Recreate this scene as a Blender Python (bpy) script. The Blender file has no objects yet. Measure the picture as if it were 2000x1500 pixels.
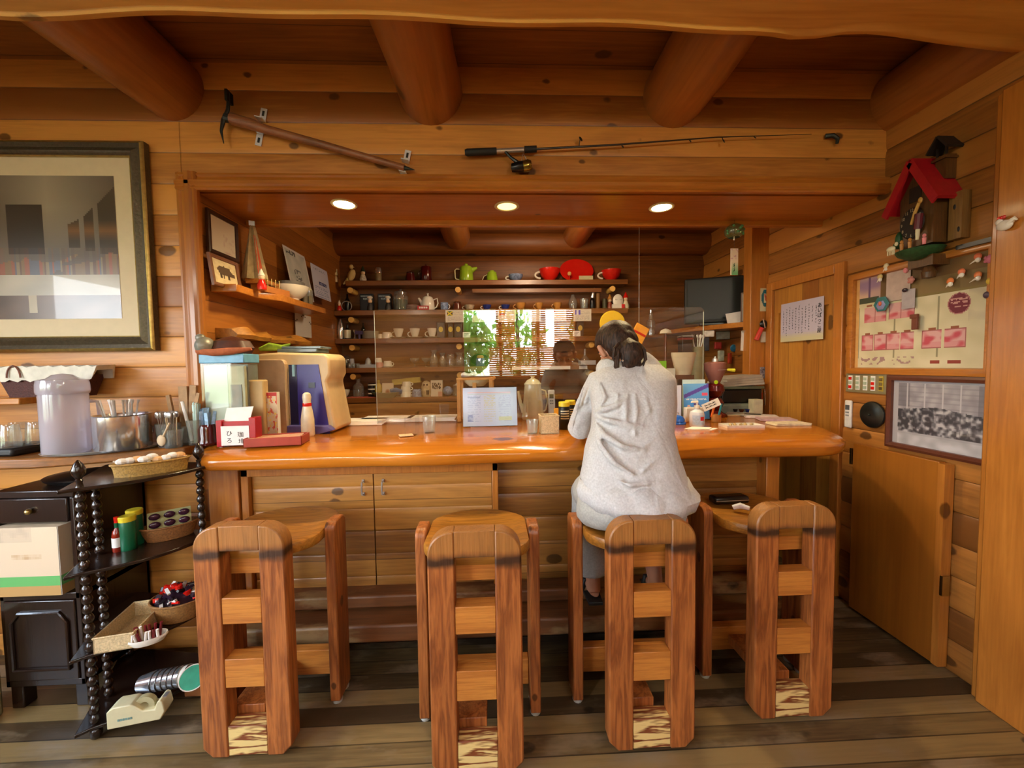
WORLD=11.0; EXPO=1.0; KL=15; RL=20
import bpy, math, random
from mathutils import Vector, Matrix, Euler, noise
random.seed(7)
PI=math.pi; R=math.radians
sc=bpy.context.scene
COL=bpy.context.collection
# ---------------------------------------------------------------- camera
F,YAW,PIT,ROL=775.0,.0414746,.0491485,-.0135774
CH=1.42
fw=Vector((math.sin(YAW)*math.cos(PIT),math.cos(YAW)*math.cos(PIT),-math.sin(PIT)))
r0=Vector((math.cos(YAW),-math.sin(YAW),0)); u0=r0.cross(fw)
rv=math.cos(ROL)*r0+math.sin(ROL)*u0; uv=math.cos(ROL)*u0-math.sin(ROL)*r0
CP=Vector((0,0,CH))
cd=bpy.data.cameras.new('camera'); cam=bpy.data.objects.new('camera',cd); COL.objects.link(cam)
cam.matrix_world=Matrix(((rv.x,uv.x,-fw.x,0),(rv.y,uv.y,-fw.y,0),(rv.z,uv.z,-fw.z,CH),(0,0,0,1)))
cd.sensor_fit='HORIZONTAL'; cd.sensor_width=36; cd.lens=36*F/2000; cd.clip_start=.05; cd.clip_end=200
sc.camera=cam
def at(px,py,ax,v):
    """point of the place seen at a photo position, on the plane axis=v"""
    d=(px-1000)/F*rv-(py-750)/F*uv+fw
    return CP+d*((v-CP[ax])/d[ax])
def aY(px,py,Y): return at(px,py,1,Y)
def aX(px,py,X): return at(px,py,0,X)
def aZ(px,py,Z): return at(px,py,2,Z)
WY=2.03; RX=2.045; LX=-1.44; BY=3.85; SY=3.65; CT=1.05; HB=2.28
# ---------------------------------------------------------------- colour, materials
def lin(h):
    if isinstance(h,str):
        h=h.lstrip('#'); c=[int(h[i:i+2],16)/255 for i in (0,2,4)]
    else: c=list(h)
    return tuple((x/12.92 if x<=.04045 else ((x+.055)/1.055)**2.4) for x in c)
MATS={}
def newmat(name):
    m=bpy.data.materials.new(name); m.use_nodes=True; nt=m.node_tree
    b=nt.nodes['Principled BSDF']; return m,nt,b
def pm(name,col,rough=.5,metal=0,var=.12,vs=30,bump=0,spec=.5,coat=0,sub=0,emit=None,es=0):
    """plain procedural material: base colour with slight noise variation"""
    if name in MATS: return MATS[name]
    m,nt,b=newmat(name); c=lin(col)
    tc=nt.nodes.new('ShaderNodeTexCoord'); n=nt.nodes.new('ShaderNodeTexNoise'); n.inputs['Scale'].default_value=vs; n.inputs['Detail'].default_value=3
    nt.links.new(tc.outputs['Object'],n.inputs['Vector'])
    cr=nt.nodes.new('ShaderNodeValToRGB'); cr.color_ramp.elements[0].position=.3; cr.color_ramp.elements[1].position=.7
    cr.color_ramp.elements[0].color=(*[x*(1-var) for x in c],1); cr.color_ramp.elements[1].color=(*[min(1,x*(1+var*.6)) for x in c],1)
    nt.links.new(n.outputs['Fac'],cr.inputs['Fac']); nt.links.new(cr.outputs['Color'],b.inputs['Base Color'])
    b.inputs['Roughness'].default_value=rough; b.inputs['Metallic'].default_value=metal
    b.inputs['Specular IOR Level'].default_value=spec; b.inputs['Coat Weight'].default_value=coat
    if sub: b.inputs['Subsurface Weight'].default_value=sub; b.inputs['Subsurface Radius'].default_value=(.02,.008,.004); b.inputs['Subsurface Scale'].default_value=.5
    if bump:
        bp=nt.nodes.new('ShaderNodeBump'); bp.inputs['Strength'].default_value=bump; bp.inputs['Distance'].default_value=.003
        nt.links.new(n.outputs['Fac'],bp.inputs['Height']); nt.links.new(bp.outputs['Normal'],b.inputs['Normal'])
    if emit: b.inputs['Emission Color'].default_value=(*lin(emit),1); b.inputs['Emission Strength'].default_value=es
    MATS[name]=m; return m
def wood(name,light,dark,axis='X',scale=1,plank=None,knots=.5,rough=.35,coat=.0,var=.25,bump=.15,wear=None,wearz=None,ring=.5,off=0,pos=(.3,.76),gap=.022):
    """varnished softwood: grain along an axis, boards of own tint, knots, optional worn patches"""
    if name in MATS: return MATS[name]
    m,nt,b=newmat(name); N=nt.nodes.new; L=nt.links.new
    tc=N('ShaderNodeTexCoord'); sx=N('ShaderNodeSeparateXYZ'); L(tc.outputs['Object'],sx.inputs[0])
    def mp(scl,vec=None,loc=(0,0,0)):
        q=N('ShaderNodeMapping'); q.inputs['Scale'].default_value=scl; q.inputs['Location'].default_value=loc
        L(vec or tc.outputs['Object'],q.inputs['Vector']); return q.outputs[0]
    def math_(op,a,bb=None,c=None):
        q=N('ShaderNodeMath'); q.operation=op
        for i,x in enumerate((a,bb,c)):
            if x is None: continue
            if isinstance(x,(int,float)): q.inputs[i].default_value=x
            else: L(x,q.inputs[i])
        return q.outputs[0]
    ai='XYZ'.index(axis); vec=tc.outputs['Object']; tint=None
    if plank:
        pa,pw=plank
        fl=math_('FLOOR',math_('DIVIDE',math_('ADD',sx.outputs['XYZ'.index(pa)],off),pw))
        wn=N('ShaderNodeTexWhiteNoise'); wn.noise_dimensions='1D'; L(fl,wn.inputs['W'])
        va=N('ShaderNodeVectorMath'); va.operation='MULTIPLY_ADD'; L(wn.outputs['Color'],va.inputs[0]); va.inputs[1].default_value=(9,9,9); L(tc.outputs['Object'],va.inputs[2])
        vec=va.outputs[0]; tint=wn.outputs['Value']
    st=[9*scale]*3; st[ai]=.9*scale
    n1=N('ShaderNodeTexNoise'); n1.inputs['Scale'].default_value=1.6; n1.inputs['Detail'].default_value=4; n1.inputs['Roughness'].default_value=.6; n1.inputs['Distortion'].default_value=.4; L(mp(st,vec),n1.inputs['Vector'])
    st2=[60*scale]*3; st2[ai]=2*scale
    n2=N('ShaderNodeTexNoise'); n2.inputs['Scale'].default_value=1.5; n2.inputs['Detail'].default_value=2; L(mp(st2,vec),n2.inputs['Vector'])
    n3=N('ShaderNodeTexNoise'); n3.inputs['Scale'].default_value=1.7*scale; n3.inputs['Detail'].default_value=2; L(vec,n3.inputs['Vector'])
    rings=math_('PINGPONG',math_('MULTIPLY',n1.outputs['Fac'],9),1)
    f=math_('ADD',math_('MULTIPLY',rings,.28*ring),math_('MULTIPLY',n2.outputs['Fac'],.35))
    f=math_('ADD',f,math_('MULTIPLY',n3.outputs['Fac'],.55))
    if tint is not None: f=math_('ADD',f,math_('MULTIPLY',math_('SUBTRACT',tint,.5),var*1.6))
    cr=N('ShaderNodeValToRGB'); e=cr.color_ramp.elements; lc=lin(light); dc=lin(dark)
    def ds(c):
        g=.3*c[0]+.6*c[1]+.1*c[2]; return tuple(x*1.06 for x in (c[0]*.97,c[1]*1.06,c[2]*.82))
    lc,dc=ds(lc),ds(dc)
    e[0].position=pos[0]; e[0].color=(*dc,1); e[1].position=pos[1]; e[1].color=(*lc,1)
    L(f,cr.inputs['Fac']); col=cr.outputs['Color']
    if knots:
        kv=[6.5*scale]*3; kv[ai]=4.2*scale
        v=N('ShaderNodeTexVoronoi'); v.inputs['Scale'].default_value=1; L(mp(kv,vec),v.inputs['Vector']); 
        nd=N('ShaderNodeTexNoise'); nd.inputs['Scale'].default_value=40; L(vec,nd.inputs['Vector'])
        sp=N('ShaderNodeSeparateColor'); L(v.outputs['Color'],sp.inputs[0])
        rr=math_('MULTIPLY',math_('GREATER_THAN',knots,sp.outputs[0]),math_('ADD',math_('MULTIPLY',sp.outputs[1],.13),.08))
        k=math_('SUBTRACT',rr,math_('ADD',v.outputs['Distance'],math_('MULTIPLY',math_('SUBTRACT',nd.outputs['Fac'],.5),.06)))
        k=math_('MULTIPLY',k,26); kc=N('ShaderNodeClamp'); L(k,kc.inputs[0])
        mx=N('ShaderNodeMix'); mx.data_type='RGBA'; L(math_('MULTIPLY',kc.outputs[0],.8),mx.inputs[0]); L(col,mx.inputs[6]); mx.inputs[7].default_value=(*[x*.22 for x in dc],1); col=mx.outputs[2]
    if wear:
        wn2=N('ShaderNodeTexNoise'); wn2.inputs['Scale'].default_value=3.2; wn2.inputs['Detail'].default_value=5; wn2.inputs['Roughness'].default_value=.62
        ws=[1.6]*3; ws[ai]=.7; L(mp(ws,vec,(3,1,2)),wn2.inputs['Vector'])
        wf=math_('MULTIPLY',math_('SUBTRACT',wn2.outputs['Fac'],.52),9)
        if wearz: wf=math_('SUBTRACT',wf,math_('MULTIPLY',sx.outputs[2],wearz))
        wc=N('ShaderNodeClamp'); L(wf,wc.inputs[0])
        mx=N('ShaderNodeMix'); mx.data_type='RGBA'; L(math_('MULTIPLY',wc.outputs[0],.75),mx.inputs[0]); L(col,mx.inputs[6]); mx.inputs[7].default_value=(*lin(wear),1); col=mx.outputs[2]
    if plank and gap:
        g_=math_('LESS_THAN',math_('FRACT',math_('DIVIDE',math_('ADD',sx.outputs['XYZ'.index(pa)],off),pw)),gap)
        mx=N('ShaderNodeMix'); mx.data_type='RGBA'; L(math_('MULTIPLY',g_,.75),mx.inputs[0]); L(col,mx.inputs[6]); mx.inputs[7].default_value=(*[x*.25 for x in dc],1); col=mx.outputs[2]
    L(col,b.inputs['Base Color']); b.inputs['Roughness'].default_value=rough; b.inputs['Coat Weight'].default_value=coat; b.inputs['Coat Roughness'].default_value=.12
    bp=N('ShaderNodeBump'); bp.inputs['Strength'].default_value=bump; bp.inputs['Distance'].default_value=.004
    L(n2.outputs['Fac'],bp.inputs['Height']); L(bp.outputs['Normal'],b.inputs['Normal'])
    MATS[name]=m; return m
def glass(name,tint='ffffff',refl=1.0,alpha=.97,rough=.03,milk=0):
    if name in MATS: return MATS[name]
    m,nt,b=newmat(name); nt.nodes.remove(b); N=nt.nodes.new; L=nt.links.new
    out=nt.nodes['Material Output']; t=N('ShaderNodeBsdfTransparent'); t.inputs[0].default_value=(*[x*alpha for x in lin(tint)],1)
    g=N('ShaderNodeBsdfGlossy'); g.inputs['Roughness'].default_value=rough
    lw=N('ShaderNodeLayerWeight'); lw.inputs['Blend'].default_value=.5
    fr=N('ShaderNodeMath'); fr.operation='POWER'; L(lw.outputs['Facing'],fr.inputs[0]); fr.inputs[1].default_value=4.5
    f2=N('ShaderNodeMath'); f2.operation='MULTIPLY_ADD'; L(fr.outputs[0],f2.inputs[0]); f2.inputs[1].default_value=.7; f2.inputs[2].default_value=.04
    mu=N('ShaderNodeMath'); mu.operation='MULTIPLY'; mu.use_clamp=True; L(f2.outputs[0],mu.inputs[0]); mu.inputs[1].default_value=refl
    mx=N('ShaderNodeMixShader'); L(mu.outputs[0],mx.inputs[0]); L(t.outputs[0],mx.inputs[1]); L(g.outputs[0],mx.inputs[2])
    if milk:
        d=N('ShaderNodeBsdfDiffuse'); d.inputs[0].default_value=(*lin(tint),1); tr=N('ShaderNodeBsdfTranslucent'); tr.inputs[0].default_value=(*lin(tint),1); m1=N('ShaderNodeMixShader'); L(d.outputs[0],m1.inputs[1]); L(tr.outputs[0],m1.inputs[2]); m2=N('ShaderNodeMixShader'); m2.inputs[0].default_value=milk; L(t.outputs[0],m2.inputs[1]); L(m1.outputs[0],m2.inputs[2]); L(m2.outputs[0],mx.inputs[1])
    L(mx.outputs[0],out.inputs[0])
    MATS[name]=m; return m
def attrmat(name,rough=.6,spec=.4,coat=0):
    """printed surface: the print's colours are stored on the mesh"""
    if name in MATS: return MATS[name]
    m,nt,b=newmat(name); a=nt.nodes.new('ShaderNodeAttribute'); a.attribute_name='print'; nt.links.new(a.outputs['Color'],b.inputs['Base Color'])
    b.inputs['Roughness'].default_value=rough; b.inputs['Specular IOR Level'].default_value=spec; b.inputs['Coat Weight'].default_value=coat
    MATS[name]=m; return m
# ---------------------------------------------------------------- mesh building
class MB:
    def __init__(s): s.v=[]; s.f=[]; s.m=[]
    def add(s,vs,fs,mi=0,M=None):
        o=len(s.v)
        for p in vs:
            p=Vector(p); s.v.append(tuple(M@p) if M is not None else tuple(p))
        for f in fs: s.f.append(tuple(i+o for i in f)); s.m.append(mi)
        return s
    def box(s,c,d,mi=0,rot=None,taper=1):
        x,y,z=[k/2 for k in d]; t=taper
        vs=[(-x,-y,-z),(x,-y,-z),(x,y,-z),(-x,y,-z),(-x*t,-y*t,z),(x*t,-y*t,z),(x*t,y*t,z),(-x*t,y*t,z)]
        M=Matrix.Translation(c)@(Euler(rot).to_matrix().to_4x4() if rot else Matrix())
        return s.add(vs,[(3,2,1,0),(4,5,6,7),(0,1,5,4),(1,2,6,5),(2,3,7,6),(3,0,4,7)],mi,M)
    def bb(s,x0,x1,y0,y1,z0,z1,mi=0): return s.box(((x0+x1)/2,(y0+y1)/2,(z0+z1)/2),(abs(x1-x0),abs(y1-y0),abs(z1-z0)),mi)
    def tube(s,pts,rad,n=10,mi=0,cap=True,flat=1):
        pts=[Vector(p) for p in pts]; k=len(pts)
        rad=[rad]*k if isinstance(rad,(int,float)) else list(rad)
        rings=[]; up=None
        for i,p in enumerate(pts):
            t=(pts[min(i+1,k-1)]-pts[max(i-1,0)])
            if t.length<1e-9: t=Vector((0,0,1))
            t.normalize()
            if up is None: up=t.orthogonal().normalized()
            else:
                up=up-t*up.dot(t)
                up=up.normalized() if up.length>1e-6 else t.orthogonal().normalized()
            w=t.cross(up)
            rings.append([p+up*math.cos(2*PI*j/n)*rad[i]*flat+w*math.sin(2*PI*j/n)*rad[i] for j in range(n)])
        vs=[q for r_ in rings for q in r_]; fs=[]
        for i in range(k-1):
            for j in range(n):
                a=i*n+j; b=i*n+(j+1)%n; fs.append((a,b,b+n,a+n))
        if cap: fs.append(tuple(range(n-1,-1,-1))); fs.append(tuple((k-1)*n+j for j in range(n)))
        return s.add(vs,fs,mi)
    def lathe(s,prof,n=20,c=(0,0,0),mi=0,M=None,sy=1,a0=0,a1=2*PI):
        full=abs(a1-a0-2*PI)<1e-6; cnt=n if full else n+1; vs=[];fs=[]
        for r_,z in prof:
            for j in range(cnt):
                a=a0+(a1-a0)*j/n; vs.append((c[0]+r_*math.cos(a),c[1]+r_*math.sin(a)*sy,c[2]+z))
        for i in range(len(prof)-1):
            for j in range(n):
                a=i*cnt+j; b=i*cnt+(j+1)%cnt; fs.append((a,b,b+cnt,a+cnt))
        if full:
            if prof[0][0]>1e-6: fs.append(tuple(range(n-1,-1,-1)))
            if prof[-1][0]>1e-6: fs.append(tuple((len(prof)-1)*n+j for j in range(n)))
        return s.add(vs,fs,mi,M)
    def prism(s,poly,z0,z1,mi=0,M=None):
        n=len(poly); vs=[(x,y,z0) for x,y in poly]+[(x,y,z1) for x,y in poly]
        fs=[tuple(range(n-1,-1,-1)),tuple(range(n,2*n))]+[(i,(i+1)%n,(i+1)%n+n,i+n) for i in range(n)]
        return s.add(vs,fs,mi,M)
    def ball(s,c,r_,n=12,mi=0,M=None):
        if isinstance(r_,(int,float)): r_=(r_,)*3
        m=max(6,n//2+2); vs=[];fs=[]
        for i in range(m+1):
            t=PI*i/m
            for j in range(n):
                a=2*PI*j/n; vs.append((c[0]+r_[0]*math.sin(t)*math.cos(a),c[1]+r_[1]*math.sin(t)*math.sin(a),c[2]+r_[2]*math.cos(t)))
        for i in range(m):
            for j in range(n):
                a=i*n+j; b=i*n+(j+1)%n; fs.append((b,a,a+n,b+n))
        return s.add(vs,fs,mi,M)
    def sweep(s,secs,mi=0,cap=True,close=True):
        """secs: list of closed loops with equal point counts"""
        n=len(secs[0]); vs=[p for q in secs for p in q]; fs=[]
        for i in range(len(secs)-1):
            for j in range(n if close else n-1):
                a=i*n+j; b=i*n+(j+1)%n; fs.append((a,b,b+n,a+n))
        if cap and close: fs.append(tuple(range(n-1,-1,-1))); fs.append(tuple((len(secs)-1)*n+j for j in range(n)))
        return s.add(vs,fs,mi)
def mesh_obj(name,mb,mat,parent=None,loc=None,rot=None,smooth=35,bev=0,sub=0):
    me=bpy.data.meshes.new(name); me.from_pydata(mb.v,[],mb.f); me.validate(); 
    ms=mat if isinstance(mat,(list,tuple)) else [mat]
    for q in ms: me.materials.append(q)
    if len(ms)>1 and len(me.polygons)==len(mb.m): me.polygons.foreach_set('material_index',mb.m)
    import bmesh
    b=bmesh.new(); b.from_mesh(me); bmesh.ops.recalc_face_normals(b,faces=b.faces); b.to_mesh(me); b.free()
    if smooth:
        me.shade_smooth(); me.set_sharp_from_angle(angle=R(smooth))
    o=bpy.data.objects.new(name,me); COL.objects.link(o)
    if parent: o.parent=parent
    if loc is not None: o.location=loc
    if rot is not None: o.rotation_euler=rot
    if bev:
        q=o.modifiers.new('bevel','BEVEL'); q.width=bev; q.segments=2; q.limit_method='ANGLE'; q.harden_normals=False
    if sub:
        q=o.modifiers.new('sub','SUBSURF'); q.levels=sub; q.render_levels=sub
    return o
def tag(o,label,cat,group=None,kind=None):
    if label: o['label']=label
    if cat: o['category']=cat
    if group: o['group']=group
    if kind: o['kind']=kind
    return o
def thing(name,label,cat,loc=(0,0,0),rz=0,group=None,rot=None):
    o=bpy.data.objects.new(name,None); COL.objects.link(o); o.empty_display_size=.05
    o.location=loc; o.rotation_euler=rot or (0,0,rz); return tag(o,label,cat,group)
def solo(name,mb,mat,label,cat,loc=(0,0,0),rz=0,group=None,rot=None,**k):
    return tag(mesh_obj(name,mb,mat,None,loc,rot or (0,0,rz),**k),label,cat,group)
def struct(name,mb,mat,**k): return tag(mesh_obj(name,mb,mat,**k),None,None,kind='structure')
def dup(o,loc,rz=None,label=None,group=None,rot=None,scale=None):
    r=o.copy(); COL.objects.link(r); r.location=loc
    if rz is not None: r.rotation_euler=(0,0,rz)
    if rot is not None: r.rotation_euler=rot
    if scale: r.scale=scale
    if label: r['label']=label
    if group: r['group']=group
    for ch in list(o.children):
        c=ch.copy(); COL.objects.link(c); c.parent=r; c.matrix_parent_inverse=ch.matrix_parent_inverse
        for g in list(ch.children):
            d=g.copy(); COL.objects.link(d); d.parent=c
    return r
def text(body,size,mat,parent,loc,rot,name='lettering',ax='CENTER',ext=.0004,sp=1,solo_=False):
    cu=bpy.data.curves.new('t','FONT'); cu.body=body; cu.size=size; cu.align_x=ax; cu.align_y='CENTER'; cu.extrude=ext; cu.space_line=sp; cu.resolution_u=2
    to=bpy.data.objects.new('t',cu); COL.objects.link(to); dg=bpy.context.evaluated_depsgraph_get(); dg.update()
    me=bpy.data.meshes.new_from_object(to.evaluated_get(dg)); bpy.data.objects.remove(to); bpy.data.curves.remove(cu)
    me.name=name; me.materials.clear(); me.materials.append(mat)
    o=bpy.data.objects.new(name,me); COL.objects.link(o); o.parent=parent; o.location=loc; o.rotation_euler=rot; return o
def sheet(name,w,h,nx,ny,fn,parent=None,loc=(0,0,0),rot=(0,0,0),th=.001,mat=None,warp=None):
    """a printed sheet in its own XZ plane facing -Y; fn(u,v)->sRGB colour, v up. Closed thin solid."""
    vs=[];fs=[];cols=[]
    for side in (0,1):
        for j in range(ny+1):
            for i in range(nx+1):
                x=(i/nx-.5)*w; z=(j/ny)*h; y=side*th
                if warp: y+=warp(i/nx,j/ny)
                vs.append((x,y,z))
    K=(nx+1)*(ny+1)
    for j in range(ny):
        for i in range(nx):
            a=j*(nx+1)+i; fs.append((a,a+1,a+nx+2,a+nx+1)); cols.append(lin(fn((i+.5)/nx,(j+.5)/ny)))
    white=lin((.85,.84,.8))
    for j in range(ny):
        for i in range(nx):
            a=K+j*(nx+1)+i; fs.append((a,a+nx+1,a+nx+2,a+1)); cols.append(white)
    bd=[(i,i+1) for i in range(nx)]+[(j*(nx+1)+nx,(j+1)*(nx+1)+nx) for j in range(ny)]+[(ny*(nx+1)+i+1,ny*(nx+1)+i) for i in range(nx)]+[((j+1)*(nx+1),j*(nx+1)) for j in range(ny)]
    for a,b in bd: fs.append((b,a,a+K,b+K)); cols.append(white)
    me=bpy.data.meshes.new(name); me.from_pydata(vs,[],fs); me.materials.append(mat or attrmat('printed_paper'))
    at_=me.color_attributes.new('print','FLOAT_COLOR','CORNER'); buf=[]
    for f,c in zip(fs,cols): buf+=[*c,1]*len(f)
    at_.data.foreach_set('color',buf)
    o=bpy.data.objects.new(name,me); COL.objects.link(o)
    if parent: o.parent=parent
    o.location=loc; o.rotation_euler=rot; return o
def nz(u,v,s,k=0): return noise.noise(Vector((u*s,v*s,k*7.3)))
def mixc(a,b,t): t=max(0,min(1,t)); return tuple(x+(y-x)*t for x,y in zip(a,b))
def hx(h): return tuple(int(h[i:i+2],16)/255 for i in (0,2,4))
# ---------------------------------------------------------------- shared materials
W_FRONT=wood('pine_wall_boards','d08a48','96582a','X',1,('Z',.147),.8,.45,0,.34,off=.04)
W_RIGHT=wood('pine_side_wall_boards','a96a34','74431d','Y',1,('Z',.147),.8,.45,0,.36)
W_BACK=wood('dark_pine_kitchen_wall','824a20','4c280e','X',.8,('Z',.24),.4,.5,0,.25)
W_CEIL=wood('ceiling_boards','a0622e','6b3c18','X',.8,('Y',.2),.3,.45,0,.25)
W_FLOOR=wood('worn_floor_boards','866a4c','453325','X',.9,('Y',.085),.3,.42,.1,.36,.25,wear='8c7a60',gap=.06)
W_LOG=wood('varnished_log','ab6430','824a20','Y',.7,None,.35,.32,.15,.2)
W_BEAM=wood('pale_log_beam','f0bc74','c88c48','X',.6,None,.6,.45,0,.2)
W_TRIM=wood('moulding_wood','c47a38','95531f','X',1,None,.1,.3,.2,.2)
W_TRIMV=wood('upright_moulding_wood','bf7636','90501f','Z',1,None,.15,.32,.2,.2)
W_SHELF=wood('shelf_board_wood','8a5228','5c3214','X',1,None,.15,.35,.1,.2)
W_DOOR=wood('door_boards','b87a38','8a5022','Z',1,('Y',.13),.7,.38,.1,.3)
W_CAB=wood('cabinet_boards','b0763c','744620','X',1,('Z',.155),.8,.4,.1,.2)
W_COUNT=wood('glossy_counter_slab','cc7a28','a85a18','X',.6,None,.25,.2,.5,.15,.05)
W_PANEL=wood('plywood_panel','9c5a20','7c4416','Z',.5,None,.05,.35,.1,.1,.05)
W_STEP=wood('worn_step_board','7d4a2a','4d2b18','X',1,None,.3,.5,0,.25,.3,wear='a88a5c')
W_DARK=wood('dark_stained_wood','2a1712','120a08','Z',1,None,.0,.25,.3,.2)
BLACK=pm('black_enamel','0c0b0b',.28); IRON=pm('dark_iron','3a3d38',.5,.7,.3,60,.4); CHROME=pm('chrome','e4e6ea',.16,.9,.02)
STEEL=pm('brushed_steel','c4c2c0',.3,.75,.08,80); BRASS=pm('brass','b9a468',.3,1,.1)
WHITE=pm('white_plastic','e6e4dd',.35); PAPER=pm('white_paper','e4e0da',.75,0,.05); INK=pm('black_ink','1a1a1c',.6); PORC=pm('white_porcelain','e2ddd0',.12,0,.03,spec=.6)
GLASS=glass('clear_glass'); RED=pm('red_enamel','c81e14',.15,0,.06,20,spec=.6); CREAM=pm('cream_enamel','d9d2b0',.2,0,.06)
WICKER=pm('pale_wicker','b89a62',.7,0,.35,160,.8); WICKERD=pm('brown_wicker','8a5a2a',.7,0,.4,150,.9)
# ================================================================ SETTING
FRY=-1.7; FLX=-3.3
b=MB(); b.bb(FLX-.1,RX+.2,FRY-.2,BY+.15,-.08,0); struct('floor',b,W_FLOOR)
b=MB(); b.bb(FLX-.1,RX+.2,FRY-.2,WY+.2,2.88,2.96); struct('ceiling',b,W_CEIL)
b=MB(); b.bb(LX-.15,RX+.2,WY+.21,BY+.15,2.62,2.7); struct('ceiling_kitchen',b,W_CEIL)
def courses(b,x0,x1,z0,z1,h,depth,off,axis='x',base=0,n=7,sign=-1,cuts=None,z00=0):
    """boards with rounded faces stacked between z0 and z1; face bulges toward sign*depth"""
    k0=math.floor((z0+off)/h); k1=math.ceil((z1+off)/h)
    prof=[]
    for k in range(k0,k1):
        a=k*h-off; c=a+h
        for t in ((0,.015,.05,.2,.5,.8,.95,.985,1) if depth<.02 else [q/n for q in range(n+1)]):
            z=a+h*t
            if z<z0-1e-6 or z>z1+1e-6: continue
            bul=depth*(1-abs(2*t-1)**(9 if depth<.01 else 4))
            prof.append((z,bul))
    if prof[0][0]>z0+1e-5: prof.insert(0,(z0,prof[0][1]))
    if prof[-1][0]<z1-1e-5: prof.append((z1,prof[-1][1]))
    loop=[]
    for z,q in prof: loop.append((base+sign*q,z))
    loop.append((base-sign*.05,prof[-1][0])); loop.append((base-sign*.05,prof[0][0]))
    if axis=='x': secs=[[(x,p,z) for p,z in loop] for x in (x0,x1)]
    else: secs=[[(p,x,z) for p,z in loop] for x in (x0,x1)]
    b.sweep(secs)
# front log wall with the bar opening
b=MB()
courses(b,FLX,LX-.055,0,2.9,.147,.0035,.04,base=WY)
courses(b,LX-.06,RX,HB+.06,2.9,.147,.0035,.04,base=WY)
struct('wall_front',b,W_FRONT)
b=MB(); courses(b,.0,1.45,.26,1.0,.13,.005,.04,base=WY+.03); courses(b,LX-.06,0,.9,1.0,.13,.005,.04,base=WY+.04)
struct('wall_bar_front',b,W_CAB)
b=MB(); b.bb(LX-.05,1.45,WY+.09,WY+.13,0,1.0); struct('wall_bar_inner',b,W_PANEL)
# soffit over the bar
b=MB(); b.bb(LX-.06,RX,WY+.03,WY+.40,HB,HB+.04); b.bb(LX-.06,RX,WY+.36,WY+.40,HB+.04,2.9); struct('ceiling_soffit',b,W_TRIM)
b=MB(); b.bb(LX,RX,WY+.385,WY+.425,HB-.03,HB+.02); struct('trim_1',b,W_TRIM,bev=.006)
# moulding round the opening
def mould(b,axis,a0,a1,c,w,base):
    prof=[(0,0),(0,.022),(.008,.03),(.02,.026),(.03,.034),(.05,.034),(.058,.02),(.075,.016),(.085,.022),(.095,.02),(.1,0)]
    k=w/.1
    if axis=='x': secs=[[(x,base-q,c+p*k) for p,q in prof] for x in (a0,a1)]
    else: secs=[[(c-p*k,base-q,z) for p,q in prof] for z in (a0,a1)]
    b.sweep(secs)
b=MB(); mould(b,'x',LX-.07,RX,HB-.005,.085,WY-.005); struct('trim_2',b,W_TRIM)
b=MB(); mould(b,'z',CT,HB+.08,LX+.025,.1,WY-.005); b.bb(LX-.05,LX+.0,WY,WY+.06,CT,HB); struct('trim_3',b,W_TRIMV)
# right wall
b=MB()
DY0,DY1,DZ=2.30,2.83,1.93
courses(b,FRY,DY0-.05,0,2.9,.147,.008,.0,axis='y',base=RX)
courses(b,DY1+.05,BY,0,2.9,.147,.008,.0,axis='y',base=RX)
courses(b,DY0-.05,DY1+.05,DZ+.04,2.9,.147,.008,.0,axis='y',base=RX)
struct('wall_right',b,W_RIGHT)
b=MB(); b.bb(RX+.05,RX+.12,FRY,BY,0,2.9); struct('wall_right_outer',b,W_PANEL)
# big top logs along the right wall
for i,(z,r_) in enumerate(((2.74,.16),)):
    b=MB(); b.tube([(RX+.06,FRY,z),(RX+.06,WY,z)],r_,24); struct('trim_4',b,W_LOG)
b=MB(); b.bb(LX-.15,LX,WY+.03,BY,.0,2.7); 
struct('wall_alcove_left',b,wood('alcove_left_boards','a8642a','7a4217','Y',1,('Z',.16),.35,.42,.05,.25))
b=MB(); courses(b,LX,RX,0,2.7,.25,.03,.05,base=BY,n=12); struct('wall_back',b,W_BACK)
for i,(px,w) in enumerate(((890,.14),(1128,.13))):
    x=aY(px,455,3.6).x; b=MB(); b.tube([(x,WY+.45,2.60),(x,BY,2.60)],w/1.15,20); struct('trim_%d'%(5+i),b,W_LOG)
b=MB(); b.tube([(LX,BY-.06,2.56),(RX,BY-.06,2.56)],.11,20); struct('trim_7',b,W_BACK)
# ceiling logs of the room
for i,x in enumerate((-1.52,-.305,.905)):
    b=MB(); n=28; secs=[]
    for k in range(15):
        y=FRY+(WY+.02-FRY)*k/14
        rr=.152+.006*math.sin(k*1.7+i*2); secs.append([(x+.01*math.sin(k*.9+i)+rr*math.cos(2*PI*j/n)*(1+.02*math.sin(3*2*PI*j/n+i)),y,2.755+rr*math.sin(2*PI*j/n)) for j in range(n)])
    b.sweep(secs); 
    tag(mesh_obj('ceiling_log',b,W_LOG),['round varnished ceiling log above the framed picture at left','round varnished ceiling log meeting the wall above the fishing reel end','round varnished ceiling log meeting the wall above the thin fishing rod'][i],'beam','round logs under the ceiling')
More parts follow.
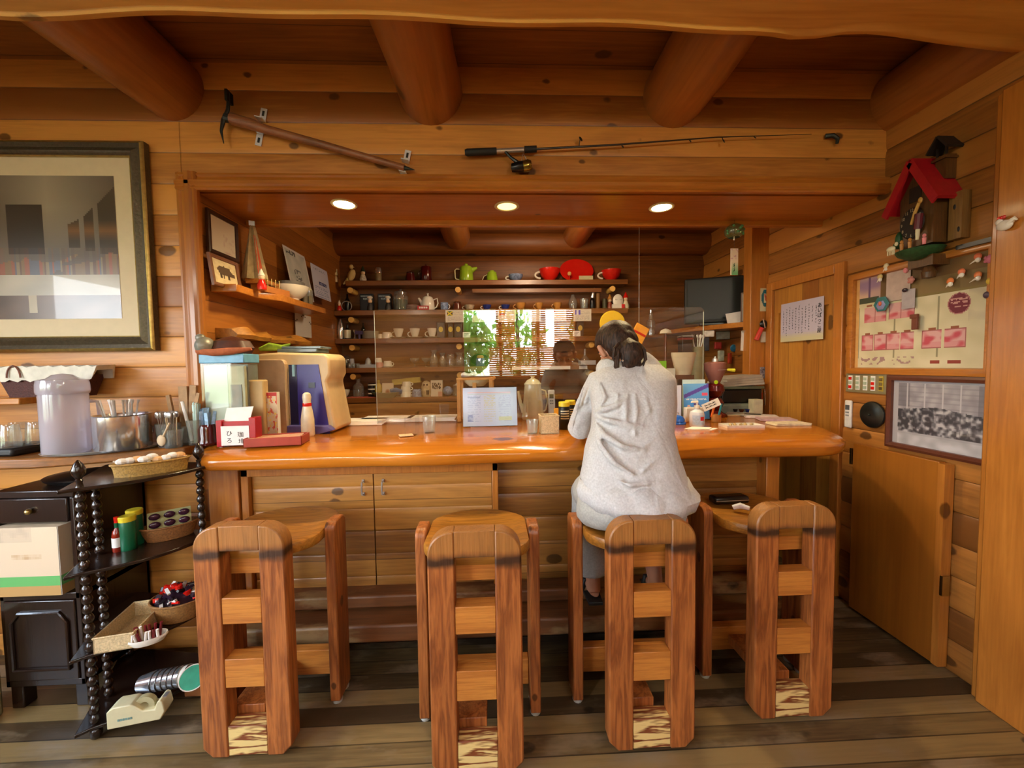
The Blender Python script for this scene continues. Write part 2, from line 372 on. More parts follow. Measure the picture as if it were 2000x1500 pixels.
# pale live-edge beam crossing overhead
b=MB(); secs=[]
for k in range(61):
    x=FLX+(RX+.05-FLX)*k/60; t=max(0,(x-.9)/1.1)
    e=1.462+.075*t**1.3+.012*math.sin(x*3.1)+.008*math.sin(x*7.7+1)+(.03*math.exp(-((x-1.15)/.12)**2))
    zb=2.60+.006*math.sin(x*5); lip=.028+.01*math.sin(x*4)
    secs.append([(x,.85,zb),(x,e-.07-.02*t,zb),(x,e-.055-.02*t,zb+.004),(x,e-.045,zb-.004),(x,e-.015,zb+.006),(x,e,zb+lip),(x,e-.004,zb+.10),(x,e-.03,zb+.26),(x,.85,zb+.26)])
b.sweep(secs); tag(mesh_obj('overhead_beam',b,W_BEAM,smooth=50),'pale thick live-edge beam with dark knots crossing overhead','beam')
# room behind the camera: left wall and window wall
b=MB()
for (y0,y1,z0,z1) in ((FRY,WY,0,.9),(FRY,WY,2.2,2.9),(FRY,-1.3,.9,2.2),(.9,WY,.9,2.2)): b.bb(FLX-.1,FLX,y0,y1,z0,z1)
struct('wall_left',b,W_RIGHT)
b=MB(); WX0,WX1,WZ0,WZ1=-.55,1.38,1.18,2.40
for (x0,x1,z0,z1) in ((FLX,WX0,0,.85),(FLX,WX0,2.3,2.9),(FLX,-3.2,.85,2.3),(-2.1,WX0,.85,2.3),(WX0,WX1,0,WZ0),(WX0,WX1,WZ1,2.9),(WX1,RX,0,2.9)): b.bb(x0,x1,FRY-.1,FRY,z0,z1)
struct('wall_window_side',b,W_FRONT)
def window(name,x0,x1,z0,z1,y,nx,blind=None):
    o=thing(name,None,None); o['kind']='structure'
    b=MB(); t=.05
    b.bb(x0,x1,y-.07,y+.02,z0,z0+t); b.bb(x0,x1,y-.07,y+.02,z1-t,z1)
    for i in range(nx+1):
        x=x0+(x1-x0)*i/nx; b.bb(max(x0,x-t/2),min(x1,x+t/2),y-.07,y+.02,z0,z1)
    mesh_obj('window_frame',b,W_TRIMV,o)
    b=MB(); b.bb(x0,x1,y-.035,y-.03,z0,z1); mesh_obj('window_pane',b,GLASS,o,smooth=0)
    return o
window('window_1',WX0,WX1,WZ0,WZ1,FRY-.02,3)
window('window_2',-3.2,-2.1,.85,2.3,FRY-.02,2)
o=thing('window_3',None,None); o['kind']='structure'
b=MB(); t=.05
b.bb(FLX-.08,FLX,-1.3,.9,.9,.95); b.bb(FLX-.08,FLX,-1.3,.9,2.15,2.2)
for y in (-1.3,-.2,.85): b.bb(FLX-.08,FLX,y,y+.05,.9,2.2)
mesh_obj('window_frame',b,W_TRIMV,o)
# wooden blind over part of window_1 (its mirror image shows in the acrylic screen)
o=thing('window_blind','orange wooden slat blind hanging over the right of the window','blind',(0,0,0)); b=MB()
SL=glass('orange_slat','ffc060',.6,.0,.3,.999)
for k in range(34):
    z=WZ1-.06-k*.036
    if z<1.18: break
    for (x0,x1) in ((.02,.34),(.62,.86),(1.0,1.36)) if z>1.72 else ((-.10,1.36),): b.box(((x0+x1)/2,FRY+.05,z),(x1-x0,.03,.0022),0,(R(58),0,0))
mesh_obj('slats',b,SL,o); b=MB(); b.bb(-.10,1.36,FRY+.03,FRY+.07,WZ1-.05,WZ1-.01)
for x in (.05,.3,.65,.82,1.05,1.3): b.tube([(x,FRY+.05,WZ1-.03),(x,FRY+.05,1.2)],.0012,5)
mesh_obj('head_rail',b,SL,o)
# trees outside
LEAF=glass('leaf_green','8fc050',.5,.0,.3,.999); BARK=pm('bark','4a3a2c',.8)
def tree(x,y,h,rad,label,n=420,seed=1):
    rn=random.Random(seed); o=thing('garden_tree',label,'tree',(x,y,0),0,'garden trees outside the windows')
    b=MB(); b.tube([(0,0,0),(.05,0,h*.5),(0,.05,h*.9)],[.07,.05,.02],8); mesh_obj('trunk',b,BARK,o)
    b=MB()
    for _ in range(n):
        a=rn.uniform(0,2*PI); e=rn.uniform(-1,1); rr=rad*rn.uniform(.35,1)**.6
        p=Vector((rr*math.cos(a)*math.sqrt(1-e*e),rr*math.sin(a)*math.sqrt(1-e*e)*.6,h*.62+e*rr*1.1)); s_=rn.uniform(.05,.13)
        M=Matrix.Translation(p)@Euler((rn.uniform(0,6),rn.uniform(0,6),rn.uniform(0,6))).to_matrix().to_4x4()
        b.add([(-s_,0,0),(0,-s_*.35,.01),(s_,0,0),(0,s_*.35,.01)],[(0,1,2,3)],0,M)
    mesh_obj('foliage',b,LEAF,o,smooth=0)
tree(-.75,FRY-1.1,2.9,.7,'leafy green tree outside behind the viewer, left of window',1500,1)
tree(.45,FRY-1.6,3.0,.65,'slim leafy tree outside behind the viewer, mid window',450,2)
tree(2.3,FRY-2.1,3.1,.75,'broad leafy tree outside behind the viewer, right of window',1100,3)
tree(-2.6,FRY-2.2,2.9,.9,'leafy tree outside the second window behind the viewer',400,4)
b=MB(); b.bb(-14,14,-16,FRY-.25,-.35,-.3); struct('ground_outside',b,pm('garden_ground','85806a',.9,0,.3,3))
b=MB(); b.bb(-16,FLX-.15,-8,8,-.35,-.3); struct('ground_outside_left',b,MATS['garden_ground'])
# ================================================================ BAR COUNTER
b=MB(); secs=[]; n=80
for k in range(n+1):
    x=-1.405+(1.86+1.405)*k/n
    wv=.012*math.sin(x*2.3+.5)+.007*math.sin(x*6.1)+.005*math.sin(x*11+2)
    fr=1.815+wv; cr=2.0+.085*min(1,(x+1.4)/1.6)+.02*math.sin(x*3.3)
    if x>1.55:
        t=min(1,(x-1.55)/.31); e=.42*(1-math.sqrt(max(0,1-t*t))); fr+=e; cr+=e*.85
    if x<-1.27:
        t=min(1,(-1.27-x)/.14); e=.16*(1-math.sqrt(max(0,1-t*t))); fr+=e; cr+=e*.6
    cr=max(cr,fr+.05); pr=[]
    for i in range(9):
        t=i/8; pr.append((cr+(fr-cr)*math.sin(t*PI/2),CT-(.045)*(1-math.cos(t*PI/2))-.004*math.sin(x*9+i)*t))
    pr+=[(fr+.004,.985),(fr+.012,.965),(fr+.03,.955),(2.1,.952),(2.74,.952),(2.75,.96),(2.75,CT-.005),(2.745,CT)]
    secs.append([(x,y,z) for y,z in pr])
b.sweep(secs); tag(mesh_obj('bar_counter',b,W_COUNT,smooth=50),'long glossy orange live-edge wooden bar counter slab','counter')
# cabinet with two doors under the counter
o=thing('bar_cabinet','low wooden cabinet with two board doors under the left half of the counter','cabinet',(-.63,WY+.02,.27))
b=MB(); b.bb(-.64,-.605,-.055,.03,0,.66); b.bb(.605,.635,-.055,.03,0,.68); b.bb(-.64,.635,-.055,.03,.61,.66); b.bb(-.64,.635,-.035,.03,-.01,.012); mesh_obj('cabinet_frame',b,W_TRIMV,o,bev=.003)
for s in (-1,1):
    b=MB(); courses(b,min(s*.003,s*.602),max(s*.003,s*.602),.014,.605,.118,.004,.05,base=-.022)
    d=mesh_obj('door',b,W_CAB,o)
    b=MB(); x=s*.05; b.tube([(x,-.03,.50),(x,-.052,.505),(x,-.056,.535),(x,-.052,.565),(x,-.03,.57)],.0042,8)
    b.box((x,-.03,.502),(.012,.008,.016)); b.box((x,-.03,.568),(.012,.008,.016)); mesh_obj('handle',b,STEEL,d)
# foot steps
b=MB(); b.bb(-1.33,1.42,1.80,2.0,.14,.225); solo('foot_step',b,W_STEP,'long worn plank footrest running low in front of the bar','step',bev=.012)
b=MB(); b.bb(-1.33,1.42,1.925,2.035,.228,.292); solo('foot_ledge',b,W_STEP,'upper worn ledge plank just above the footrest against the bar','step',bev=.01)
b=MB(); b.bb(-1.4,1.45,2.0,2.05,0,.26); struct('baseboard_bar',b,W_DARK)
b=MB(); b.bb(1.40,1.47,1.98,2.12,.0,.955); struct('trim_8',b,W_TRIMV,bev=.004)
b=MB(); b.bb(-1.42,-1.275,1.985,2.06,.0,.955); struct('trim_9',b,W_TRIMV,bev=.004)
# ================================================================ STOOLS
S_V=wood('stool_upright_wood','b4683a','763c1e','Z',1.6,None,.45,.4,0,.2,.35,wear=None,ring=1.1,pos=(.4,.85))
S_T=wood('stool_seat_wood','b4742f','7a4a1c','X',1.6,None,.2,.38,0,.2,.3,ring=1)
S_H=wood('stool_rail_wood','c9803f','9a5526','X',1.6,None,.2,.4,0,.2,.3,ring=.8)
S_W=wood('stool_worn_rail','e0bc88','7a3c20','X',1.3,None,.1,.5,0,.2,.3,ring=2.4,pos=(.62,.86))
S_G=pm('darkened_wood_band','4a2c1a',.6); PAD=pm('clear_foot_pad','b8b8ae',.3)
def bandmat():
    """upright wood with the dark greasy band and paler worn top"""
    m=S_V.copy(); m.name='stool_panel_wood'; nt=m.node_tree; b=nt.nodes['Principled BSDF']; N=nt.nodes.new; L=nt.links.new
    src=b.inputs['Base Color'].links[0].from_socket
    tc=N('ShaderNodeTexCoord'); s=N('ShaderNodeSeparateXYZ'); L(tc.outputs['Object'],s.inputs[0])
    nn=N('ShaderNodeTexNoise'); nn.inputs['Scale'].default_value=9; L(tc.outputs['Object'],nn.inputs['Vector'])
    ad=N('ShaderNodeMath'); ad.operation='MULTIPLY_ADD'; L(nn.outputs['Fac'],ad.inputs[0]); ad.inputs[1].default_value=.06; L(s.outputs[2],ad.inputs[2])
    cr=N('ShaderNodeValToRGB'); L(ad.outputs[0],cr.inputs['Fac']); e=cr.color_ramp.elements
    e[0].position=.765; e[0].color=(0,0,0,1); e[1].position=.785; e[1].color=(1,1,1,1); q=e.new(.80); q.color=(1,1,1,1); q=e.new(.825); q.color=(.12,.12,.12,1)
    mx=N('ShaderNodeMix'); mx.data_type='RGBA'; L(cr.outputs['Color'],mx.inputs[0]); L(src,mx.inputs[6]); mx.inputs[7].default_value=(*lin('3e2616'),1)
    gt=N('ShaderNodeMapRange'); gt.inputs['From Min'].default_value=.80; gt.inputs['From Max'].default_value=.83; L(ad.outputs[0],gt.inputs['Value']); m2=N('ShaderNodeMix'); m2.data_type='RGBA'; mu=N('ShaderNodeMath'); mu.operation='MULTIPLY'; mu.inputs[1].default_value=.55; L(gt.outputs[0],mu.inputs[0]); L(mu.outputs[0],m2.inputs[0]); L(mx.outputs[2],m2.inputs[6]); m2.inputs[7].default_value=(*lin('a07238'),1)
    L(m2.outputs[2],b.inputs['Base Color']); return m
S_P=bandmat()
def arc(cx,cz,r_,a0,a1,n=8): return [(cx+r_*math.cos(a0+(a1-a0)*i/n),cz+r_*math.sin(a0+(a1-a0)*i/n)) for i in range(n+1)]
def make_stool(label,loc,rz):
    o=thing('bar_stool',label,'stool',loc,rz,'wooden bar stools along the counter')
    H=.865; y0,y1=-.278,-.216; MY=Matrix(((1,0,0,0),(0,0,1,0),(0,1,0,0),(0,0,0,1)))
    for s in (-1,1):
        poly=[(.068,.015),(.124,.015),(.158,.05)]+arc(.078,H-.08,.08,0,PI/2)+[(.068,H)]
        poly=[(x*s,z) for x,z in poly]
        b=MB(); b.prism(poly,y0,y1,0,MY); mesh_obj('upright',b,S_P,o,bev=.006)
    for (z0,z1,m) in ((.02,.13,S_W),(.275,.38,S_H),(.51,.605,S_H),(.775,H-.0005,S_P)):
        b=MB(); b.bb(-.068,.068,y0+.003,y1-.003,z0,z1); mesh_obj('rail',b,m,o,bev=.002)
    b=MB(); n=40; pts=[]
    for i in range(n):
        a=2*PI*i/n; x,y=.232*math.cos(a),.232*math.sin(a); pts.append((max(-.2,min(.2,x)) ,max(y,-.214)))
    rings=[]
    for rr,zz in ((.0,.742),(.35,.743),(.7,.749),(.93,.757),(.985,.755),(1,.748),(1,.722),(.98,.716),(0,.716)):
        rings.append([(x*rr,y*rr,zz) for x,y in pts])
    b.sweep(rings,cap=False); mesh_obj('seat',b,S_T,o,smooth=40)
    b=MB(); b.bb(-.12,.12,-.2,-.165,.655,.715); mesh_obj('apron',b,S_H,o,bev=.002)
    MX=Matrix(((0,0,1,0),(1,0,0,0),(0,1,0,0),(0,0,0,1)))
    for s in (-1,1):
        poly=[(-.055,.015),(.065,.015),(.065,.75)]+arc(.035,.75,.03,0,PI/2,4)+arc(-.02,.745,.035,PI/2,PI,5)
        b=MB(); b.prism(poly,s*.222-.021,s*.222+.021,0,MX); g=mesh_obj('side_leg',b,S_V,o,bev=.005)
        for yy in (-.03,.04): b=MB(); b.lathe([(0,0),(.02,0),(.022,.006),(.02,.016),(0,.016)],12,(s*.222,yy,0)); mesh_obj('foot_pad',b,PAD,g)
    b=MB(); b.bb(-.2,.2,.01,.055,.085,.195); mesh_obj('stretcher',b,S_H,o,bev=.004)
    b=MB(); b.bb(-.09,.03,-.216,.01,.12,.16); mesh_obj('foot_board',b,S_V,o,bev=.003)
    return o
st=[((-.915,1.685,0),.0,'dark reddish wooden bar stool at far left, beside the black corner rack'),
    ((-.08,1.58,0),-.0,'empty wooden bar stool second from left, before the cabinet doors'),
    ((.548,1.63,0),.0,'wooden bar stool that the seated person sits on'),
    ((1.148,1.725,0),.0,'rightmost wooden bar stool with a black case on its seat')]
s0=make_stool(st[0][2],st[0][0],st[0][1])
for l,rz,lab in st[1:]: dup(s0,l,rz,lab)
STOOL_Z=.757
# black case and white phone on the right stool
o=thing('hard_case','black hard case lying on the rightmost stool seat','case',(1.085,1.79,STOOL_Z),.05)
b=MB(); b.box((0,0,.02),(.17,.062,.036)); mesh_obj('case_body',b,BLACK,o,bev=.012)
b=MB(); b.bb(-.08,.08,-.0318,-.0305,.019,.022); mesh_obj('seam',b,STEEL,o)
b=MB(); b.tube([(-.03,0,.0),(0,.002,.012),(.035,-.004,.006)],[.016,.02,.014],10,flat=.6); solo('crumpled_tissue',b,pm('tissue','e6e6ea',.8,0,.1,60,.6),'small crumpled white tissue beside the black case on the stool','tissue',(1.085,1.70,STOOL_Z+.006),rz=-.5)
# ================================================================ BACK SHELVES
SZ=(2.19,1.925,1.672,1.408,1.135)
for i,z in enumerate(SZ):
    x1=1.235 if i<2 else 1.02
    b=MB(); b.bb(LX+.0 if i else LX+.11,x1,SY,BY+.02,z-.045,z)
    o=tag(mesh_obj('wall_shelf',b,W_SHELF,bev=.004),['top wall shelf holding the red dishes and green pots','second wall shelf from the top, holding the white pot','middle wall shelf holding the white cups in a row','fourth wall shelf down, holding the drinking glasses','lowest back shelf holding the patterned cups'][i],'shelf','shelves on the back wall')
    for x in (LX+.14,-.33,1.10 if i<2 else .9):
        b=MB(); b.tube([(x,SY+.03,z-.08),(x,BY-.02,z-.08)],.026,14); mesh_obj('peg',b,W_BEAM,o)
b=MB(); b.bb(-.20,1.0,SY+.05,SY+.075,2.085,2.12); solo('shelf_rail',b,W_SHELF,'thin wooden rail just under the top shelf','rail')
# drawer cabinet under the lowest shelf
o=thing('back_cabinet','wooden drawer front unit under the lowest back shelf at left','cabinet',(-.85,SY+.02,.95))
b=MB(); b.bb(-.585,.0,0,.13,-.92,.138); b.bb(.06,1.6,0.06,.13,-.92,.138); mesh_obj('cabinet_body',b,W_SHELF,o)
b=MB(); b.bb(-.56,.50,-.015,.0,.0,.13); mesh_obj('drawer_front',b,W_CAB,o,bev=.003)
b=MB(); b.bb(.53,.58,-.02,.06,-.0,.138); mesh_obj('cabinet_post',b,W_DARK,o)
# ================================================================ LEFT ALCOVE SHELVES  (along the left side wall)
def lshelf(px0,px1,py,w,label):
    """board on the left alcove wall: front edge runs between two photo columns"""
    y0=aX(px0,py,LX+w).y; y1=aX(px1,py,LX+w).y; return y0,y1
z1s=1.85
b=MB(); pts=[(LX,2.10),(LX+.13,2.10),(LX+.12,2.3),(LX+.19,2.42),(LX+.20,3.0),(LX,3.05)]
b.prism(pts,z1s-.04,z1s); solo('alcove_shelf',b,W_TRIM,'upper shelf board on the left alcove wall, under the pictures','shelf',bev=.004)
b=MB(); secs=[]
for k in range(30):
    t=k/29; y=2.12+.78*t; w=.10+.03*math.sin(t*9)+.02*math.sin(t*21)
    secs.append([(LX,y,1.58),(LX+w,y,1.575),(LX+w+.012,y,1.595),(LX+w*.8,y,1.625+.015*math.sin(t*17)),(LX,y,1.63)])
b.sweep(secs); solo('driftwood_shelf',b,wood('driftwood','c07c34','7a4a1c','Y',1.5,None,.9,.5,0,.3),'knotty wavy-edged wooden ledge below the alcove shelf','shelf')
# ================================================================ RIGHT: post, door, TV shelf
b=MB(); b.bb(1.905,RX,DY1+.07,DY1+.16,0,HB+.3); struct('trim_10',b,W_TRIMV,bev=.004)
o=thing('door_1',None,None,(RX,DY0,0)); o['kind']='structure'
L_=DY1-DY0
b=MB(); b.bb(.0,.04,0,L_,.0,DZ); mesh_obj('door_leaf',b,W_DOOR,o)
b=MB(); b.bb(-.03,.06,-.065,.0,0,DZ+.06); b.bb(-.03,.06,L_,L_+.06,0,DZ+.06); b.bb(-.03,.06,0,L_,DZ,DZ+.06); mesh_obj('door_casing',b,W_TRIMV,o,bev=.004)
b=MB(); b.bb(-.012,.0,.0,.05,0,DZ); b.bb(-.012,.0,L_-.05,L_,0,DZ); b.bb(-.012,0,.05,L_-.05,DZ-.17,DZ); mesh_obj('door_rails',b,W_DOOR,o)
for z in (1.72,.45):
    b=MB(); b.tube([(-.014,.01,z-.06),(-.014,.01,z+.06)],.006,8); mesh_obj('hinge',b,BRASS,o)
# wide casing post at the right edge
b=MB(); 
b.bb(1.965,RX+.02,1.34,1.50,0,2.45); b.bb(1.985,RX,1.50,1.53,0,2.45); struct('trim_11',b,W_TRIMV,bev=.006)
# tv shelf and tv
b=MB(); b.prism([(1.93,2.99),(RX,2.99),(RX,BY),(1.60,BY),(1.70,3.42)],1.685,1.725); solo('corner_shelf',b,W_TRIM,'slanted wooden corner shelf under the black television','shelf',bev=.004)
o=thing('television','black television set facing left on the corner shelf','television',(1.845,3.3,1.725),R(-22))
b=MB(); b.bb(-.225,.225,-.03,.03,.02,.40); b.box((.0,.07,.2),(.36,.12,.28),0,None,1); mesh_obj('housing',b,pm('dark_plastic','1c1d1c',.55),o,bev=.012)
b=MB(); b.bb(-.2,.2,-.034,-.031,.05,.375); mesh_obj('screen',b,pm('dark_screen','161918',.4),o)
b=MB(); b.box((0,.01,.01),(.22,.14,.02)); mesh_obj('stand',b,BLACK,o,bev=.005)
# plywood folding panel on the right wall
y0=1.685; y1=2.115
o=thing('wall_panel','plain brown plywood panel standing against the right wall below the photo','panel',(RX-.055,0,0))
b=MB(); b.bb(-.0,.03,y0,y1,.02,.955); mesh_obj('panel_board',b,W_PANEL,o,bev=.002)
b=MB(); b.bb(-.004,.04,y0-.028,y0,.02,.95); mesh_obj('edge_strip',b,W_TRIMV,o)
for (y,z) in ((y0-.03,.40),(y1+.01,.88)):
    b=MB(); b.bb(-.004,.03,y-.006,y+.006,z-.045,z+.045); mesh_obj('latch',b,BRASS,o)
# ================================================================ LEFT: wall counter, corner rack, stove cabinet
WLS=wood('left_ledge_wood','a8642c','5d3a1e','X',1,None,.2,.4,.1,.2)
b=MB(); b.prism([(-3.2,WY),(-3.2,1.72),(-1.95,1.72),(-1.88,1.74),(-1.46,1.905),(-1.455,WY)],1.01,1.055); solo('side_ledge',b,WLS,'wooden wall ledge at left carrying the water jug and pot','counter',bev=.008)
b=MB(); b.bb(-3.1,-2.13,1.86,WY,1.27,1.30); solo('small_wall_shelf',b,W_TRIM,'short wooden wall shelf under the large framed picture','shelf',bev=.004)
tg=thing('corner_rack','black lacquered corner rack with four tiers and turned spindles','rack',(0,0,0))
A=(-1.56,1.53); Cc=(-1.335,1.82); Bk=(-1.76,1.90); A2=(-1.63,1.66)
def tier(z,th=.014):
    pts=[(A[0]-.03,A[1]-.05)]; n=16
    for i in range(n+1):
        t=i/n; x=A[0]+(Cc[0]+.03-A[0])*t; y=A[1]-.02+(Cc[1]+.02-A[1])*t; bul=.05*math.sin(PI*t)
        pts.append((x+bul*.87,y-bul*.5))
    pts+= [(Cc[0]+.02,Cc[1]+.06),(Bk[0],Bk[1]+.05),(Bk[0]-.04,Bk[1]-.02)]
    b=MB(); b.prism(pts,z-th,z); mesh_obj('tier',b,W_DARK,tg,bev=.003)
TZ=(.985,.665,.345,.06)
for z in TZ: tier(z)
def spindle(x,y,z0,z1,fin):
    b=MB(); pr=[(0,z0),(.012,z0)]; n=int((z1-z0)/.036)
    for i in range(n):
        a=z0+(z1-z0)*i/n; h=(z1-z0)/n; pr+=[(.008,a+.001),(.0155,a+h*.3),(.0165,a+h*.55),(.013,a+h*.85)]
    pr+=[(.009,z1),(.012,z1+.01)]
    if fin: pr+=[(.008,z1+.015),(.02,z1+.035),(.021,z1+.05),(.014,z1+.07),(.004,z1+.085),(0,z1+.088)]
    else: pr+=[(0,z1+.01)]
    b.lathe(pr,14,(x,y,0)); mesh_obj('spindle',b,W_DARK,tg)
for p,f in ((A,1),(Cc,1),(Bk,0),(A2,0)):
    for i in range(3): spindle(p[0],p[1],TZ[i+1],TZ[i]-.02,0)
    if f: spindle(p[0],p[1],TZ[0],TZ[0]+.015,1)
    b=MB(); b.ball((p[0],p[1],.025),(.02,.02,.026),12); mesh_obj('foot',b,W_DARK,tg)
# black cabinet with open bay
bk=thing('black_cabinet','black wooden cabinet with arched door panel behind the corner rack','cabinet',(-1.90,1.68,0))
b=MB(); X0,X1=-.16,.16
b.bb(X0,X1,0,.33,.90,.93); b.bb(X0,X0+.02,0,.33,.10,.90); b.bb(X1-.02,X1,0,.33,.10,.90); b.bb(X0,X1,.31,.33,.1,.9); b.bb(X0,X1,0,.33,.47,.50); b.bb(X0,X1,0,.33,.1,.13)
for x in (X0+.03,X1-.03): b.bb(x-.025,x+.025,.01,.06,0,.1)
mesh_obj('cabinet_body',b,W_DARK,bk,bev=.004)
b=MB(); b.bb(X0+.02,X1-.02,-.008,.02,.80,.90); d=mesh_obj('drawer',b,W_DARK,bk,bev=.004)
b=MB(); b.ball((0,-.018,.85),.012,12); mesh_obj('knob',b,BRASS,d)
b=MB(); b.bb(X0+.02,X1-.02,-.006,.01,.13,.47); d=mesh_obj('door',b,W_DARK,bk,bev=.004)
b=MB(); b.tube([(X0+.05,-.01,.18),(X0+.05,-.01,.38),(X0+.08,-.01,.42),(X1-.08,-.01,.42),(X1-.05,-.01,.38),(X1-.05,-.01,.18),(X0+.05,-.01,.18)],.007,8); mesh_obj('door_moulding',b,W_DARK,d)
# cream box with green stripe in the bay
bx=thing('storage_box','cream carton with a green stripe standing in the black cabinet','box',(-1.915,1.655,.502))
def fbox(u,v):
    c=hx('cdb79a')
    if v<.15: c=hx('b08a52')
    elif v<.30: c=hx('5da45a')
    if v>.80 and u<.6: c=mixc(c,hx('8d8070'),.5*max(0,nz(u,v,6))+.2)
    if .25<u<.75 and .52<v<.62: c=mixc(c,hx('a07c52'),.3+.5*nz(u,v,9))
    return c
b=MB(); b.bb(-.125,.125,.004,.30,0,.285); mesh_obj('carton',b,pm('carton_board','c4ae90',.8),bx)
sheet('printed_front',.25,.285,30,28,fbox,bx,(0,.0025,0)); 
def fside(u,v): return fbox(.9,v)
sheet('printed_side',.296,.285,6,28,fside,bx,(.1275,.152,0),(0,0,R(90)))
# round black lid on the cabinet
b=MB(); b.lathe([(0,.0),(.15,0),(.17,.012),(.175,.02),(.168,.024),(.12,.03),(.03,.045),(0,.046)],40,sy=.8); solo('round_platter',b,BLACK,'shiny round black platter lying on the black cabinet','platter',(-1.83,1.86,.93))
b=MB(); b.bb(-.1,.1,-.05,.05,0,.42); solo('paper_bag',b,pm('green_yellow_bag','a6a37a',.7,0,.5,6),'partly visible pale bag standing at the left frame edge','bag',(-2.16,1.62,0),bev=.01)
# ================================================================ SMALL THINGS : generators
def S(Y): return Y/F
PRO={
'cup':([(0,0),(.45,0),(.5,.06),(.62,.2),(.9,.7),(1,1),(.94,1),(.82,.68),(.5,.16),(0,.12)]),
'bowl':([(0,0),(.42,0),(.45,.1),(.75,.35),(.95,.75),(1,1),(.95,1),(.88,.75),(.6,.3),(0,.14)]),
'mug':([(0,0),(.9,0),(.97,.05),(1,.5),(1,1),(.92,1),(.9,.1),(0,.08)]),
'tumbler':([(0,0),(.78,0),(.82,.03),(1,1),(.95,1),(.78,.1),(0,.08)]),
'down_tumbler':([(0,0),(1,0),(.97,.5),(.85,.95),(.8,1),(0,1)]),
'goblet':([(0,0),(.7,0),(.68,.04),(.12,.1),(.1,.4),(.5,.5),(.95,.75),(1,1),(.96,1),(.9,.78),(.4,.55),(0,.5)]),
'waist':([(0,0),(.8,0),(1,.25),(.9,.5),(.5,.78),(.9,1),(.85,1),(.45,.8),(.85,.5),(.9,.25),(0,.08)]),
'bottle':([(0,0),(.9,0),(1,.04),(1,.55),(.85,.68),(.35,.8),(.32,.96),(.4,.97),(.4,1),(0,1)]),
'shaker':([(0,0),(.75,0),(1,.35),(.95,.6),(.7,.72),(.68,.76),(.45,.88),(.4,.92),(.35,1),(0,1)]),
'jar':([(0,0),(.9,0),(1,.05),(1,.78),(.8,.86),(.8,.9),(.86,.9),(.86,1),(0,1)]),
'can':([(0,0),(.95,0),(1,.03),(1,.97),(.95,1),(0,1)]),
'pot':([(0,0),(.9,0),(1,.08),(.97,.5),(.78,.88),(.8,.92),(.3,1),(0,1)]),
'bell':([(0,0),(1,0),(1,.12),(.85,.2),(.8,.5),(.5,.8),(.12,.88),(.1,1),(0,1)]),
'saucer':([(0,0),(.5,0),(.55,.2),(1,.9),(.98,1),(.5,.35),(0,.3)]),
'ball':([(0,0),(.5,.07),(.87,.25),(1,.5),(.87,.75),(.5,.93),(0,1)]),
'jigger':([(0,0),(1,0),(.9,.05),(.3,.45),(.3,.5),(1,1),(.9,1),(.2,.55),(0,.55)]),
'flask':([(0,0),(.9,0),(1,.1),(.85,.35),(.25,.6),(.2,1),(.26,1),(0,1)]),
}
def lp(k,r_,h): return [(a*r_,z*h) for a,z in PRO[k]]
def ring_handle(b,x,z,rz_,rx_,t,s=1,mi=0): b.tube([(x+s*rx_*math.cos(a),0,z+rz_*math.sin(a)) for a in [(-PI/2+PI*i/10) for i in range(11)]],t,8,mi)
def vessel(name,label,cat,loc,kind,r_,h,mat,handle=0,group=None,lid=None,spout=0,parts=(),rz=0,n=22,fill=None):
    """turned vessel with optional handle (side), lid and spout parts"""
    if not (handle or lid or spout or parts or fill):
        b=MB(); b.lathe(lp(kind,r_,h),n); return solo(name,b,mat,label,cat,loc,rz,group)
    o=thing(name,label,cat,loc,rz,group); b=MB(); b.lathe(lp(kind,r_,h),n); mesh_obj('body',b,mat,o)
    if handle: b=MB(); ring_handle(b,handle*r_*.88,h*.52,h*.27,r_*.5,max(.002,r_*.09),handle); mesh_obj('handle',b,mat if not parts else parts[0],o)
    if spout: b=MB(); b.tube([(spout*r_*.85,0,h*.45),(spout*r_*1.25,0,h*.7),(spout*r_*1.5,0,h*.88)],[r_*.2,r_*.14,r_*.09],8); mesh_obj('spout',b,mat if not parts else parts[0],o)
    if lid: b=MB(); b.lathe([(0,h*.98),(r_*.8,h*.98),(r_*.75,h*1.03),(r_*.2,h*1.08),(r_*.12,h*1.12),(r_*.18,h*1.17),(0,h*1.2)],18); mesh_obj('lid',b,lid,o)
    if fill: b=MB(); b.lathe([(0,h*.08),(r_*.85,h*.08),(r_*.88,h*.6),(0,h*.6)],16); mesh_obj('filling',b,fill,o)
    return o
def sh(i,px,py=600,dy=.08):
    """spot on back shelf i under a photo column"""
    Y=SY+dy; return (aY(px,py,Y).x,Y,SZ[i])
SPX=S(SY+.1)
DKRED=pm('dark_red_glaze','4a0e0c',.15,0,.1,20,spec=.6); LIME=pm('lime_green_glaze','8fb52a',.15,0,.1,20,spec=.6); BROWN=pm('brown_glaze','5a2a16',.2,0,.2); GOLD=pm('gold_print','b89a3e',.4,.5)
BLUEW=pm('blue_white_china','7d8fb5',.15,0,.55,70); PURP=pm('purple_label','3d2a7a',.4,0,.2); TAN=pm('tan_glaze','b8803c',.3); NAVY=pm('navy_glaze','27357e',.2,0,.3,60); CORK=pm('cork','c79a5c',.8)
GREENG=glass('green_glass','a0c8a6',1.2,.9); SMOKEG=glass('smoky_glass','f2f6f4',2.4,1.0,.05,.15); PINKG=glass('pink_tinted_plastic','c79a92',1.3,.6); YELG=pm('yellow_oil','a08a20',.2)
FROST=pm('frosted_clear_plastic','aeb0b4',.25,0,.1,20,spec=.7); SALM=pm('salmon_cloth','b85a44',.8)
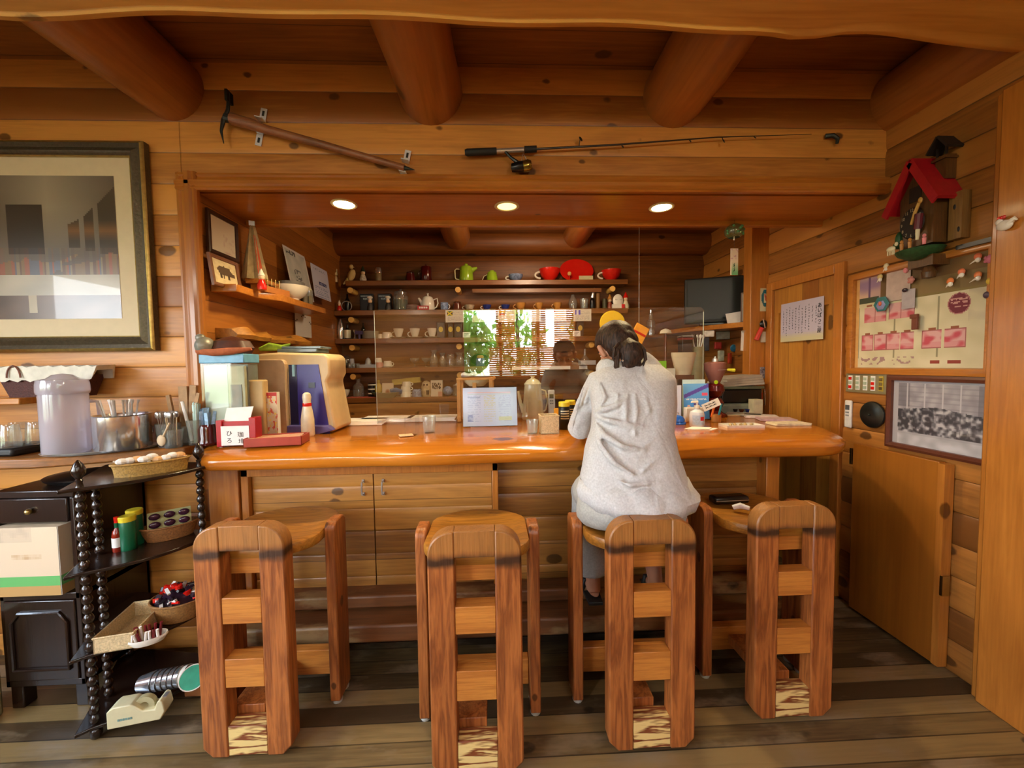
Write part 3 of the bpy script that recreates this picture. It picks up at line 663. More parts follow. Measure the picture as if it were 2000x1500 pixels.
# ---- top shelf
o=thing('rabbit_figurine','small cream rabbit figurine at far left of the top shelf','figurine',sh(0,658)); b=MB(); b.lathe([(0,0),(.017,0),(.02,.03),(.012,.055),(0,.06)],14); b.ball((0,0,.075),.017); b.tube([(-.008,0,.085),(-.01,0,.12)],.005,8); b.tube([(.008,0,.085),(.01,0,.12)],.005,8); mesh_obj('body',b,CREAM,o)
o=thing('bird_figurine','cream carved bird figurine perched on the top shelf edge','figurine',sh(0,684,600,.02)); b=MB(); b.ball((0,0,.055),(.032,.03,.055),14,0,Euler((0,R(22),0)).to_matrix().to_4x4()); b.ball((.02,0,.125),(.02,.018,.022)); b.tube([(-.005,0,.02),(-.05,-.01,-.03)],[.018,.006],8); b.tube([(.035,0,.125),(.05,0,.12)],[.006,.001],6); mesh_obj('body',b,pm('aged_cream','cbb47c',.6),o)
def doll(loc,label,body,hat,h=.12,name='doll_figurine',hatk='cone'):
    o=thing(name,label,'figurine',loc); b=MB(); b.lathe([(0,0),(h*.2,0),(h*.22,h*.2),(h*.12,h*.5),(0,h*.52)],14); mesh_obj('body',b,body,o)
    b=MB(); b.ball((0,0,h*.62),h*.14); mesh_obj('head',b,pm('doll_face','e3c3a0',.5),o)
    b=MB(); b.lathe([(h*.15,h*.68),(h*.16,h*.72),(h*.02,h*1.05),(0,h*1.06)] if hatk=='cone' else [(h*.1,h*.7),(h*.11,h*.78),(h*.19,h*.85),(h*.17,h*.93),(0,h*.96)],12); mesh_obj('hat',b,hat,o); return o
doll(sh(0,711),'white snowman figurine with a dark pointed tree hat on the top shelf',pm('white_red_paint','d8c8b8',.5,0,.4,60),pm('dark_green_paint','28331c',.6),.14)
o=thing('domed_jar','small glass jar with a domed silver cap on the top shelf','jar',sh(0,741)); b=MB(); b.lathe(lp('can',.027,.08),18); mesh_obj('body',b,pm('amber_glass_body','8a7a58',.1),o); b=MB(); b.lathe([(.029,.08),(.03,.11),(.024,.13),(0,.137)],18); mesh_obj('cap',b,CHROME,o)
vessel('sugar_pot','squat dark red pot on the top shelf, beside the dark red jug','pot',sh(0,803),'pot',.045,.085,DKRED,lid=DKRED)
vessel('milk_jug','tall dark red glazed jug on the top shelf','jug',sh(0,834),'can',.05,.135,DKRED,handle=-1,lid=DKRED)
# lime green coffee pot
o=thing('coffee_pot','lime green straight-sided coffee pot with cream handle on the top shelf','pot',sh(0,912)); b=MB(); b.lathe([(0,0),(.062,0),(.066,.01),(.058,.125),(.055,.13),(0,.13)],26); mesh_obj('body',b,LIME,o)
b=MB(); b.lathe([(0,.128),(.05,.13),(.045,.14),(.015,.145),(.014,.155),(.018,.162),(0,.165)],20); mesh_obj('lid',b,LIME,o)
CRM=pm('cream_handle','dcd6a8',.3); b=MB(); b.tube([(-.06,0,.115),(-.09,0,.118),(-.105,0,.105),(-.103,0,.04),(-.095,0,.025),(-.064,0,.02)],.0055,8); mesh_obj('handle',b,CRM,o); b=MB(); b.tube([(.04,0,.10),(.075,0,.118),(.1,0,.128)],[.03,.018,.009],10); mesh_obj('spout',b,LIME,o)
o=thing('coffee_cup','lime green cup turned upside down on the top shelf','cup',sh(0,962)); b=MB(); b.lathe([(0,0),(.055,0),(.05,.04),(.04,.085),(.022,.09),(.021,.1),(0,.1)],22); mesh_obj('body',b,LIME,o); b=MB(); b.tube([(-.045,0,.065),(-.075,0,.05),(-.088,0,.02),(-.09,0,.005)],.0035,8); mesh_obj('handle',b,CRM,o)
vessel('sauce_boat','low white pitcher with blue flowers on the top shelf','pitcher',sh(0,1008),'bowl',.068,.062,BLUEW,handle=-1,spout=0,parts=(PORC,))
vessel('soup_cup','large red enamel cup with white handle, left of the red platter','cup',sh(0,1074),'bowl',.098,.112,RED,handle=-1,parts=(PORC,),group=None,n=30)
vessel('soup_cup','red enamel cup at the right end of the top shelf','cup',sh(0,1194),'bowl',.092,.098,RED,handle=-1,parts=(PORC,),n=30)
b=MB(); M=Matrix.Translation((0,0,.103))@Euler((R(76),0,0)).to_matrix().to_4x4(); b.lathe([(0,0),(.07,.0),(.1,.012),(.158,.022),(.16,.026),(.1,.018),(.07,.006),(0,.006)],44,(0,0,0),0,M@Matrix.Scale(.72,4,(0,1,0))); 
p=sh(0,1128); p=(p[0],p[1]+.06,p[2]); solo('serving_platter',b,RED,'large oval red platter propped upright on the top shelf','platter',p)
b=MB(); b.bb(-.065,.065,0,.012,0,.038); solo('price_card',b,pm('aged_card','b8b490',.7),'small blank cream card in front of the red platter','card',sh(0,1145,600,.02))
o=thing('small_spoon','little wooden spoon standing against the red platter','spoon',sh(0,1113,600,.03)); b=MB(); b.tube([(0,0,0),(0,.01,.05)],.005,8); mesh_obj('stick',b,RED,o); b=MB(); b.ball((0,.01,.062),(.018,.008,.02)); mesh_obj('bowl',b,CORK,o)
# ---- second shelf
doll(sh(1,663,600,.02),'tiny red and white santa-hatted figurine at the left of the second shelf',RED,PORC,.09,'small_figurine')
o=thing('metal_ring_stand','round silver ring stand behind the small red figurine','stand',sh(1,677)); b=MB(); b.tube([(.045*math.cos(a),0,.05+.045*math.sin(a)) for a in [2*PI*i/24 for i in range(25)]],.004,8); b.bb(-.03,.03,-.02,.02,0,.006); mesh_obj('ring',b,STEEL,o)
vessel('dark_bottle','dark glass bottle standing behind the silver ring stand','bottle',sh(1,679,600,.15),'bottle',.025,.17,BLACK)
for i,px in enumerate((716,751)):
    p=sh(1,px,600,.12)
    o=thing('coffee_packet',['dark coffee packet behind the left chef figurine','dark coffee packet behind the right chef figurine'][i],'packet',p,0,'dark coffee packets'); b=MB(); b.bb(-.062,.062,0,.04,0,.17); mesh_obj('packet_body',b,pm('black_packet','12100f',.4),o,bev=.006); b=MB(); [b.bb(-.05+.011*k,-.042+.011*k,-.0012,0,.140,.152) for k in range(9)]; [b.bb(-.03+.014*k,-.02+.014*k,-.0012,0,.115-.003*(k%2),.130) for k in range(5)]; mesh_obj('printed_marks',b,pm('pale_blue_print','8fa0a8',.6),o)
    q=sh(1,px+7,600,.03); doll(q,['chef figurine with white hat before the left dark packet','chef figurine with white hat before the right dark packet'][i],pm('black_white_suit','2a2826',.5,0,.3),PORC,.135,'chef_figurine','chef')
o=vessel('storage_jar','clear glass jar holding dark green leaves on the second shelf','jar',sh(1,783),'jar',.068,.17,SMOKEG,lid=SMOKEG,fill=pm('dried_leaves','3c4a34',.8,0,.3))
b=MB(); [b.lathe([(0,k*.009),(.055,k*.009+.002),(.058,k*.009+.007),(0,k*.009+.006)],22) for k in range(6)]; solo('saucer_pile',b,pm('patterned_saucer','b09488',.3,0,.3),'pile of patterned saucers between the glass jar and white pot','saucers',sh(1,805))
o=thing('card_box','small red box with white lettering before the white pot','box',sh(1,826,600,.0)); b=MB(); b.bb(-.05,.05,0,.03,0,.038); mesh_obj('box_body',b,pm('red_card','b01c1c',.5),o); b=MB(); [b.bb(-.035+.02*k,-.02+.02*k,-.001,0,.012,.028) for k in range(4)]; mesh_obj('printed_marks',b,PAPER,o)
o=thing('coffee_pot','white porcelain coffee pot on the second shelf','pot',sh(1,836)); b=MB(); b.lathe([(0,0),(.055,0),(.062,.02),(.058,.08),(.045,.12),(.04,.125),(.03,.132),(.008,.138),(.007,.155),(.011,.16),(0,.165)],26); mesh_obj('body',b,PORC,o); b=MB(); b.tube([(.05,0,.10),(.085,0,.115),(.092,0,.07),(.078,0,.035),(.05,0,.02)],.006,8); mesh_obj('handle',b,PORC,o); b=MB(); b.tube([(-.045,0,.055),(-.065,0,.09),(-.085,0,.118)],[.022,.014,.009],8); mesh_obj('spout',b,PORC,o)
vessel('coffee_mug','blue and white mug right of the white pot','mug',sh(1,868),'mug',.036,.075,BLUEW,handle=1,parts=(PORC,))
vessel('sugar_pot','brown glazed lidded pot on the second shelf','pot',sh(1,893),'pot',.042,.08,BROWN,lid=pm('copper_lid','b07850',.3,.6))
for px,m,lab,w in ((917,pm('floral_china','b5a78e',.2,0,.3,60),'small floral cup beside the brown lidded pot',.048),(951,NAVY,'navy and white cup, left one of the low blue pair',.042),(987,NAVY,'navy and white cup, right one of the low blue pair',.042),(1017,TAN,'tan mug at the left of the three tan cups',.05),(1053,TAN,'tan cup in the middle of the three tan cups',.038),(1089,TAN,'tan cup at the right of the three tan cups',.04)):
    vessel('shelf_cup',lab,'cup',sh(1,px),'cup',w,.05+.015*(m is TAN),m,handle=-1,parts=(PORC,) if m is NAVY else (),group='low cups on the second shelf')
vessel('glass_canister','clear glass canister with rounded top on the second shelf','canister',sh(1,1119),'shaker',.042,.14,SMOKEG)
vessel('glass_beaker','clear glass beaker beside the black bottle figurine','glass',sh(1,1141),'tumbler',.042,.10,SMOKEG)
o=thing('bottle_figurine','slim black bird-shaped bottle on the second shelf','figurine',sh(1,1157)); b=MB(); b.lathe(lp('bottle',.025,.14),16); mesh_obj('body',b,BLACK,o); b=MB(); b.tube([(0,0,.11),(.01,0,.17),(.02,0,.205)],[.018,.012,.004],8); mesh_obj('beak',b,STEEL,o)
vessel('wooden_bottle','tall brown wooden bottle, right of the black bottle','bottle',sh(1,1168),'can',.018,.15,pm('brown_wood','7a5526',.6))
vessel('small_tin','small dark olive tin on the second shelf','tin',sh(1,1181),'can',.022,.10,pm('olive_tin','3c371c',.5))
o=thing('face_ornament','white smiling-face ornament with closed eyes on a red and white base','ornament',sh(1,1207,600,.04)); b=MB(); b.ball((0,0,.075),(.05,.018,.062),20); mesh_obj('face',b,PORC,o); b=MB(); [b.tube([(s*.014+.010*math.cos(a),-.0172,.086+.004*math.sin(a)) for a in (PI,PI*1.25,PI*1.5,PI*1.75,2*PI)],.0012,6) for s in (-1.6,1.6)]; mesh_obj('eyes',b,INK,o)
b=MB(); b.bb(-.06,.025,-.03,-.005,0,.04); mesh_obj('white_base',b,PORC,o); b=MB(); b.bb(.025,.055,-.03,-.005,0,.04); mesh_obj('red_base',b,RED,o)
doll(sh(1,1222,600,.05),'cream standing card doll beside the smiling-face ornament',CREAM,RED,.15,'paper_doll')
doll(sh(1,1191,600,.1),'little orange-brown doll left of the smiling-face ornament',pm('rust_paint','8a3c1e',.5,0,.4,60),TAN,.14,'small_doll')
# ---- third shelf
vessel('cocktail_shaker','polished silver cocktail shaker at left of the middle shelf','shaker',sh(2,664),'shaker',.033,.185,CHROME)
o=vessel('labelled_bottle','dark bottle with a cream label beside the shaker','bottle',sh(2,677),'bottle',.03,.13,BLACK,parts=(BLACK,),lid=None); b=MB(); b.lathe([(.0305,.01),(.0305,.085)],20); mesh_obj('label',b,CREAM,o)
vessel('bar_jigger','silver bar jigger on the middle shelf','jigger',sh(2,692),'jigger',.018,.085,CHROME)
vessel('small_bottle','slim dark bottle behind the plates on the middle shelf','bottle',sh(2,708,600,.1),'bottle',.02,.15,pm('dark_olive_glass','1e1e14',.15))
b=MB(); b.box((0,0,.055),(.07,.03,.03)); b.tube([(0,0,0),(0,0,.05)],.01,10); solo('purple_holder',b,pm('purple_plastic','4a3a66',.5),'small purple holder on the middle shelf beside the jigger','holder',sh(2,700,600,.03))
b=MB(); [b.lathe([(0,k*.008),(.07,k*.008+.002),(.077,k*.008+.006),(0,k*.008+.005)],26) for k in range(9)]; solo('plate_pile',b,PORC,'pile of white plates on the middle shelf','plates',sh(2,722))
vessel('overturned_cup','small white cup upside down next to the plate pile','cup',sh(2,742),'down_tumbler',.03,.045,PORC)
vessel('overturned_cup','larger white cup upside down beside the cups on saucers','cup',sh(2,754),'down_tumbler',.045,.06,PORC,group=None)
cs=None
for i,(px,lab) in enumerate(((777,'leftmost white cup standing on a saucer in the middle-shelf row'),(809,'middle white cup standing on a saucer in the middle-shelf row'),(843,'rightmost white cup on a saucer, next to the black tins'))):
    if cs is None:
        cs=vessel('tea_cup',lab,'cup',sh(2,px),'cup',.047,.08,PORC,handle=-1,group='white cups on saucers'); b=MB(); b.lathe(lp('saucer',.08,.014),26); mesh_obj('saucer',b,PORC,cs)
        cs.children[0].location.z=.012
    else: dup(cs,sh(2,px),0,lab)
for i,(px,w,lab) in enumerate(((860,.075,'black coffee tin with gold emblem, left of three'),(879,.05,'black coffee tin, middle of three beside the white cups'),(894,.075,'black coffee tin with gold emblem, right of three'),(1098,.09,'black coffee tin with gold emblem right of the reflection'),(1133,.07,'dark coffee tin right of the others, near the yellow disc'))):
    o=thing('coffee_tin',lab,'tin',sh(2,px,600,.05),0,'black coffee tins'); b=MB(); b.bb(-w/2,w/2,0,.08,0,.145); mesh_obj('tin_body',b,BLACK,o,bev=.004)
    b=MB(); b.lathe([(.017,0),(.02,0),(.02,.002),(.017,.002)],22,(0,0,0),0,Matrix.Translation((0,-.001,.08))@Euler((R(90),0,0)).to_matrix().to_4x4()@Matrix.Scale(1.25,4,(0,1,0))); mesh_obj('emblem_ring',b,GOLD,o)
    text('Y',.024,GOLD,o,(0,-.0015,.08),(R(90),0,0),'emblem')
for px,lab,si in ((910,'small white price card left, before the black tins',2),(1126,'small white price card at the right end of the middle shelf',2)):
    o=thing('price_card',lab,'card',sh(si,px,600,.01)); b=MB(); b.bb(-.035,.035,0,.004,0,.05); mesh_obj('card_board',b,PAPER,o); b=MB(); [b.bb(-.022,.02-.01*k,-.0008,0,.034-.012*k,.038-.012*k) for k in range(3)]; mesh_obj('written_lines',b,INK,o)
# ---- fourth shelf
vessel('wine_glass','large clear glass at the left end of the glass shelf','glass',sh(3,674,600,.15),'ball',.042,.12,SMOKEG)
vessel('overturned_glass','white frosted glass upside down beside the large clear glass','glass',sh(3,684),'down_tumbler',.022,.085,FROST)
b=MB(); b.ball((0,0,0),.052,8); solo('faceted_glass_ball',b,pm('mirror_facets','b8c4b8',.05,.9,.2),'faceted mirrored glass ball at the left end of the fourth shelf','ball',(aY(667,700,SY+.05).x,SY+.05,SZ[3]+.0505),smooth=0)
for k,px in enumerate((679,687,695)):
    vessel('shot_glass',['left of three tiny shot glasses','middle of three tiny shot glasses','right of three tiny shot glasses'][k],'glass',sh(3,px,600,.02),'tumbler',.016,.04,SMOKEG,group='tiny shot glasses on the fourth shelf')
b=MB(); b.bb(-.075,.075,0,.08,0,.03); b.lathe(lp('bell',.03,.07),16,(0,.04,.03)); solo('clear_holder',b,FROST,'clear plastic tray with a domed top on the fourth shelf','tray',sh(3,713))
vessel('stacked_cup','pink cup at the bottom of a two-cup stack','cup',sh(3,738),'down_tumbler',.036,.048,pm('pink_glaze','c0867a',.2)); q=sh(3,736); vessel('stacked_cup','white cup standing on the pink cup','cup',(q[0],q[1],q[2]+.048),'down_tumbler',.032,.042,PORC)
o=vessel('small_cup','white cup upside down on a saucer beside the pink cup','cup',sh(3,754),'down_tumbler',.04,.06,PORC,handle=1); b=MB(); b.lathe(lp('saucer',.06,.01),22); mesh_obj('saucer',b,PORC,o)
gl=[(807,'goblet',.045,.085,'footed glass goblet at the left of the drinking glasses'),(829,'goblet',.04,.085,'second footed goblet beside the tall waisted glass'),(845,'waist',.042,.155,'tallest waisted glass on the fourth shelf'),(862,'waist',.036,.13,'slim waisted glass right of the tallest glass'),(878,'down_tumbler',.042,.115,'plain tumbler upside down among the waisted glasses'),(896,'waist',.05,.13,'wide waisted glass next to the plain tumblers'),(911,'down_tumbler',.03,.11,'narrow tumbler at the right end of the waisted glasses')]
for px,k,r_,h,lab in gl: vessel('drinking_glass',lab,'glass',sh(3,px),k,r_,h,SMOKEG,group='drinking glasses on the fourth shelf')
o=thing('small_purple_jar','small purple square jar with a cork lid before the glasses','jar',sh(3,936,600,.02)); b=MB(); b.bb(-.04,.04,0,.06,0,.075); mesh_obj('jar_body',b,PURP,o,bev=.006); b=MB(); b.lathe([(0,.075),(.03,.075),(.034,.09),(.022,.1),(0,.1)],18,(0,.03,0)); mesh_obj('stopper',b,CORK,o)
b=MB(); b.ball((0,.0,.06),(.09,.04,.06),16); solo('dark_stone_ornament',b,pm('dark_stone','1c1210',.6),'dark rounded ornament behind the small purple jar','ornament',sh(3,936,600,.15))
for k,px in enumerate((958,974,990,1006,1026,1046)):
    vessel('sherry_glass','small clear glass in the row behind the reflection','glass',sh(3,px),'goblet' if k%2 else 'tumbler',.032,.08,SMOKEG,group='small glasses behind the mirror image')
b=MB(); b.bb(-.27,.27,-.003,.001,-.038,-.008); b2=b; o=solo('price_strip',b,PAPER,'long white price strip on the edge of the fourth shelf','label',(aY(1057,709,SY).x,SY,SZ[3]))
b=MB(); b.bb(-.038,.038,-.003,.001,-.038,-.008); solo('price_label',b,PAPER,'short white label on the fourth shelf edge, right of the long strip','label',(aY(1139,712,SY).x,SY,SZ[3]))
vessel('decanter','clear round decanter near the right end of the fourth shelf','decanter',sh(3,1142),'flask',.05,.15,SMOKEG)
b=MB(); b.bb(-.07,.07,-.05,.05,0,.04); solo('glass_dish_box',b,FROST,'frosted clear box below the round decanter','box',sh(3,1146,600,.0))
# ---- fifth shelf
o=vessel('mortar_bowl','white mortar bowl on a red cloth at the left of the lowest shelf','bowl',sh(4,665,600,.04),'bowl',.056,.075,PORC); 
b=MB(); b.bb(-.01,.26,-.0,.14,0,.006); solo('shelf_cloth',b,SALM,'salmon red cloth lying under the bottles on the lowest shelf','cloth',(sh(4,690)[0]-.06,SY+.01,SZ[4]))
vessel('clear_decanter','clear glass decanter behind the white mortar','decanter',sh(4,695),'bottle',.05,.17,SMOKEG)
o=thing('striped_mug','dark mug with white bands on the lowest shelf','mug',sh(4,722)); b=MB(); b.lathe(lp('mug',.038,.125),20); mesh_obj('body',b,BLACK,o)
for z in (.03,.07,.11): b=MB(); b.lathe([(.0385,z),(.0395,z+.003),(.0385,z+.01)],20); mesh_obj('band',b,PORC,o)
vessel('oil_bottle','yellow oil bottle on the lowest shelf','bottle',sh(4,735),'bottle',.036,.16,YELG)
def f_pack(u,v): return mixc(hx('c9b8a0'),hx('8a4a2a'),max(0,1-((u-.5)**2+(v-.35)**2)*16))
o=thing('snack_packet','pale packet with a brown round picture on the lowest shelf','packet',sh(4,752,600,.04)); sheet('packet_body',.10,.13,14,16,f_pack,o,(0,0,0),(R(-6),0,0),.02)
b=MB(); b.tube([(-.05,0,.05),(0,-.004,.055),(.05,0,.045)],[.035,.045,.03],12,flat=.5); solo('blue_pouch',b,pm('blue_foil','2a6aa8',.35,0,.3,40),'shiny blue pouch beside the pale packet','pouch',sh(4,770,600,.02))
b=MB(); b.lathe([(0,0),(.08,0),(.13,.045),(.125,.048),(.07,.01),(0,.01)],26,sy=.5); solo('leaf_dish',b,pm('dark_celadon','44513f',.2),'long dark green dish on the lowest shelf','dish',sh(4,748,600,.0),)
o=thing('yellow_box','long yellow carton lying on top of the packets','box',(aY(795,755,SY+.1).x,SY+.1,SZ[4]+.115),0); b=MB(); b.box((0,0,.03),(.26,.05,.05),0,(0,R(-5),0)); mesh_obj('carton',b,pm('yellow_carton','b5a24e',.6),o)
for k,(px,z,r_,h,m,lab) in enumerate(((788,0,.05,.055,PORC,'bottom white cup of the tipped stack'),(788,.05,.046,.05,PORC,'middle white cup of the tipped stack'),(790,.095,.042,.045,PORC,'top white cup of the tipped stack'),(810,0,.045,.07,BLUEW,'white cup with violet flowers upside down'))):
    q=sh(4,px,600,.05); vessel('patterned_cup',lab,'cup',(q[0],q[1],q[2]+z),'down_tumbler',r_,h,m,handle=1,group='cups turned down on the lowest shelf',parts=(PORC,))
o=thing('owl_jar','cream owl-shaped jar with dark markings on the lowest shelf','jar',sh(4,829,600,.04)); b=MB(); b.lathe([(0,0),(.035,0),(.045,.03),(.046,.09),(.035,.13),(.015,.145),(0,.147)],22); mesh_obj('body',b,pm('owl_glaze','b8a888',.4,0,.35,30),o); b=MB(); [b.ball((s*.014,-.042,.11),(.009,.004,.01),8) for s in (-1,1)]; b.bb(.005,.03,-.047,-.04,.02,.06); mesh_obj('markings',b,INK,o)
def f_box(u,v):
    c=hx('cfc4b4')
    if .12<u<.88 and .45<v<.85 and u+v*.9<1.55: c=hx('3a3430') if nz(u,v,14)>-.1 else c
    if v<.3 and u>.6: c=mixc(c,hx('b86a5a'),.5)
    return c
o=thing('printed_box','white printed box with black lettering on the lowest shelf','box',sh(4,849,600,.03)); sheet('box_face',.105,.148,16,20,f_box,o,(0,0,0),(0,0,0),.05)
vessel('round_jar','round blue and white patterned jar on the lowest shelf','jar',sh(4,871,600,.04),'ball',.046,.095,BLUEW)
vessel('lidded_glass','small clear lidded glass at the right end of the lowest shelf','glass',sh(4,888,600,.05),'jar',.036,.10,SMOKEG,lid=FROST)
# ---- flag price cards on the second shelf edge
def flag(i):
    def f(u,v):
        if u<.06 or False: pass
        if .08<u<.38 and .55<v<.9:
            a=(u-.08)/.30; b_=(v-.55)/.35
            if i==0:
                if abs(a-b_)<.16 or abs(a+b_-1)<.16: return hx('e0c62a')
                return hx('1a1a14') if abs(a-.5)>abs(b_-.5) else hx('2c7a34')
            if i==1: return hx('222a26') if abs(a-b_)<.18 else (hx('3f9a58') if b_>a else hx('3f7fa8'))
            if i==2: return hx('e0b02c') if b_>.5 else (hx('3a4a8a') if b_>.28 else hx('c8402c'))
            if i==3: return hx('6fb488') if abs(a-.5)+abs(b_-.5)>.18 else hx('cfe0c8')
            if i==4: return hx('d0303c') if b_>.5 else hx('ece4e0')
            if i==5: return hx('4a4ac0') if abs(a-.5)>.2 else hx('d8dce8')
        c=hx('d6d2c6')
        if .4<u<.92 and .6<v<.85 and int(v*26)%2 and nz(u,v,40,i)>-.15: c=mixc(c,hx('7a7a7a'),.45)
        if .1<u<.9 and .12<v<.48 and int(v*22)%2 and nz(u,v,34,i+3)>-.1: c=mixc(c,hx('6a6a70'),.4)
        return c
    return f
names=['black, green and yellow flag','green, blue and black flag','yellow, blue and red flag','plain green flag','red over white flag','blue and white banded flag']
for i,px in enumerate((888,940,990,1039,1089,1138)):
    p=aY(px,627,SY-.01); o=sheet('flag_card',.165,.11,36,24,flag(i),None,(p.x,SY-.0018,SZ[1]-.115),(0,0,0),.002)
    tag(o,'white price card with a '+names[i]+' hung on the shelf edge','card','flag cards along the second shelf')
# ================================================================ ON THE COUNTER
def P(px,py,Z=CT): p=aZ(px,py,Z); return (p.x,p.y,Z)
# ---- left end
o=thing('straw_holder','dark red jar full of pale blue paper-wrapped straws at the left end of the bar','jar',P(406,868))
b=MB(); b.lathe([(0,0),(.040,0),(.045,.01),(.040,.03),(.041,.075),(.034,.1),(.031,.1),(.03,.02),(0,.02)],20); mesh_obj('jar_body',b,glass('ruby_plastic','9a4040',1.5,.9,.05,.35),o); b=MB(); b.lathe([(0,.018),(.03,.02),(.03,.06),(0,.06)],16); mesh_obj('filling',b,pm('ruby_core','5a1f22',.4),o)
rn=random.Random(3); LB=pm('pale_blue_wrapper','a4cdf0',.5,0,.25,90)
for k in range(14):
    a=rn.uniform(0,6.28); r_=rn.uniform(0,.024); b=MB(); h=rn.uniform(.135,.165)
    b.box((r_*math.cos(a)*1.3,r_*math.sin(a)*1.3,h/2+.02),(.014,.004,h),0,(rn.uniform(-.12,.12),rn.uniform(-.15,.15),rn.uniform(0,1))); mesh_obj('straw_packet',b,LB,o)
o=thing('sign_stand','red acrylic card stand with a white handwritten sign at the left of the bar','sign',P(461,872),R(4))
b=MB(); b.bb(-.085,-.06,0,.05,0,.125); b.bb(.06,.09,0,.06,0,.135); b.bb(-.085,.09,.01,.05,.095,.118); b.bb(-.085,.09,.02,.05,0,.01); mesh_obj('red_frame',b,pm('red_acrylic','a81c24',.3),o,bev=.002)
b=MB(); b.bb(-.062,.062,-.003,.0,.006,.098); mesh_obj('sign_card',b,PAPER,o)
b=MB(); b.add([(-.06,.02,.118),(.055,.02,.118),(.065,.04,.185),(-.055,.04,.18),(-.06,.023,.118),(.055,.023,.118),(.065,.043,.185),(-.055,.043,.18)],[(0,1,2,3),(7,6,5,4),(0,4,5,1),(1,5,6,2),(2,6,7,3),(3,7,4,0)]); mesh_obj('folded_card',b,PAPER,o)
for tx,x,z,sz in (('ひ',-.026,.062,.028),('ろ',-.026,.028,.028),('珈',.024,.055,.028),('琲',.026,.024,.026)): text(tx,sz,INK,o,(x,-.0035,z),(R(90),0,0))
# clear leaflet case with blue lid
o=thing('display_case','clear showcase with pale leaflets and a light blue rim at the left of the bar','case',(-1.325,1.985,CT),R(0)); W_=.205;H_=.44
LEAFW=pm('mint_paper','c6d8c4',.6,0,.06,12)
b=MB(); b.bb(-W_/2,W_/2,0,.004,0,H_-.04); b.bb(-W_/2,-W_/2+.004,0,.12,0,H_-.04); b.bb(W_/2-.004,W_/2,0,.12,0,H_-.04); mesh_obj('clear_panel',b,GLASS,o,smooth=0)
b=MB(); b.bb(-W_/2-.004,W_/2+.004,-.004,.125,H_-.045,H_); mesh_obj('blue_rim',b,pm('light_blue_plastic','5f9fc4',.35),o,bev=.004)
b=MB(); b.bb(-W_/2+.008,.015,.012,.02,.01,H_-.055); mesh_obj('leaflet',b,LEAFW,o); b=MB(); b.bb(.017,W_/2-.006,.012,.03,.02,H_-.06); mesh_obj('leaflet',b,pm('olive_leaflet','b8be9a',.6,0,.15,20),o); b=MB(); b.bb(.03,W_/2-.02,.008,.012,.11,.29); mesh_obj('grey_leaflet',b,pm('grey_leaflet','8f968a',.6,0,.15,20),o)
b=MB(); b.bb(-W_/2+.004,W_/2-.004,0.04,.12,0,H_-.05); mesh_obj('case_back',b,pm('pale_backing','a8b0a0',.6),o)
# things on top of the showcase
o=thing('leather_pouch','dark brown gathered leather pouch lying on the blue-rimmed case','pouch',(-1.315,2.05,CT+.44)); b=MB(); b.lathe([(0,0),(.085,.0),(.1,.03),(.08,.065),(.03,.085),(0,.09)],30,sy=.7); [b.v.__setitem__(i,(v[0]*(1+.05*math.sin(9*math.atan2(v[1],v[0]))),v[1],v[2])) for i,v in enumerate(b.v)]; mesh_obj('pouch_body',b,pm('dark_leather','4a2414',.5,0,.3,40,.5),o)
b=MB(); b.tube([(-.13,-.03,.01),(-.05,-.05,.006),(.04,-.05,.012),(.13,-.04,.022)],[.014,.02,.02,.008],10,flat=.6); solo('orange_cloth',b,pm('orange_brown_cloth','b0603a',.8,0,.2,60),'orange-brown cloth strip under the leather pouch','cloth',(-1.30,2.005,CT+.44))
b=MB(); b.ball((0,0,.04),(.04,.05,.045),12); b.ball((-.02,0,.08),(.022,.02,.02)); solo('grey_ornament',b,pm('pewter_grey','8a8a80',.4,.3,.3,30),'small grey ornament on the left corner of the showcase','ornament',(-1.41,2.0,CT+.44))
b=MB(); b.tube([(-.07,0,.02),(-.01,0,.035),(.06,0,.028),(.1,0,.05)],[.012,.028,.02,.004],10,flat=.7); solo('lime_packet',b,pm('lime_packet_foil','a0c43c',.4,0,.4,30),'lime green and white packet on top of the beige machine','packet',(-1.27,2.33,CT+.455))
# beige and violet machine
o=thing('vending_machine','beige moulded machine with a violet sloping front panel on the bar','machine',(-1.10,2.26,CT),R(0))
MXY=Matrix(((1,0,0,0),(0,0,1,0),(0,1,0,0),(0,0,0,1)))
BG=pm('beige_plastic','d2b98c',.4,0,.05); BG2=pm('tan_side_plastic','b89a78',.45,0,.08)
poly=[(-.235,0),(.17,0),(.20,.02),(.155,.29),(.175,.33),(.175,.42),(.15,.445),(-.1,.455),(-.235,.445)]
b=MB(); b.prism(poly,0,.25,0,MXY); mesh_obj('housing',b,BG,o,bev=.012)
poly=[(-.045,.0),(.165,.0),(.115,.385),(-.045,.385)]
b=MB(); b.prism(poly,-.006,.002,0,MXY); mesh_obj('violet_panel',b,pm('violet_panel','3b3290',.35,0,.12,10),o)
b=MB(); b.prism([(-.045,0),(-.002,0),(-.002,.385),(-.045,.385)],-.009,-.005,0,MXY); b.bb(.06,.095,-.01,-.005,.255,.285); mesh_obj('dark_slot',b,pm('dark_navy','1c1c44',.3),o)
b=MB(); b.bb(-.025,-.012,-.012,-.008,.32,.385); mesh_obj('blue_light_strip',b,pm('pale_cyan','8fc0d8',.3),o)
b=MB(); b.prism([(-.05,0),(.12,0),(.2,.02),(.17,.045),(-.05,.05)],-.045,.0,0,MXY); mesh_obj('drip_tray',b,pm('violet_tray','57508f',.4),o,bev=.004)
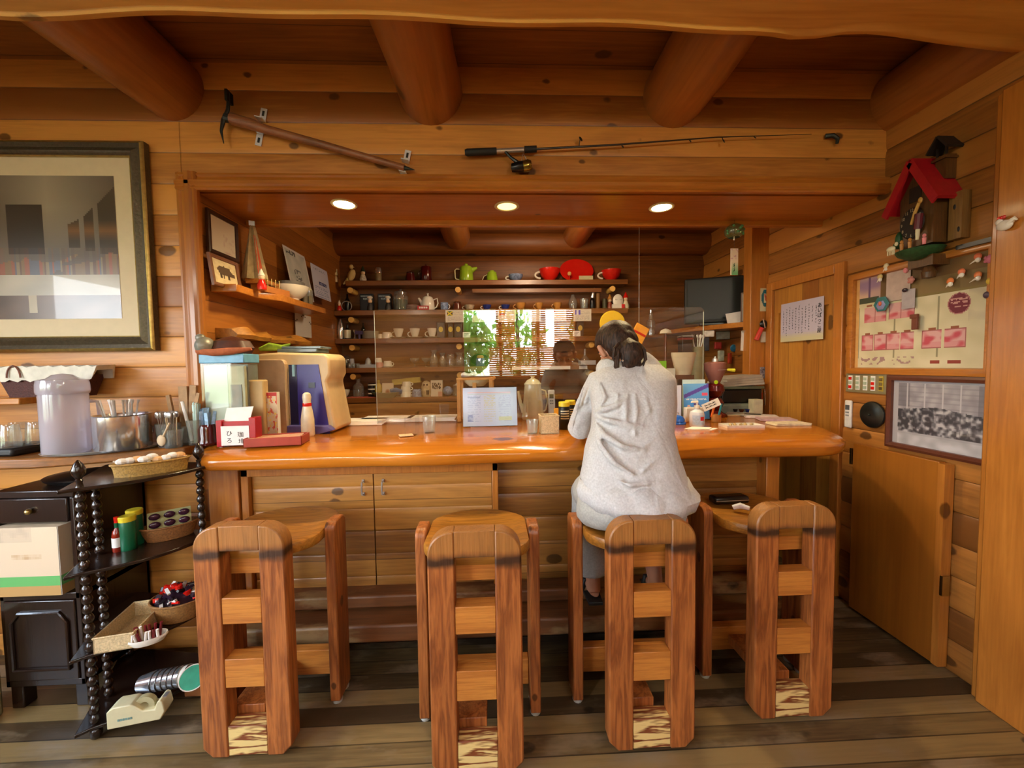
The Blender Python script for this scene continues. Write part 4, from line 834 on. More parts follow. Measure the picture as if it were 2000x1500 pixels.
b=MB(); b.prism([(-.24,.0),(-.055,.0),(-.055,.39)]+arc(-.08,.39,.025,0,PI/2,4)+[(-.24,.415)],-.03,.005,0,MXY); mesh_obj('side_cover',b,BG2,o,bev=.004)
b=MB(); b.bb(-.1,.12,.03,.2,.455,.475); b.bb(-.08,.14,.04,.19,.475,.49); solo('clear_lid_tray',b,pm('slate_clear_tray','66747c',.2,0,.3,14),'stack of clear slate-blue tray lids on the beige machine','tray',(-1.13,2.27,CT),bev=.004)
# paper packs
o=thing('paper_sack','tall tan paper packet standing beside the case','packet',P(505,862),R(3)); b=MB(); b.box((0,.02,.155),(.075,.05,.31)); mesh_obj('sack_body',b,pm('tan_paper','b89a66',.6,0,.15,14),o,bev=.008)
def f_snack(u,v):
    c=hx('c8b08c')
    if v>.93: return hx('b02a20')
    if u<.35: c=mixc(hx('d9c8b0'),hx('8a94b0'),max(0,nz(u,v,7)*2))
    if nz(u*1.4,v*3,3.1)>.22: c=hx('c05038')
    if nz(u*2,v*3,5,4)>.35: c=hx('d8b03c')
    return c
o=thing('snack_bag','tall printed snack bag with red edge and small red flowers','packet',(P(529,860)[0],P(529,860)[1]-.0,CT),R(3)); sheet('bag_body',.075,.245,16,40,f_snack,o,(0,0,0),(0,0,0),.03)
# red flat box with sticks
o=thing('wooden_tray_box','shallow red lacquer box of wooden sticks at the left of the bar','box',P(543,868),R(9)); b=MB(); RB=pm('red_lacquer','a03c2c',.35)
b.bb(-.13,.12,-.05,.08,0,.006); b.bb(-.13,.12,-.05,-.044,0,.042); b.bb(-.13,.12,.074,.08,0,.042); b.bb(-.13,-.124,-.05,.08,0,.042); b.bb(.114,.12,-.05,.08,0,.042); mesh_obj('tray_body',b,RB,o,bev=.002)
rn=random.Random(9)
for k in range(12): b=MB(); b.box((-.005+rn.uniform(-.005,.005),-.036+k*.0095,.03+rn.uniform(-.003,.01)),(.22,.006,.006),0,(0,rn.uniform(-.05,.05),rn.uniform(-.04,.04))); mesh_obj('wooden_stick',b,pm('stick_wood','d8a070',.6),o)
# skittle-shaped bottle
o=thing('skittle_bottle','white skittle-shaped bottle with a red neck ring on the bar','bottle',P(602,852)); b=MB(); b.lathe([(0,0),(.028,0),(.034,.01),(.033,.09),(.026,.14),(.0205,.165),(.0195,.19),(.022,.21),(.019,.228),(.008,.236),(0,.237)],26); mesh_obj('body',b,pm('skittle_white','d8cfb4',.3),o); b=MB(); b.lathe([(.0215,.162),(.0225,.17),(.0215,.18),(.0205,.18)],24); mesh_obj('neck_ring',b,RED,o)
# row of white paper placemats along the back edge
for k,(x0,x1,y,z,lab) in enumerate(((620,745,832,0,'left sheaf of white paper mats along the back of the bar'),(700,800,826,1,'middle sheaf of white paper mats on the bar'),(790,890,824,0,'right sheaf of folded white napkins beside the wooden stand'))):
    a=P(x0,y); c=P(x1,y); b=MB(); x_=(a[0]+c[0])/2; w_=abs(c[0]-a[0]); 
    for q in range(4): b.box((.006*math.sin(q*2+k),.004*q,.004+.006*q),(w_*.96,.17,.005),0,(0,0,.02*math.sin(q+k)))
    solo('paper_mats',b,pm('bright_paper','efe9e4',.7,0,.04),lab,'paper',(x_,max(a[1]+.07,2.48),CT+z*.0))
# stand with card, tumbler
o=thing('card_stand','slim clear stand holding a small wooden card on the bar','stand',P(793,852),R(0)); b=MB(); b.bb(-.004,.0,-.01,.0,0,.10); b.bb(-.004,.05,.0,.06,0,.003); mesh_obj('clear_foot',b,GLASS,o,smooth=0)
b=MB(); b.box((.0,.0,.006),(.07,.055,.004),0,(0,0,.35)); mesh_obj('wooden_card',b,pm('pale_card_wood','d8b890',.6),o)
vessel('water_glass','empty clear tumbler standing alone on the bar left of the menu','glass',P(839,845),'tumbler',.037,.092,SMOKEG,group=None)
vessel('water_glass','clear tumbler just left of the small wicker box','glass',P(1040,847),'tumbler',.032,.075,SMOKEG)
# wooden stand with towel
o=thing('wooden_stand','pale wooden slatted stand behind the menu carrying a towel','stand',(aY(930,800,2.60).x,2.60,CT),R(-2)); PW=pm('pale_birch','c98e4c',.5,0,.12,20)
for x in (-.11,.10): b=MB(); b.bb(x-.013,x+.013,-.012,.012,0,.275); mesh_obj('stand_leg',b,PW,o,bev=.003)
for x in (-.11,.10): b=MB(); b.bb(x-.013,x+.013,.13,.154,0,.275); mesh_obj('stand_leg',b,PW,o,bev=.003)
b=MB(); b.bb(-.125,.115,-.014,.156,.272,.288); b.tube([(.115,-.014,.28),(.115,.156,.28)],.012,8); mesh_obj('stand_top',b,PW,o,bev=.003)
b=MB(); b.bb(-.02,.005,-.018,-.006,.1,.285); mesh_obj('middle_slat',b,PW,o)
b=MB(); b.lathe([(0,.225),(.05,.23),(.085,.26),(.09,.272)],20,(0,.06,0)); mesh_obj('hanging_bowl',b,CREAM,o)
q=(aY(930,800,2.60).x,2.60,CT); b=MB(); secs=[]
for k in range(12):
    x=-.095+.19*k/11; h=.028+.006*math.sin(k*1.7); secs.append([(x,.06+(.06+.004*math.sin(k))*math.cos(a),h/2+.002+h*.5*math.sin(a)*(1+.15*math.sin(a*3+k))) for a in [2*PI*j/14 for j in range(14)]])
b.sweep(secs); solo('folded_towel',b,pm('white_towel','dfe0ea',.9,0,.1,90,.6),'folded white towel on the wooden stand','towel',(q[0]-.0,q[1],CT+.288))
# menu board
def f_menu(u,v):
    c=mixc(hx('b9c6ea'),hx('a8cdf0'),max(0,u-.3))
    if .85<v<.885 and .08<u<.88: c=hx('d8a090')
    elif .82<v<.84 and .08<u<.88: c=hx('a8bcc0')
    for x0,x1,col in ((.08,.33,'8f9cc4'),(.38,.6,'b9b878'),(.66,.88,'94a4d0')):
        if x0<u<x1 and .08<v<.8 and int(v*34)%2==0 and nz(u,v,30,int(x0*10))>-.12: c=mixc(c,hx(col),.55)
    if .66<u<.9 and .13<v<.24: c=mixc(c,hx('c4c85c'),.5)
    if .08<u<.32 and (.66<v<.67 or .745<v<.755): c=hx('7f8cb4')
    if .09<u<.18 and .12<v<.3: c=hx('6f78b4') if nz(u,v,24,5)>-.1 else hx('9aa4d4')
    return tuple(x*.8 for x in c)
o=thing('menu_board','large light blue laminated menu board standing on the bar','menu',P(958,833),R(2.5)); sheet('menu_sheet',.325,.232,70,50,f_menu,o,(0,0,.003),(R(-9),0,0),.004,attrmat('laminated_print',.18,.4,.15))
b=MB(); b.add([(-.12,.005,0),(.12,.005,0),(.12,.09,0),(-.12,.09,0),(-.12,.03,.16),(.12,.03,.16)],[(0,1,2,3),(2,3,4,5)]); mesh_obj('support',b,PAPER,o)
# enamel jug
o=thing('enamel_pot','tall cream enamel coffee pot with domed lid on the bar','pot',(aY(1041,800,2.66).x,2.66,CT)); b=MB(); b.lathe([(0,0),(.072,0),(.076,.008),(.056,.22),(.055,.232),(.05,.232),(0,.23)],30); mesh_obj('body',b,CREAM,o); b=MB(); b.lathe([(.058,.232),(.058,.238),(.04,.262),(.014,.275),(.01,.284),(.018,.29),(0,.292)],24); mesh_obj('lid',b,CREAM,o)
b=MB(); b.tube([(.05,0,.2),(.085,.0,.19),(.1,0,.12),(.085,0,.06),(.068,0,.05)],.006,8); mesh_obj('handle',b,CREAM,o); b=MB(); b.tube([(-.06,0,.05),(-.085,0,.11),(-.098,0,.19)],[.02,.012,.008],8); mesh_obj('spout',b,CREAM,o)
def remote(loc,label,rot,sc_=1,name='remote_control'):
    o=thing(name,label,'remote control',loc,0,None,rot); b=MB(); b.bb(-.02*sc_,.02*sc_,0,.016,0,.15*sc_); mesh_obj('remote_body',b,pm('remote_white','dcdad6',.4),o,bev=.006)
    b=MB(); b.bb(-.013*sc_,.013*sc_,-.001,.002,.098*sc_,.125*sc_); mesh_obj('remote_display',b,pm('grey_lcd','55585c',.2),o)
    for k in range(4): b=MB(); b.bb(-.01*sc_+(k%2)*.011*sc_,-.001*sc_+(k%2)*.011*sc_,-.002,.002,(.08-.016*(k//2))*sc_,(.088-.016*(k//2))*sc_); mesh_obj('button',b,pm('grey_button','8d8f92',.5),o)
    return o
remote((aY(1078,800,2.60).x,2.602,CT+.034),'white air-conditioner remote standing behind the wicker box',(R(-6),0,0),1.1)
b=MB(); b.bb(-.04,.04,-.015,.05,0,.035); solo('remote_holder',b,PORC,'small white holder carrying the standing remote','holder',(aY(1078,800,2.60).x,2.60,CT),bev=.004)
def wick(o,w,d,h,mat,t=.004):
    b=MB(); b.bb(-w/2,w/2,-d/2,d/2,0,t); b.bb(-w/2,w/2,-d/2,-d/2+t,0,h); b.bb(-w/2,w/2,d/2-t,d/2,0,h); b.bb(-w/2,-w/2+t,-d/2,d/2,0,h); b.bb(w/2-t,w/2,-d/2,d/2,0,h); mesh_obj('basket_body',b,mat,o)
    b=MB(); b.tube([(-w/2,-d/2,h),(w/2,-d/2,h),(w/2,d/2,h),(-w/2,d/2,h),(-w/2,-d/2,h)],.004,6); mesh_obj('basket_rim',b,mat,o)
o=thing('wicker_box','small empty cream wicker box on the bar beside the seated person','basket',P(1072,845),R(2)); wick(o,.096,.085,.095,pm('cream_wicker','cdb588',.7,0,.3,170,.8))
for px,py,lab,g in ((1102,838,'black spice bottle with yellow cap next to the wicker box',1),(1114,833,'second yellow-capped spice bottle partly behind the sleeve',0)):
    o=thing('spice_bottle',lab,'bottle',P(px,py)); b=MB(); b.lathe([(0,0),(.03,0),(.032,.004),(.032,.125),(.028,.132),(0,.132)],22); mesh_obj('body',b,BLACK,o); b=MB(); b.lathe([(.031,.130),(.031,.152),(.028,.156),(0,.156)],22); mesh_obj('cap',b,pm('yellow_cap','d8c22a',.4),o)
    b=MB(); b.lathe([(.0325,.05),(.0325,.115)],22,a0=PI*1.1,a1=PI*1.9); [b.lathe([(.033,.06+.014*q),(.033,.066+.014*q)],22,mi=1,a0=PI*1.25,a1=PI*1.75) for q in range(4)]; mesh_obj('label',b,[pm('dark_label','222018',.5),CREAM],o)
b=MB(); b.bb(-.02,.02,0,.03,0,.085); solo('orange_packet',b,pm('orange_card','d8941e',.5,0,.2,40),'small orange packet behind the black spice bottle','packet',P(1089,824))
# acrylic screen
o=thing('acrylic_screen','clear acrylic screen standing along the bar and mirroring the window','screen',(0,2.52,CT))
xl=aY(733,700,2.52).x; xr=aY(1374,700,2.52).x
zt_=aY(1200,601,2.52).z-CT; pts=[(xl,0),(xr,0),(xr,zt_-.03)]+arc(xr-.03,zt_-.03,.03,0,PI/2,5)+[(xl+.03,zt_),(xl,zt_)]
b=MB(); b.prism(pts,0,.004,0,MXY); mesh_obj('acrylic_sheet',b,glass('acrylic','fdfefd',2.6,.99,.004),o,smooth=0)
for (xa,xb,za,zb) in ((xr-.0025,xr,.0,zt_-.03),(xl,xl+.002,0,zt_-.01),): b=MB(); b.bb(xa,xb,-.0005,.0045,za,zb); mesh_obj('screen_edge',b,pm('acrylic_edge','a8aca0',.3),o)
for x in (xl+.25,xr-.25): b=MB(); b.bb(x-.003,x+.003,-.06,.06,0,.08); mesh_obj('screen_foot',b,GLASS,o,smooth=0)
# ---- right of the person
o=thing('leaflet_stack','pale blue-white leaflets standing right behind the seated person','leaflets',(aY(1318,800,2.44).x,2.44,CT),R(-3)); b=MB(); b.bb(-.05,.04,0,.01,0,.225); mesh_obj('front_leaflet',b,pm('pale_blue_paper','ccd2e4',.6,0,.04),o)
def f_book(u,v):
    c=mixc(hx('3f84d8'),hx('6fb0ea'),v)
    if abs((v-.66)-(u-.1)*.32)<.055 and u>.03: c=hx('5a4aa8')
    if .72<u<.95 and .66<v<.74: c=hx('e05a78')
    if .1<u<.9 and .54<v<.59 and nz(u,v,26)>-.15: c=hx('dbe6f6')
    if (u-.2)**2*2+(v-.3)**2<.012: c=hx('e8b8a8')
    if (u-.5)**2*2+(v-.38)**2<.02: c=hx('5a3f8a')
    return c
o=thing('holiday_booklet','blue printed booklet standing behind the hand sanitizer','booklet',(aY(1362,800,2.45).x,2.455,CT+.008),R(-2)); sheet('booklet_cover',.163,.225,40,50,f_book,o,(0,0,0),(R(-5),0,0),.004); 
b=MB(); b.bb(-.08,.065,.030,.034,0,.25); mesh_obj('back_leaflet',b,pm('mint_white_paper','c4dce0',.6),o)
o=thing('counter_bell','blue domed counter bell on the bar beside the sanitizer','bell',P(1324,828)); BL=pm('blue_enamel','1f5cc0',.2); b=MB(); b.lathe([(0,0),(.044,0),(.046,.005),(.043,.014),(.03,.016),(0,.016)],26); mesh_obj('bell_base',b,BL,o); b=MB(); b.lathe([(.039,.018),(.038,.03),(.028,.045),(.01,.052),(0,.053)],26); mesh_obj('bell_dome',b,BL,o); b=MB(); b.lathe([(0,.053),(.003,.053),(.003,.063),(.006,.065),(.004,.069),(0,.07)],12); mesh_obj('button',b,CHROME,o)
o=thing('hand_sanitizer','white pump bottle of hand sanitizer with a red mark on the bar','bottle',P(1361,833)); b=MB(); b.lathe([(0,0),(.036,0),(.04,.006),(.04,.07),(.036,.085),(.015,.1),(.014,.108),(0,.108)],26); mesh_obj('body',b,pm('translucent_white','d4dcea',.25,0,.04),o)
b=MB(); b.lathe([(.0403,.015),(.0403,.068)],26,a0=PI*1.15,a1=PI*1.85); mesh_obj('label',b,pm('pale_blue_label','b8cce8',.5,0,.2,90),o); b=MB(); b.lathe([(.0408,.038),(.0408,.06)],12,a0=PI*1.5,a1=PI*1.72); mesh_obj('red_mark',b,RED,o)
b=MB(); b.lathe([(0,.106),(.017,.106),(.016,.122),(.006,.124),(.005,.14),(0,.14)],18); b.tube([(.004,0,.142),(-.03,0,.143),(-.035,0,.138)],[.008,.006,.003],8); mesh_obj('pump',b,WHITE,o)
b=MB(); b.bb(-.06,.055,0,.04,0,.09); solo('clear_cup_box',b,pm('clear_box_white','d6cfc4',.35,0,.1,30),'white translucent box right behind the pump bottle','box',(aY(1358,800,2.39).x,2.385,CT),bev=.006)
o=thing('tilted_sign','small white handwritten sign tilted above the pen pot','sign',(aY(1390,800,2.35).x,2.34,CT+.105),0,None,(R(-12),R(-22),0)); b=MB(); b.bb(-.06,.05,0,.003,-.015,.03); mesh_obj('sign_card',b,PAPER,o); b=MB(); [b.bb(-.045+.009*k,-.039+.009*k,-.001,0,.012-.016*(k%2)*0+z_,.020+z_-.002*(k%3)) for z_ in (0,-.014) for k in range(8)]; mesh_obj('written_marks',b,INK,o)
o=thing('tool_pot','brown pot of orange and teal handled tools behind the sanitizer','pot',(aY(1399,800,2.38).x,2.38,CT)); b=MB(); b.lathe(lp('mug',.028,.045),18); mesh_obj('pot_body',b,TAN,o)
for x,m,a in ((-.01,pm('orange_plastic','d86a1e',.4),-.25),(.012,pm('teal_plastic','1f7f94',.4),.3)): b=MB(); b.box((x+math.sin(a)*.04,0,.07),(.012,.008,.085),0,(0,-a if x<0 else a*.8,0)); mesh_obj('tool_handle',b,m,o,bev=.003)
b=MB(); b.add([(-.085,-.03,0),(.04,-.055,0),(.105,.0,0),(.02,.045,0),(-.085,-.03,.003),(.04,-.055,.003),(.105,.0,.003),(.02,.045,.003)],[(0,1,2,3),(7,6,5,4),(0,4,5,1),(1,5,6,2),(2,6,7,3),(3,7,4,0)]); b.add([(-.095,-.02,.004),(.03,-.05,.004),(.075,.01,.004),(-.02,.045,.004),(-.095,-.02,.007),(.03,-.05,.007),(.075,.01,.007),(-.02,.045,.007)],[(0,1,2,3),(7,6,5,4),(0,4,5,1),(1,5,6,2),(2,6,7,3),(3,7,4,0)]); solo('paper_napkin',b,pm('bright_paper','efe9e4',.7),'loose folded white paper napkin on the bar right of the person','napkin',P(1366,838))
o=thing('serving_tray','small white rectangular tray with items on the bar','tray',P(1447,833),R(-2)); b=MB(); b.prism([(-.09,-.045),(.09,-.045),(.1,.04),(-.1,.04)],0,.004); b.bb(-.1,.1,-.05,-.044,0,.014); b.bb(-.105,.105,.04,.046,0,.014); b.bb(-.105,-.1,-.05,.046,0,.014); b.bb(.1,.105,-.05,.046,0,.014); mesh_obj('tray_body',b,WHITE,o); b=MB(); [b.ball((-.06+.03*k,.0+.01*(k%2),.01),.01,8) for k in range(5)]; mesh_obj('tray_contents',b,pm('mixed_sweets','b8a070',.5,0,.5,80),o)
for k,(px,py,w,d,rz,lab,c) in enumerate(((1546,831,.20,.10,-.06,'pale clipboard lying at the right end of the bar','e8dcc0'),(1520,822,.19,.13,-.35,'pink-edged magazine on the right end of the bar','cdb0bc'),(1490,816,.18,.13,-.5,'white printed sheets behind the magazine','dcd4d6'),(1455,812,.2,.12,-.6,'grey newspaper fan under the white sheets','9c9488'))):
    q=P(px,py); b=MB(); [b.box((.004*j,.003*j,.003+.004*j),(w,d,.0035),0,(0,0,.03*j)) for j in range(3)]; solo('magazine',b,pm('mag_%d'%k,c,.5,0,.25,40),lab,'magazine',(q[0],q[1]+.03,CT+.0),rz)
b=MB(); b.lathe([(0,0),(.05,0),(.06,.008),(.058,.01),(.045,.003),(0,.003)],24,sy=.6); solo('small_dish',b,CREAM,'flat cream dish behind the tool pot','dish',P(1432,812))
b=MB(); b.bb(-.03,.035,0,.06,0,.10); solo('sugar_carton',b,pm('tan_white_carton','c8c4a8',.5,0,.2,20),'pale carton with an orange top standing near the post','carton',P(1480,808))
for k,px in enumerate((1435,1448,1461)): vessel('small_cup',['dark glossy','brown','blue-grey'][k]+' tiny cup behind the white tray','cup',P(px,806),'cup',.02,.028,[BLACK,BROWN,NAVY][k])
# ---- behind the screen, right half
b=MB(); M=Euler((R(90),0,0)).to_matrix().to_4x4(); b.lathe([(0,-.008),(.10,-.008),(.105,0),(.10,.008),(0,.008)],44,M=M); q=aY(1196,632,3.2); solo('yellow_disc',b,pm('bright_yellow','f0c828',.5,0,.05,8),'round bright yellow disc above the seated person','disc',(q.x,3.2,q.z))
b=MB(); b.tube([(q.x+.06,3.21,CT-.1),(q.x+.06,3.21,q.z+.0)],.006,8); solo('disc_pole',b,STEEL,'thin metal pole carrying the yellow disc','pole',(0,0,0))
b=MB(); b.bb(-.6,1.25,-.38,.2,-.05,0); solo('work_counter',b,W_SHELF,'lower kitchen worktop behind the bar at right','counter',(.75,3.15,.95)); 
b=MB(); b.bb(-.6,1.25,-.38,.2,0,.9); solo('work_cabinet',b,W_DARK,'dark cabinet carrying the lower kitchen worktop','cabinet',(.75,3.17,0))
o=thing('orange_pennant','orange diamond-shaped packet with a red stripe hanging behind the bar','packet',(aY(1250,650,2.95).x,2.95,aY(1250,650,2.95).z),0,None,(0,R(28),0)); b=MB(); b.bb(-.055,.055,0,.012,-.07,.06); mesh_obj('packet_body',b,pm('orange_paper','e0961e',.6),o,bev=.006); b=MB(); b.box((0,-.001,-.005),(.1,.003,.016)); mesh_obj('red_stripe',b,RED,o)
b=MB(); p=aY(1248,640,2.96); b.tube([(0,0,0),(0,0,2.62-p.z)],.0012,6); solo('hanging_string',b,STEEL,'thin string holding the orange packet from above','string',(p.x,p.y,p.z))
def kp(px,py,Y): p=aY(px,py,Y); return (p.x,Y,p.z)
vessel('salt_shaker','silver-topped glass shaker standing right of the yellow disc','shaker',kp(1226,655,3.68),'can',.02,.09,SMOKEG,lid=CHROME)
b=MB(); b.bb(-.12,.3,-.06,.17,-.02,0); q=kp(1230,656,3.68); solo('small_ledge',b,W_SHELF,'small wooden ledge under the glass siphon','shelf',q)
o=thing('glass_siphon','tall glass coffee siphon with two bulbs at the back of the kitchen','siphon',kp(1271,656,3.68)); 
for z,r_ in ((.0,.036),(.075,.04),(.15,.02)): b=MB(); b.lathe([(a*r_*1,zz*.07+z) for a,zz in PRO['jar']],18); mesh_obj('glass_bulb',b,SMOKEG,o)
b=MB(); b.tube([(0,0,.21),(.0,0,.24)],.012,10); mesh_obj('top_stopper',b,CHROME,o)
o=thing('desk_lamp','brown turned lamp stand with a small white folded shade','lamp',(aY(1300,700,3.1).x,3.1,.95)); b=MB(); z1=aY(1300,650,3.1).z-.95; b.lathe([(0,0),(.05,0),(.045,.015),(.02,.03),(.012,z1*.3),(.02,z1*.4),(.01,z1*.5),(.009,z1),(0,z1)],16); mesh_obj('pole',b,BROWN,o); b=MB(); b.lathe([(.05,z1-.005),(.04,z1+.02),(0,z1+.035)],12,sy=.5); mesh_obj('shade',b,pm('white_cloth','d8d2c4',.7),o)
o=thing('coffee_grinder','black coffee grinder with a red band and clear bowl','grinder',(aY(1338,690,3.0).x,3.0,.95)); b=MB(); zt=aY(1338,655,3.0).z-.95; b.bb(-.04,.04,-.04,.04,zt-.13,zt); b.bb(-.02,.02,.0,.03,0,zt-.13); mesh_obj('grinder_body',b,BLACK,o,bev=.005); b=MB(); b.bb(-.042,.042,-.042,.042,zt-.035,zt-.02); mesh_obj('red_band',b,pm('maroon','7a2020',.4),o); b=MB(); b.bb(-.044,.044,-.044,.044,zt-.012,zt-.004); mesh_obj('silver_band',b,CHROME,o); b=MB(); b.lathe([(.02,zt-.14),(.045,zt-.19),(.05,zt-.23),(0,zt-.23)],18); mesh_obj('clear_bowl',b,SMOKEG,o)
o=thing('utensil_holder','olive pot holding knives and ladles behind the bar','pot',(aY(1360,700,3.0).x+.02,3.02,.95)); zt=aY(1360,685,3.0).z-.95; b=MB(); b.lathe([(0,0),(.05,0),(.05,zt+.03),(.045,zt+.03),(.04,0.02),(0,.02)],18); mesh_obj('pot_body',b,pm('olive_pot','7d7a5a',.5),o)
for k in range(5): b=MB(); a=-.3+k*.15; b.tube([(a*.05,0,zt-.02),(a*.14,0,zt+.10)],.006,8); b.ball((a*.15,0,zt+.11),(.012,.004,.018),8); mesh_obj('utensil',b,[STEEL,BLACK,STEEL,WHITE,STEEL][k],o)
o=thing('filter_papers','cream paper coffee filters stacked in a flared bundle','filters',(aY(1332,730,2.68).x,2.66,aY(1332,732,2.66).z)); 
for k in range(3): b=MB(); h=.14; b.lathe([(.052,k*.008),(.055,.01+k*.008),(.085,h+k*.006),(.083,h+k*.006),(.05,.012+k*.008)],22,sy=.55); mesh_obj('filter_paper',b,pm('cream_filter','dcd0b6',.7,0,.08,20),o)
q=aY(1332,732,2.66); b=MB(); b.bb(-.065,.065,-.04,.05,CT-q.z,0); solo('filter_box',b,pm('brown_box','5a3226',.6),'brown box under the paper filters','box',(q.x,2.66,q.z-.001))
b=MB(); b.bb(-.03,.04,0,.01,0,aY(1290,705,2.6).z-CT); q=P(1296,800); solo('green_notebook',b,pm('apple_green','7ed02a',.4),'apple green notebook edge behind the shoulder of the person','notebook',(aY(1290,720,2.6).x,2.6,CT))
b=MB(); b.bb(-.03,.05,.012,.02,-.0,.33); solo('white_folder',b,PAPER,'white folder behind the green notebook','folder',(aY(1306,720,2.6).x,2.6,CT+.0))
# grinder with pink hopper
q=P(1398,806); o=thing('pink_hopper_grinder','round dark red coffee mill with a pink clear hopper','grinder',(aY(1396,760,2.62).x,2.62,CT)); DR=pm('dark_red_enamel','5a1512',.2,.2,.1,20)
b=MB(); b.lathe([(0,0),(.07,0),(.075,.015),(.05,.03),(.035,.045),(.05,.07),(.058,.095),(.045,.12),(.03,.13),(.05,.15),(.062,.175),(.055,.21),(.035,.225),(0,.225)],26); mesh_obj('mill_body',b,DR,o)
b=MB(); b.lathe([(.03,.22),(.045,.26),(.068,.32),(.07,.36),(.055,.368),(0,.372)],26); mesh_obj('hopper',b,pm('pink_hopper','8a5c56',.15,0,.15,10),o); b=MB(); b.lathe([(0,.368),(.02,.368),(.018,.39),(.008,.395),(.008,.405),(0,.406)],14); mesh_obj('hopper_knob',b,STEEL,o)
b=MB(); M=Matrix.Translation((-.03,-.066,.235))@Euler((R(90),0,0)).to_matrix().to_4x4(); b.lathe([(0,0),(.013,0),(.013,.003),(0,.003)],20,M=M); mesh_obj('lime_sticker',b,pm('lime_sticker','b8e01e',.5),o)
b=MB(); b.tube([(-.02,-.07,.315),(.04,-.08,.317)],.0015,6); mesh_obj('stirrer_stem',b,STEEL,o); b=MB(); b.tube([(.04,-.08,.317),(.085,-.08,.312)],[.007,.012],8); mesh_obj('yellow_tag',b,pm('yellow_tag','dcdc3c',.5),o)
# pile: printer, black machine, plastic-wrapped thing
q=aY(1435,800,2.85); b=MB(); b.bb(-.17,.16,-.1,.1,0,.0+.17); solo('wrapped_appliance',b,pm('grey_green_plastic','8a948a',.3,0,.35,9),'grey appliance under clear plastic at the right end','appliance',(q.x,2.88,.95),bev=.02)
o=thing('black_toaster','black appliance with chrome edge, above the plastic-wrapped appliance','appliance',(q.x,2.88,1.12)); b=MB(); b.bb(-.14,.16,-.1,.1,0,.10); mesh_obj('body',b,BLACK,o,bev=.01); b=MB(); b.bb(-.15,.17,-.11,.1,.10,.12); mesh_obj('grey_lid',b,pm('grey_green_metal','5d6a5c',.3,.3),o,bev=.004)
b=MB(); [b.box((.005*k,0,.01+.018*k),(.33-.02*k,.2,.016),0,(0,R(-3),.06*k)) for k in range(4)]; solo('paper_pile',b,pm('grey_paper','a8a298',.7,0,.2,12),'slanted pile of grey papers over the black appliance','papers',(q.x+.01,2.88,1.242))
# hung notes etc. near the TV shelf
o=thing('hanging_notes','white handwritten notes clipped below the corner shelf','notes',kp(1458,648,2.98)); 
for k in range(3): b=MB(); b.box((.0+.012*k,-.004*k,-.07),(.085,.001,.15),0,(R(3*k),R(2-3*k),0)); mesh_obj('note_sheet',b,PAPER,o)
b=MB(); b.bb(-.035,.05,-.012,.005,-.005,.01); mesh_obj('clip',b,STEEL,o)
def f_pic(u,v): return mixc(mixc(hx('8a8270'),hx('7a5a78'),nz(u,v,4)+.5),hx('6f7c50'),max(0,nz(u,v,7,2)*1.6))
o=thing('picture_calendar','narrow picture calendar strip hanging beside the wooden post','calendar',kp(1467,770,2.97)); sheet('calendar_sheet',.075,.36,12,40,f_pic,o,(0,0,-.01),(0,0,0),.003); b=MB(); b.bb(-.045,-.038,-.004,.004,-.02,.36); mesh_obj('white_edge',b,PAPER,o)
b=MB(); b.ball((0,0,0),(.032,.012,.032),10); solo('blue_rosette',b,pm('blue_foil2','2f7fb0',.3,0,.5,60),'round blue ornament hanging on the side wall','ornament',kp(1433,680,3.3),smooth=0)
for k,(px,py,Y,w,h,c,lab) in enumerate(((1412,655,3.4,.11,.07,'9a9a88','pale crumpled bag pinned under the corner shelf'),(1385,652,3.1,.075,.05,'d2cfc8','small white tag hanging under the shelf corner'),(1379,672,3.4,.05,.12,'4a4a54','dark grey cloth hanging under the shelf corner'),(1402,675,3.4,.06,.06,'a02a24','small red packet on the side wall'),(1408,695,3.3,.05,.09,'b8c4b4','pale green and white tube on the side wall'),(1425,700,3.3,.03,.09,'b03a20','thin red holder on the side wall'),(1446,708,3.3,.06,.05,'a8301e','red lid hanging low on the side wall'),(1368,705,3.1,.05,.07,'a86a2a','orange-brown block by the utensils'))):
    b=MB(); b.bb(-w/2,w/2,-.012,.012,-h/2,h/2); solo('hanging_item',b,pm('hang_%d'%k,c,.6,0,.3,30),lab,'hanging item',kp(px,py,Y),rz=.1*k-.3,bev=.006)
# tv shelf: card and frame
b=MB(); b.bb(-.06,.06,0,.003,0,.09); p=aY(1437,628,3.12); solo('note_card',b,PAPER,'small white note card leaning before the television','card',(p.x,3.12,1.725),rz=-.2,rot=(R(-10),R(-8),-.2))
o=thing('framed_certificate','narrow framed certificate standing between the television and post','frame',(aY(1465,600,3.05).x,3.05,1.725),R(-55)); b=MB(); b.bb(-.07,.07,0,.015,0,.24); mesh_obj('frame',b,pm('dark_frame','5a3a26',.4),o,bev=.003); b=MB(); b.bb(-.055,.055,-.002,.0,.015,.225); mesh_obj('paper_sheet',b,pm('grey_certificate','a8a494',.6,0,.2,30),o)
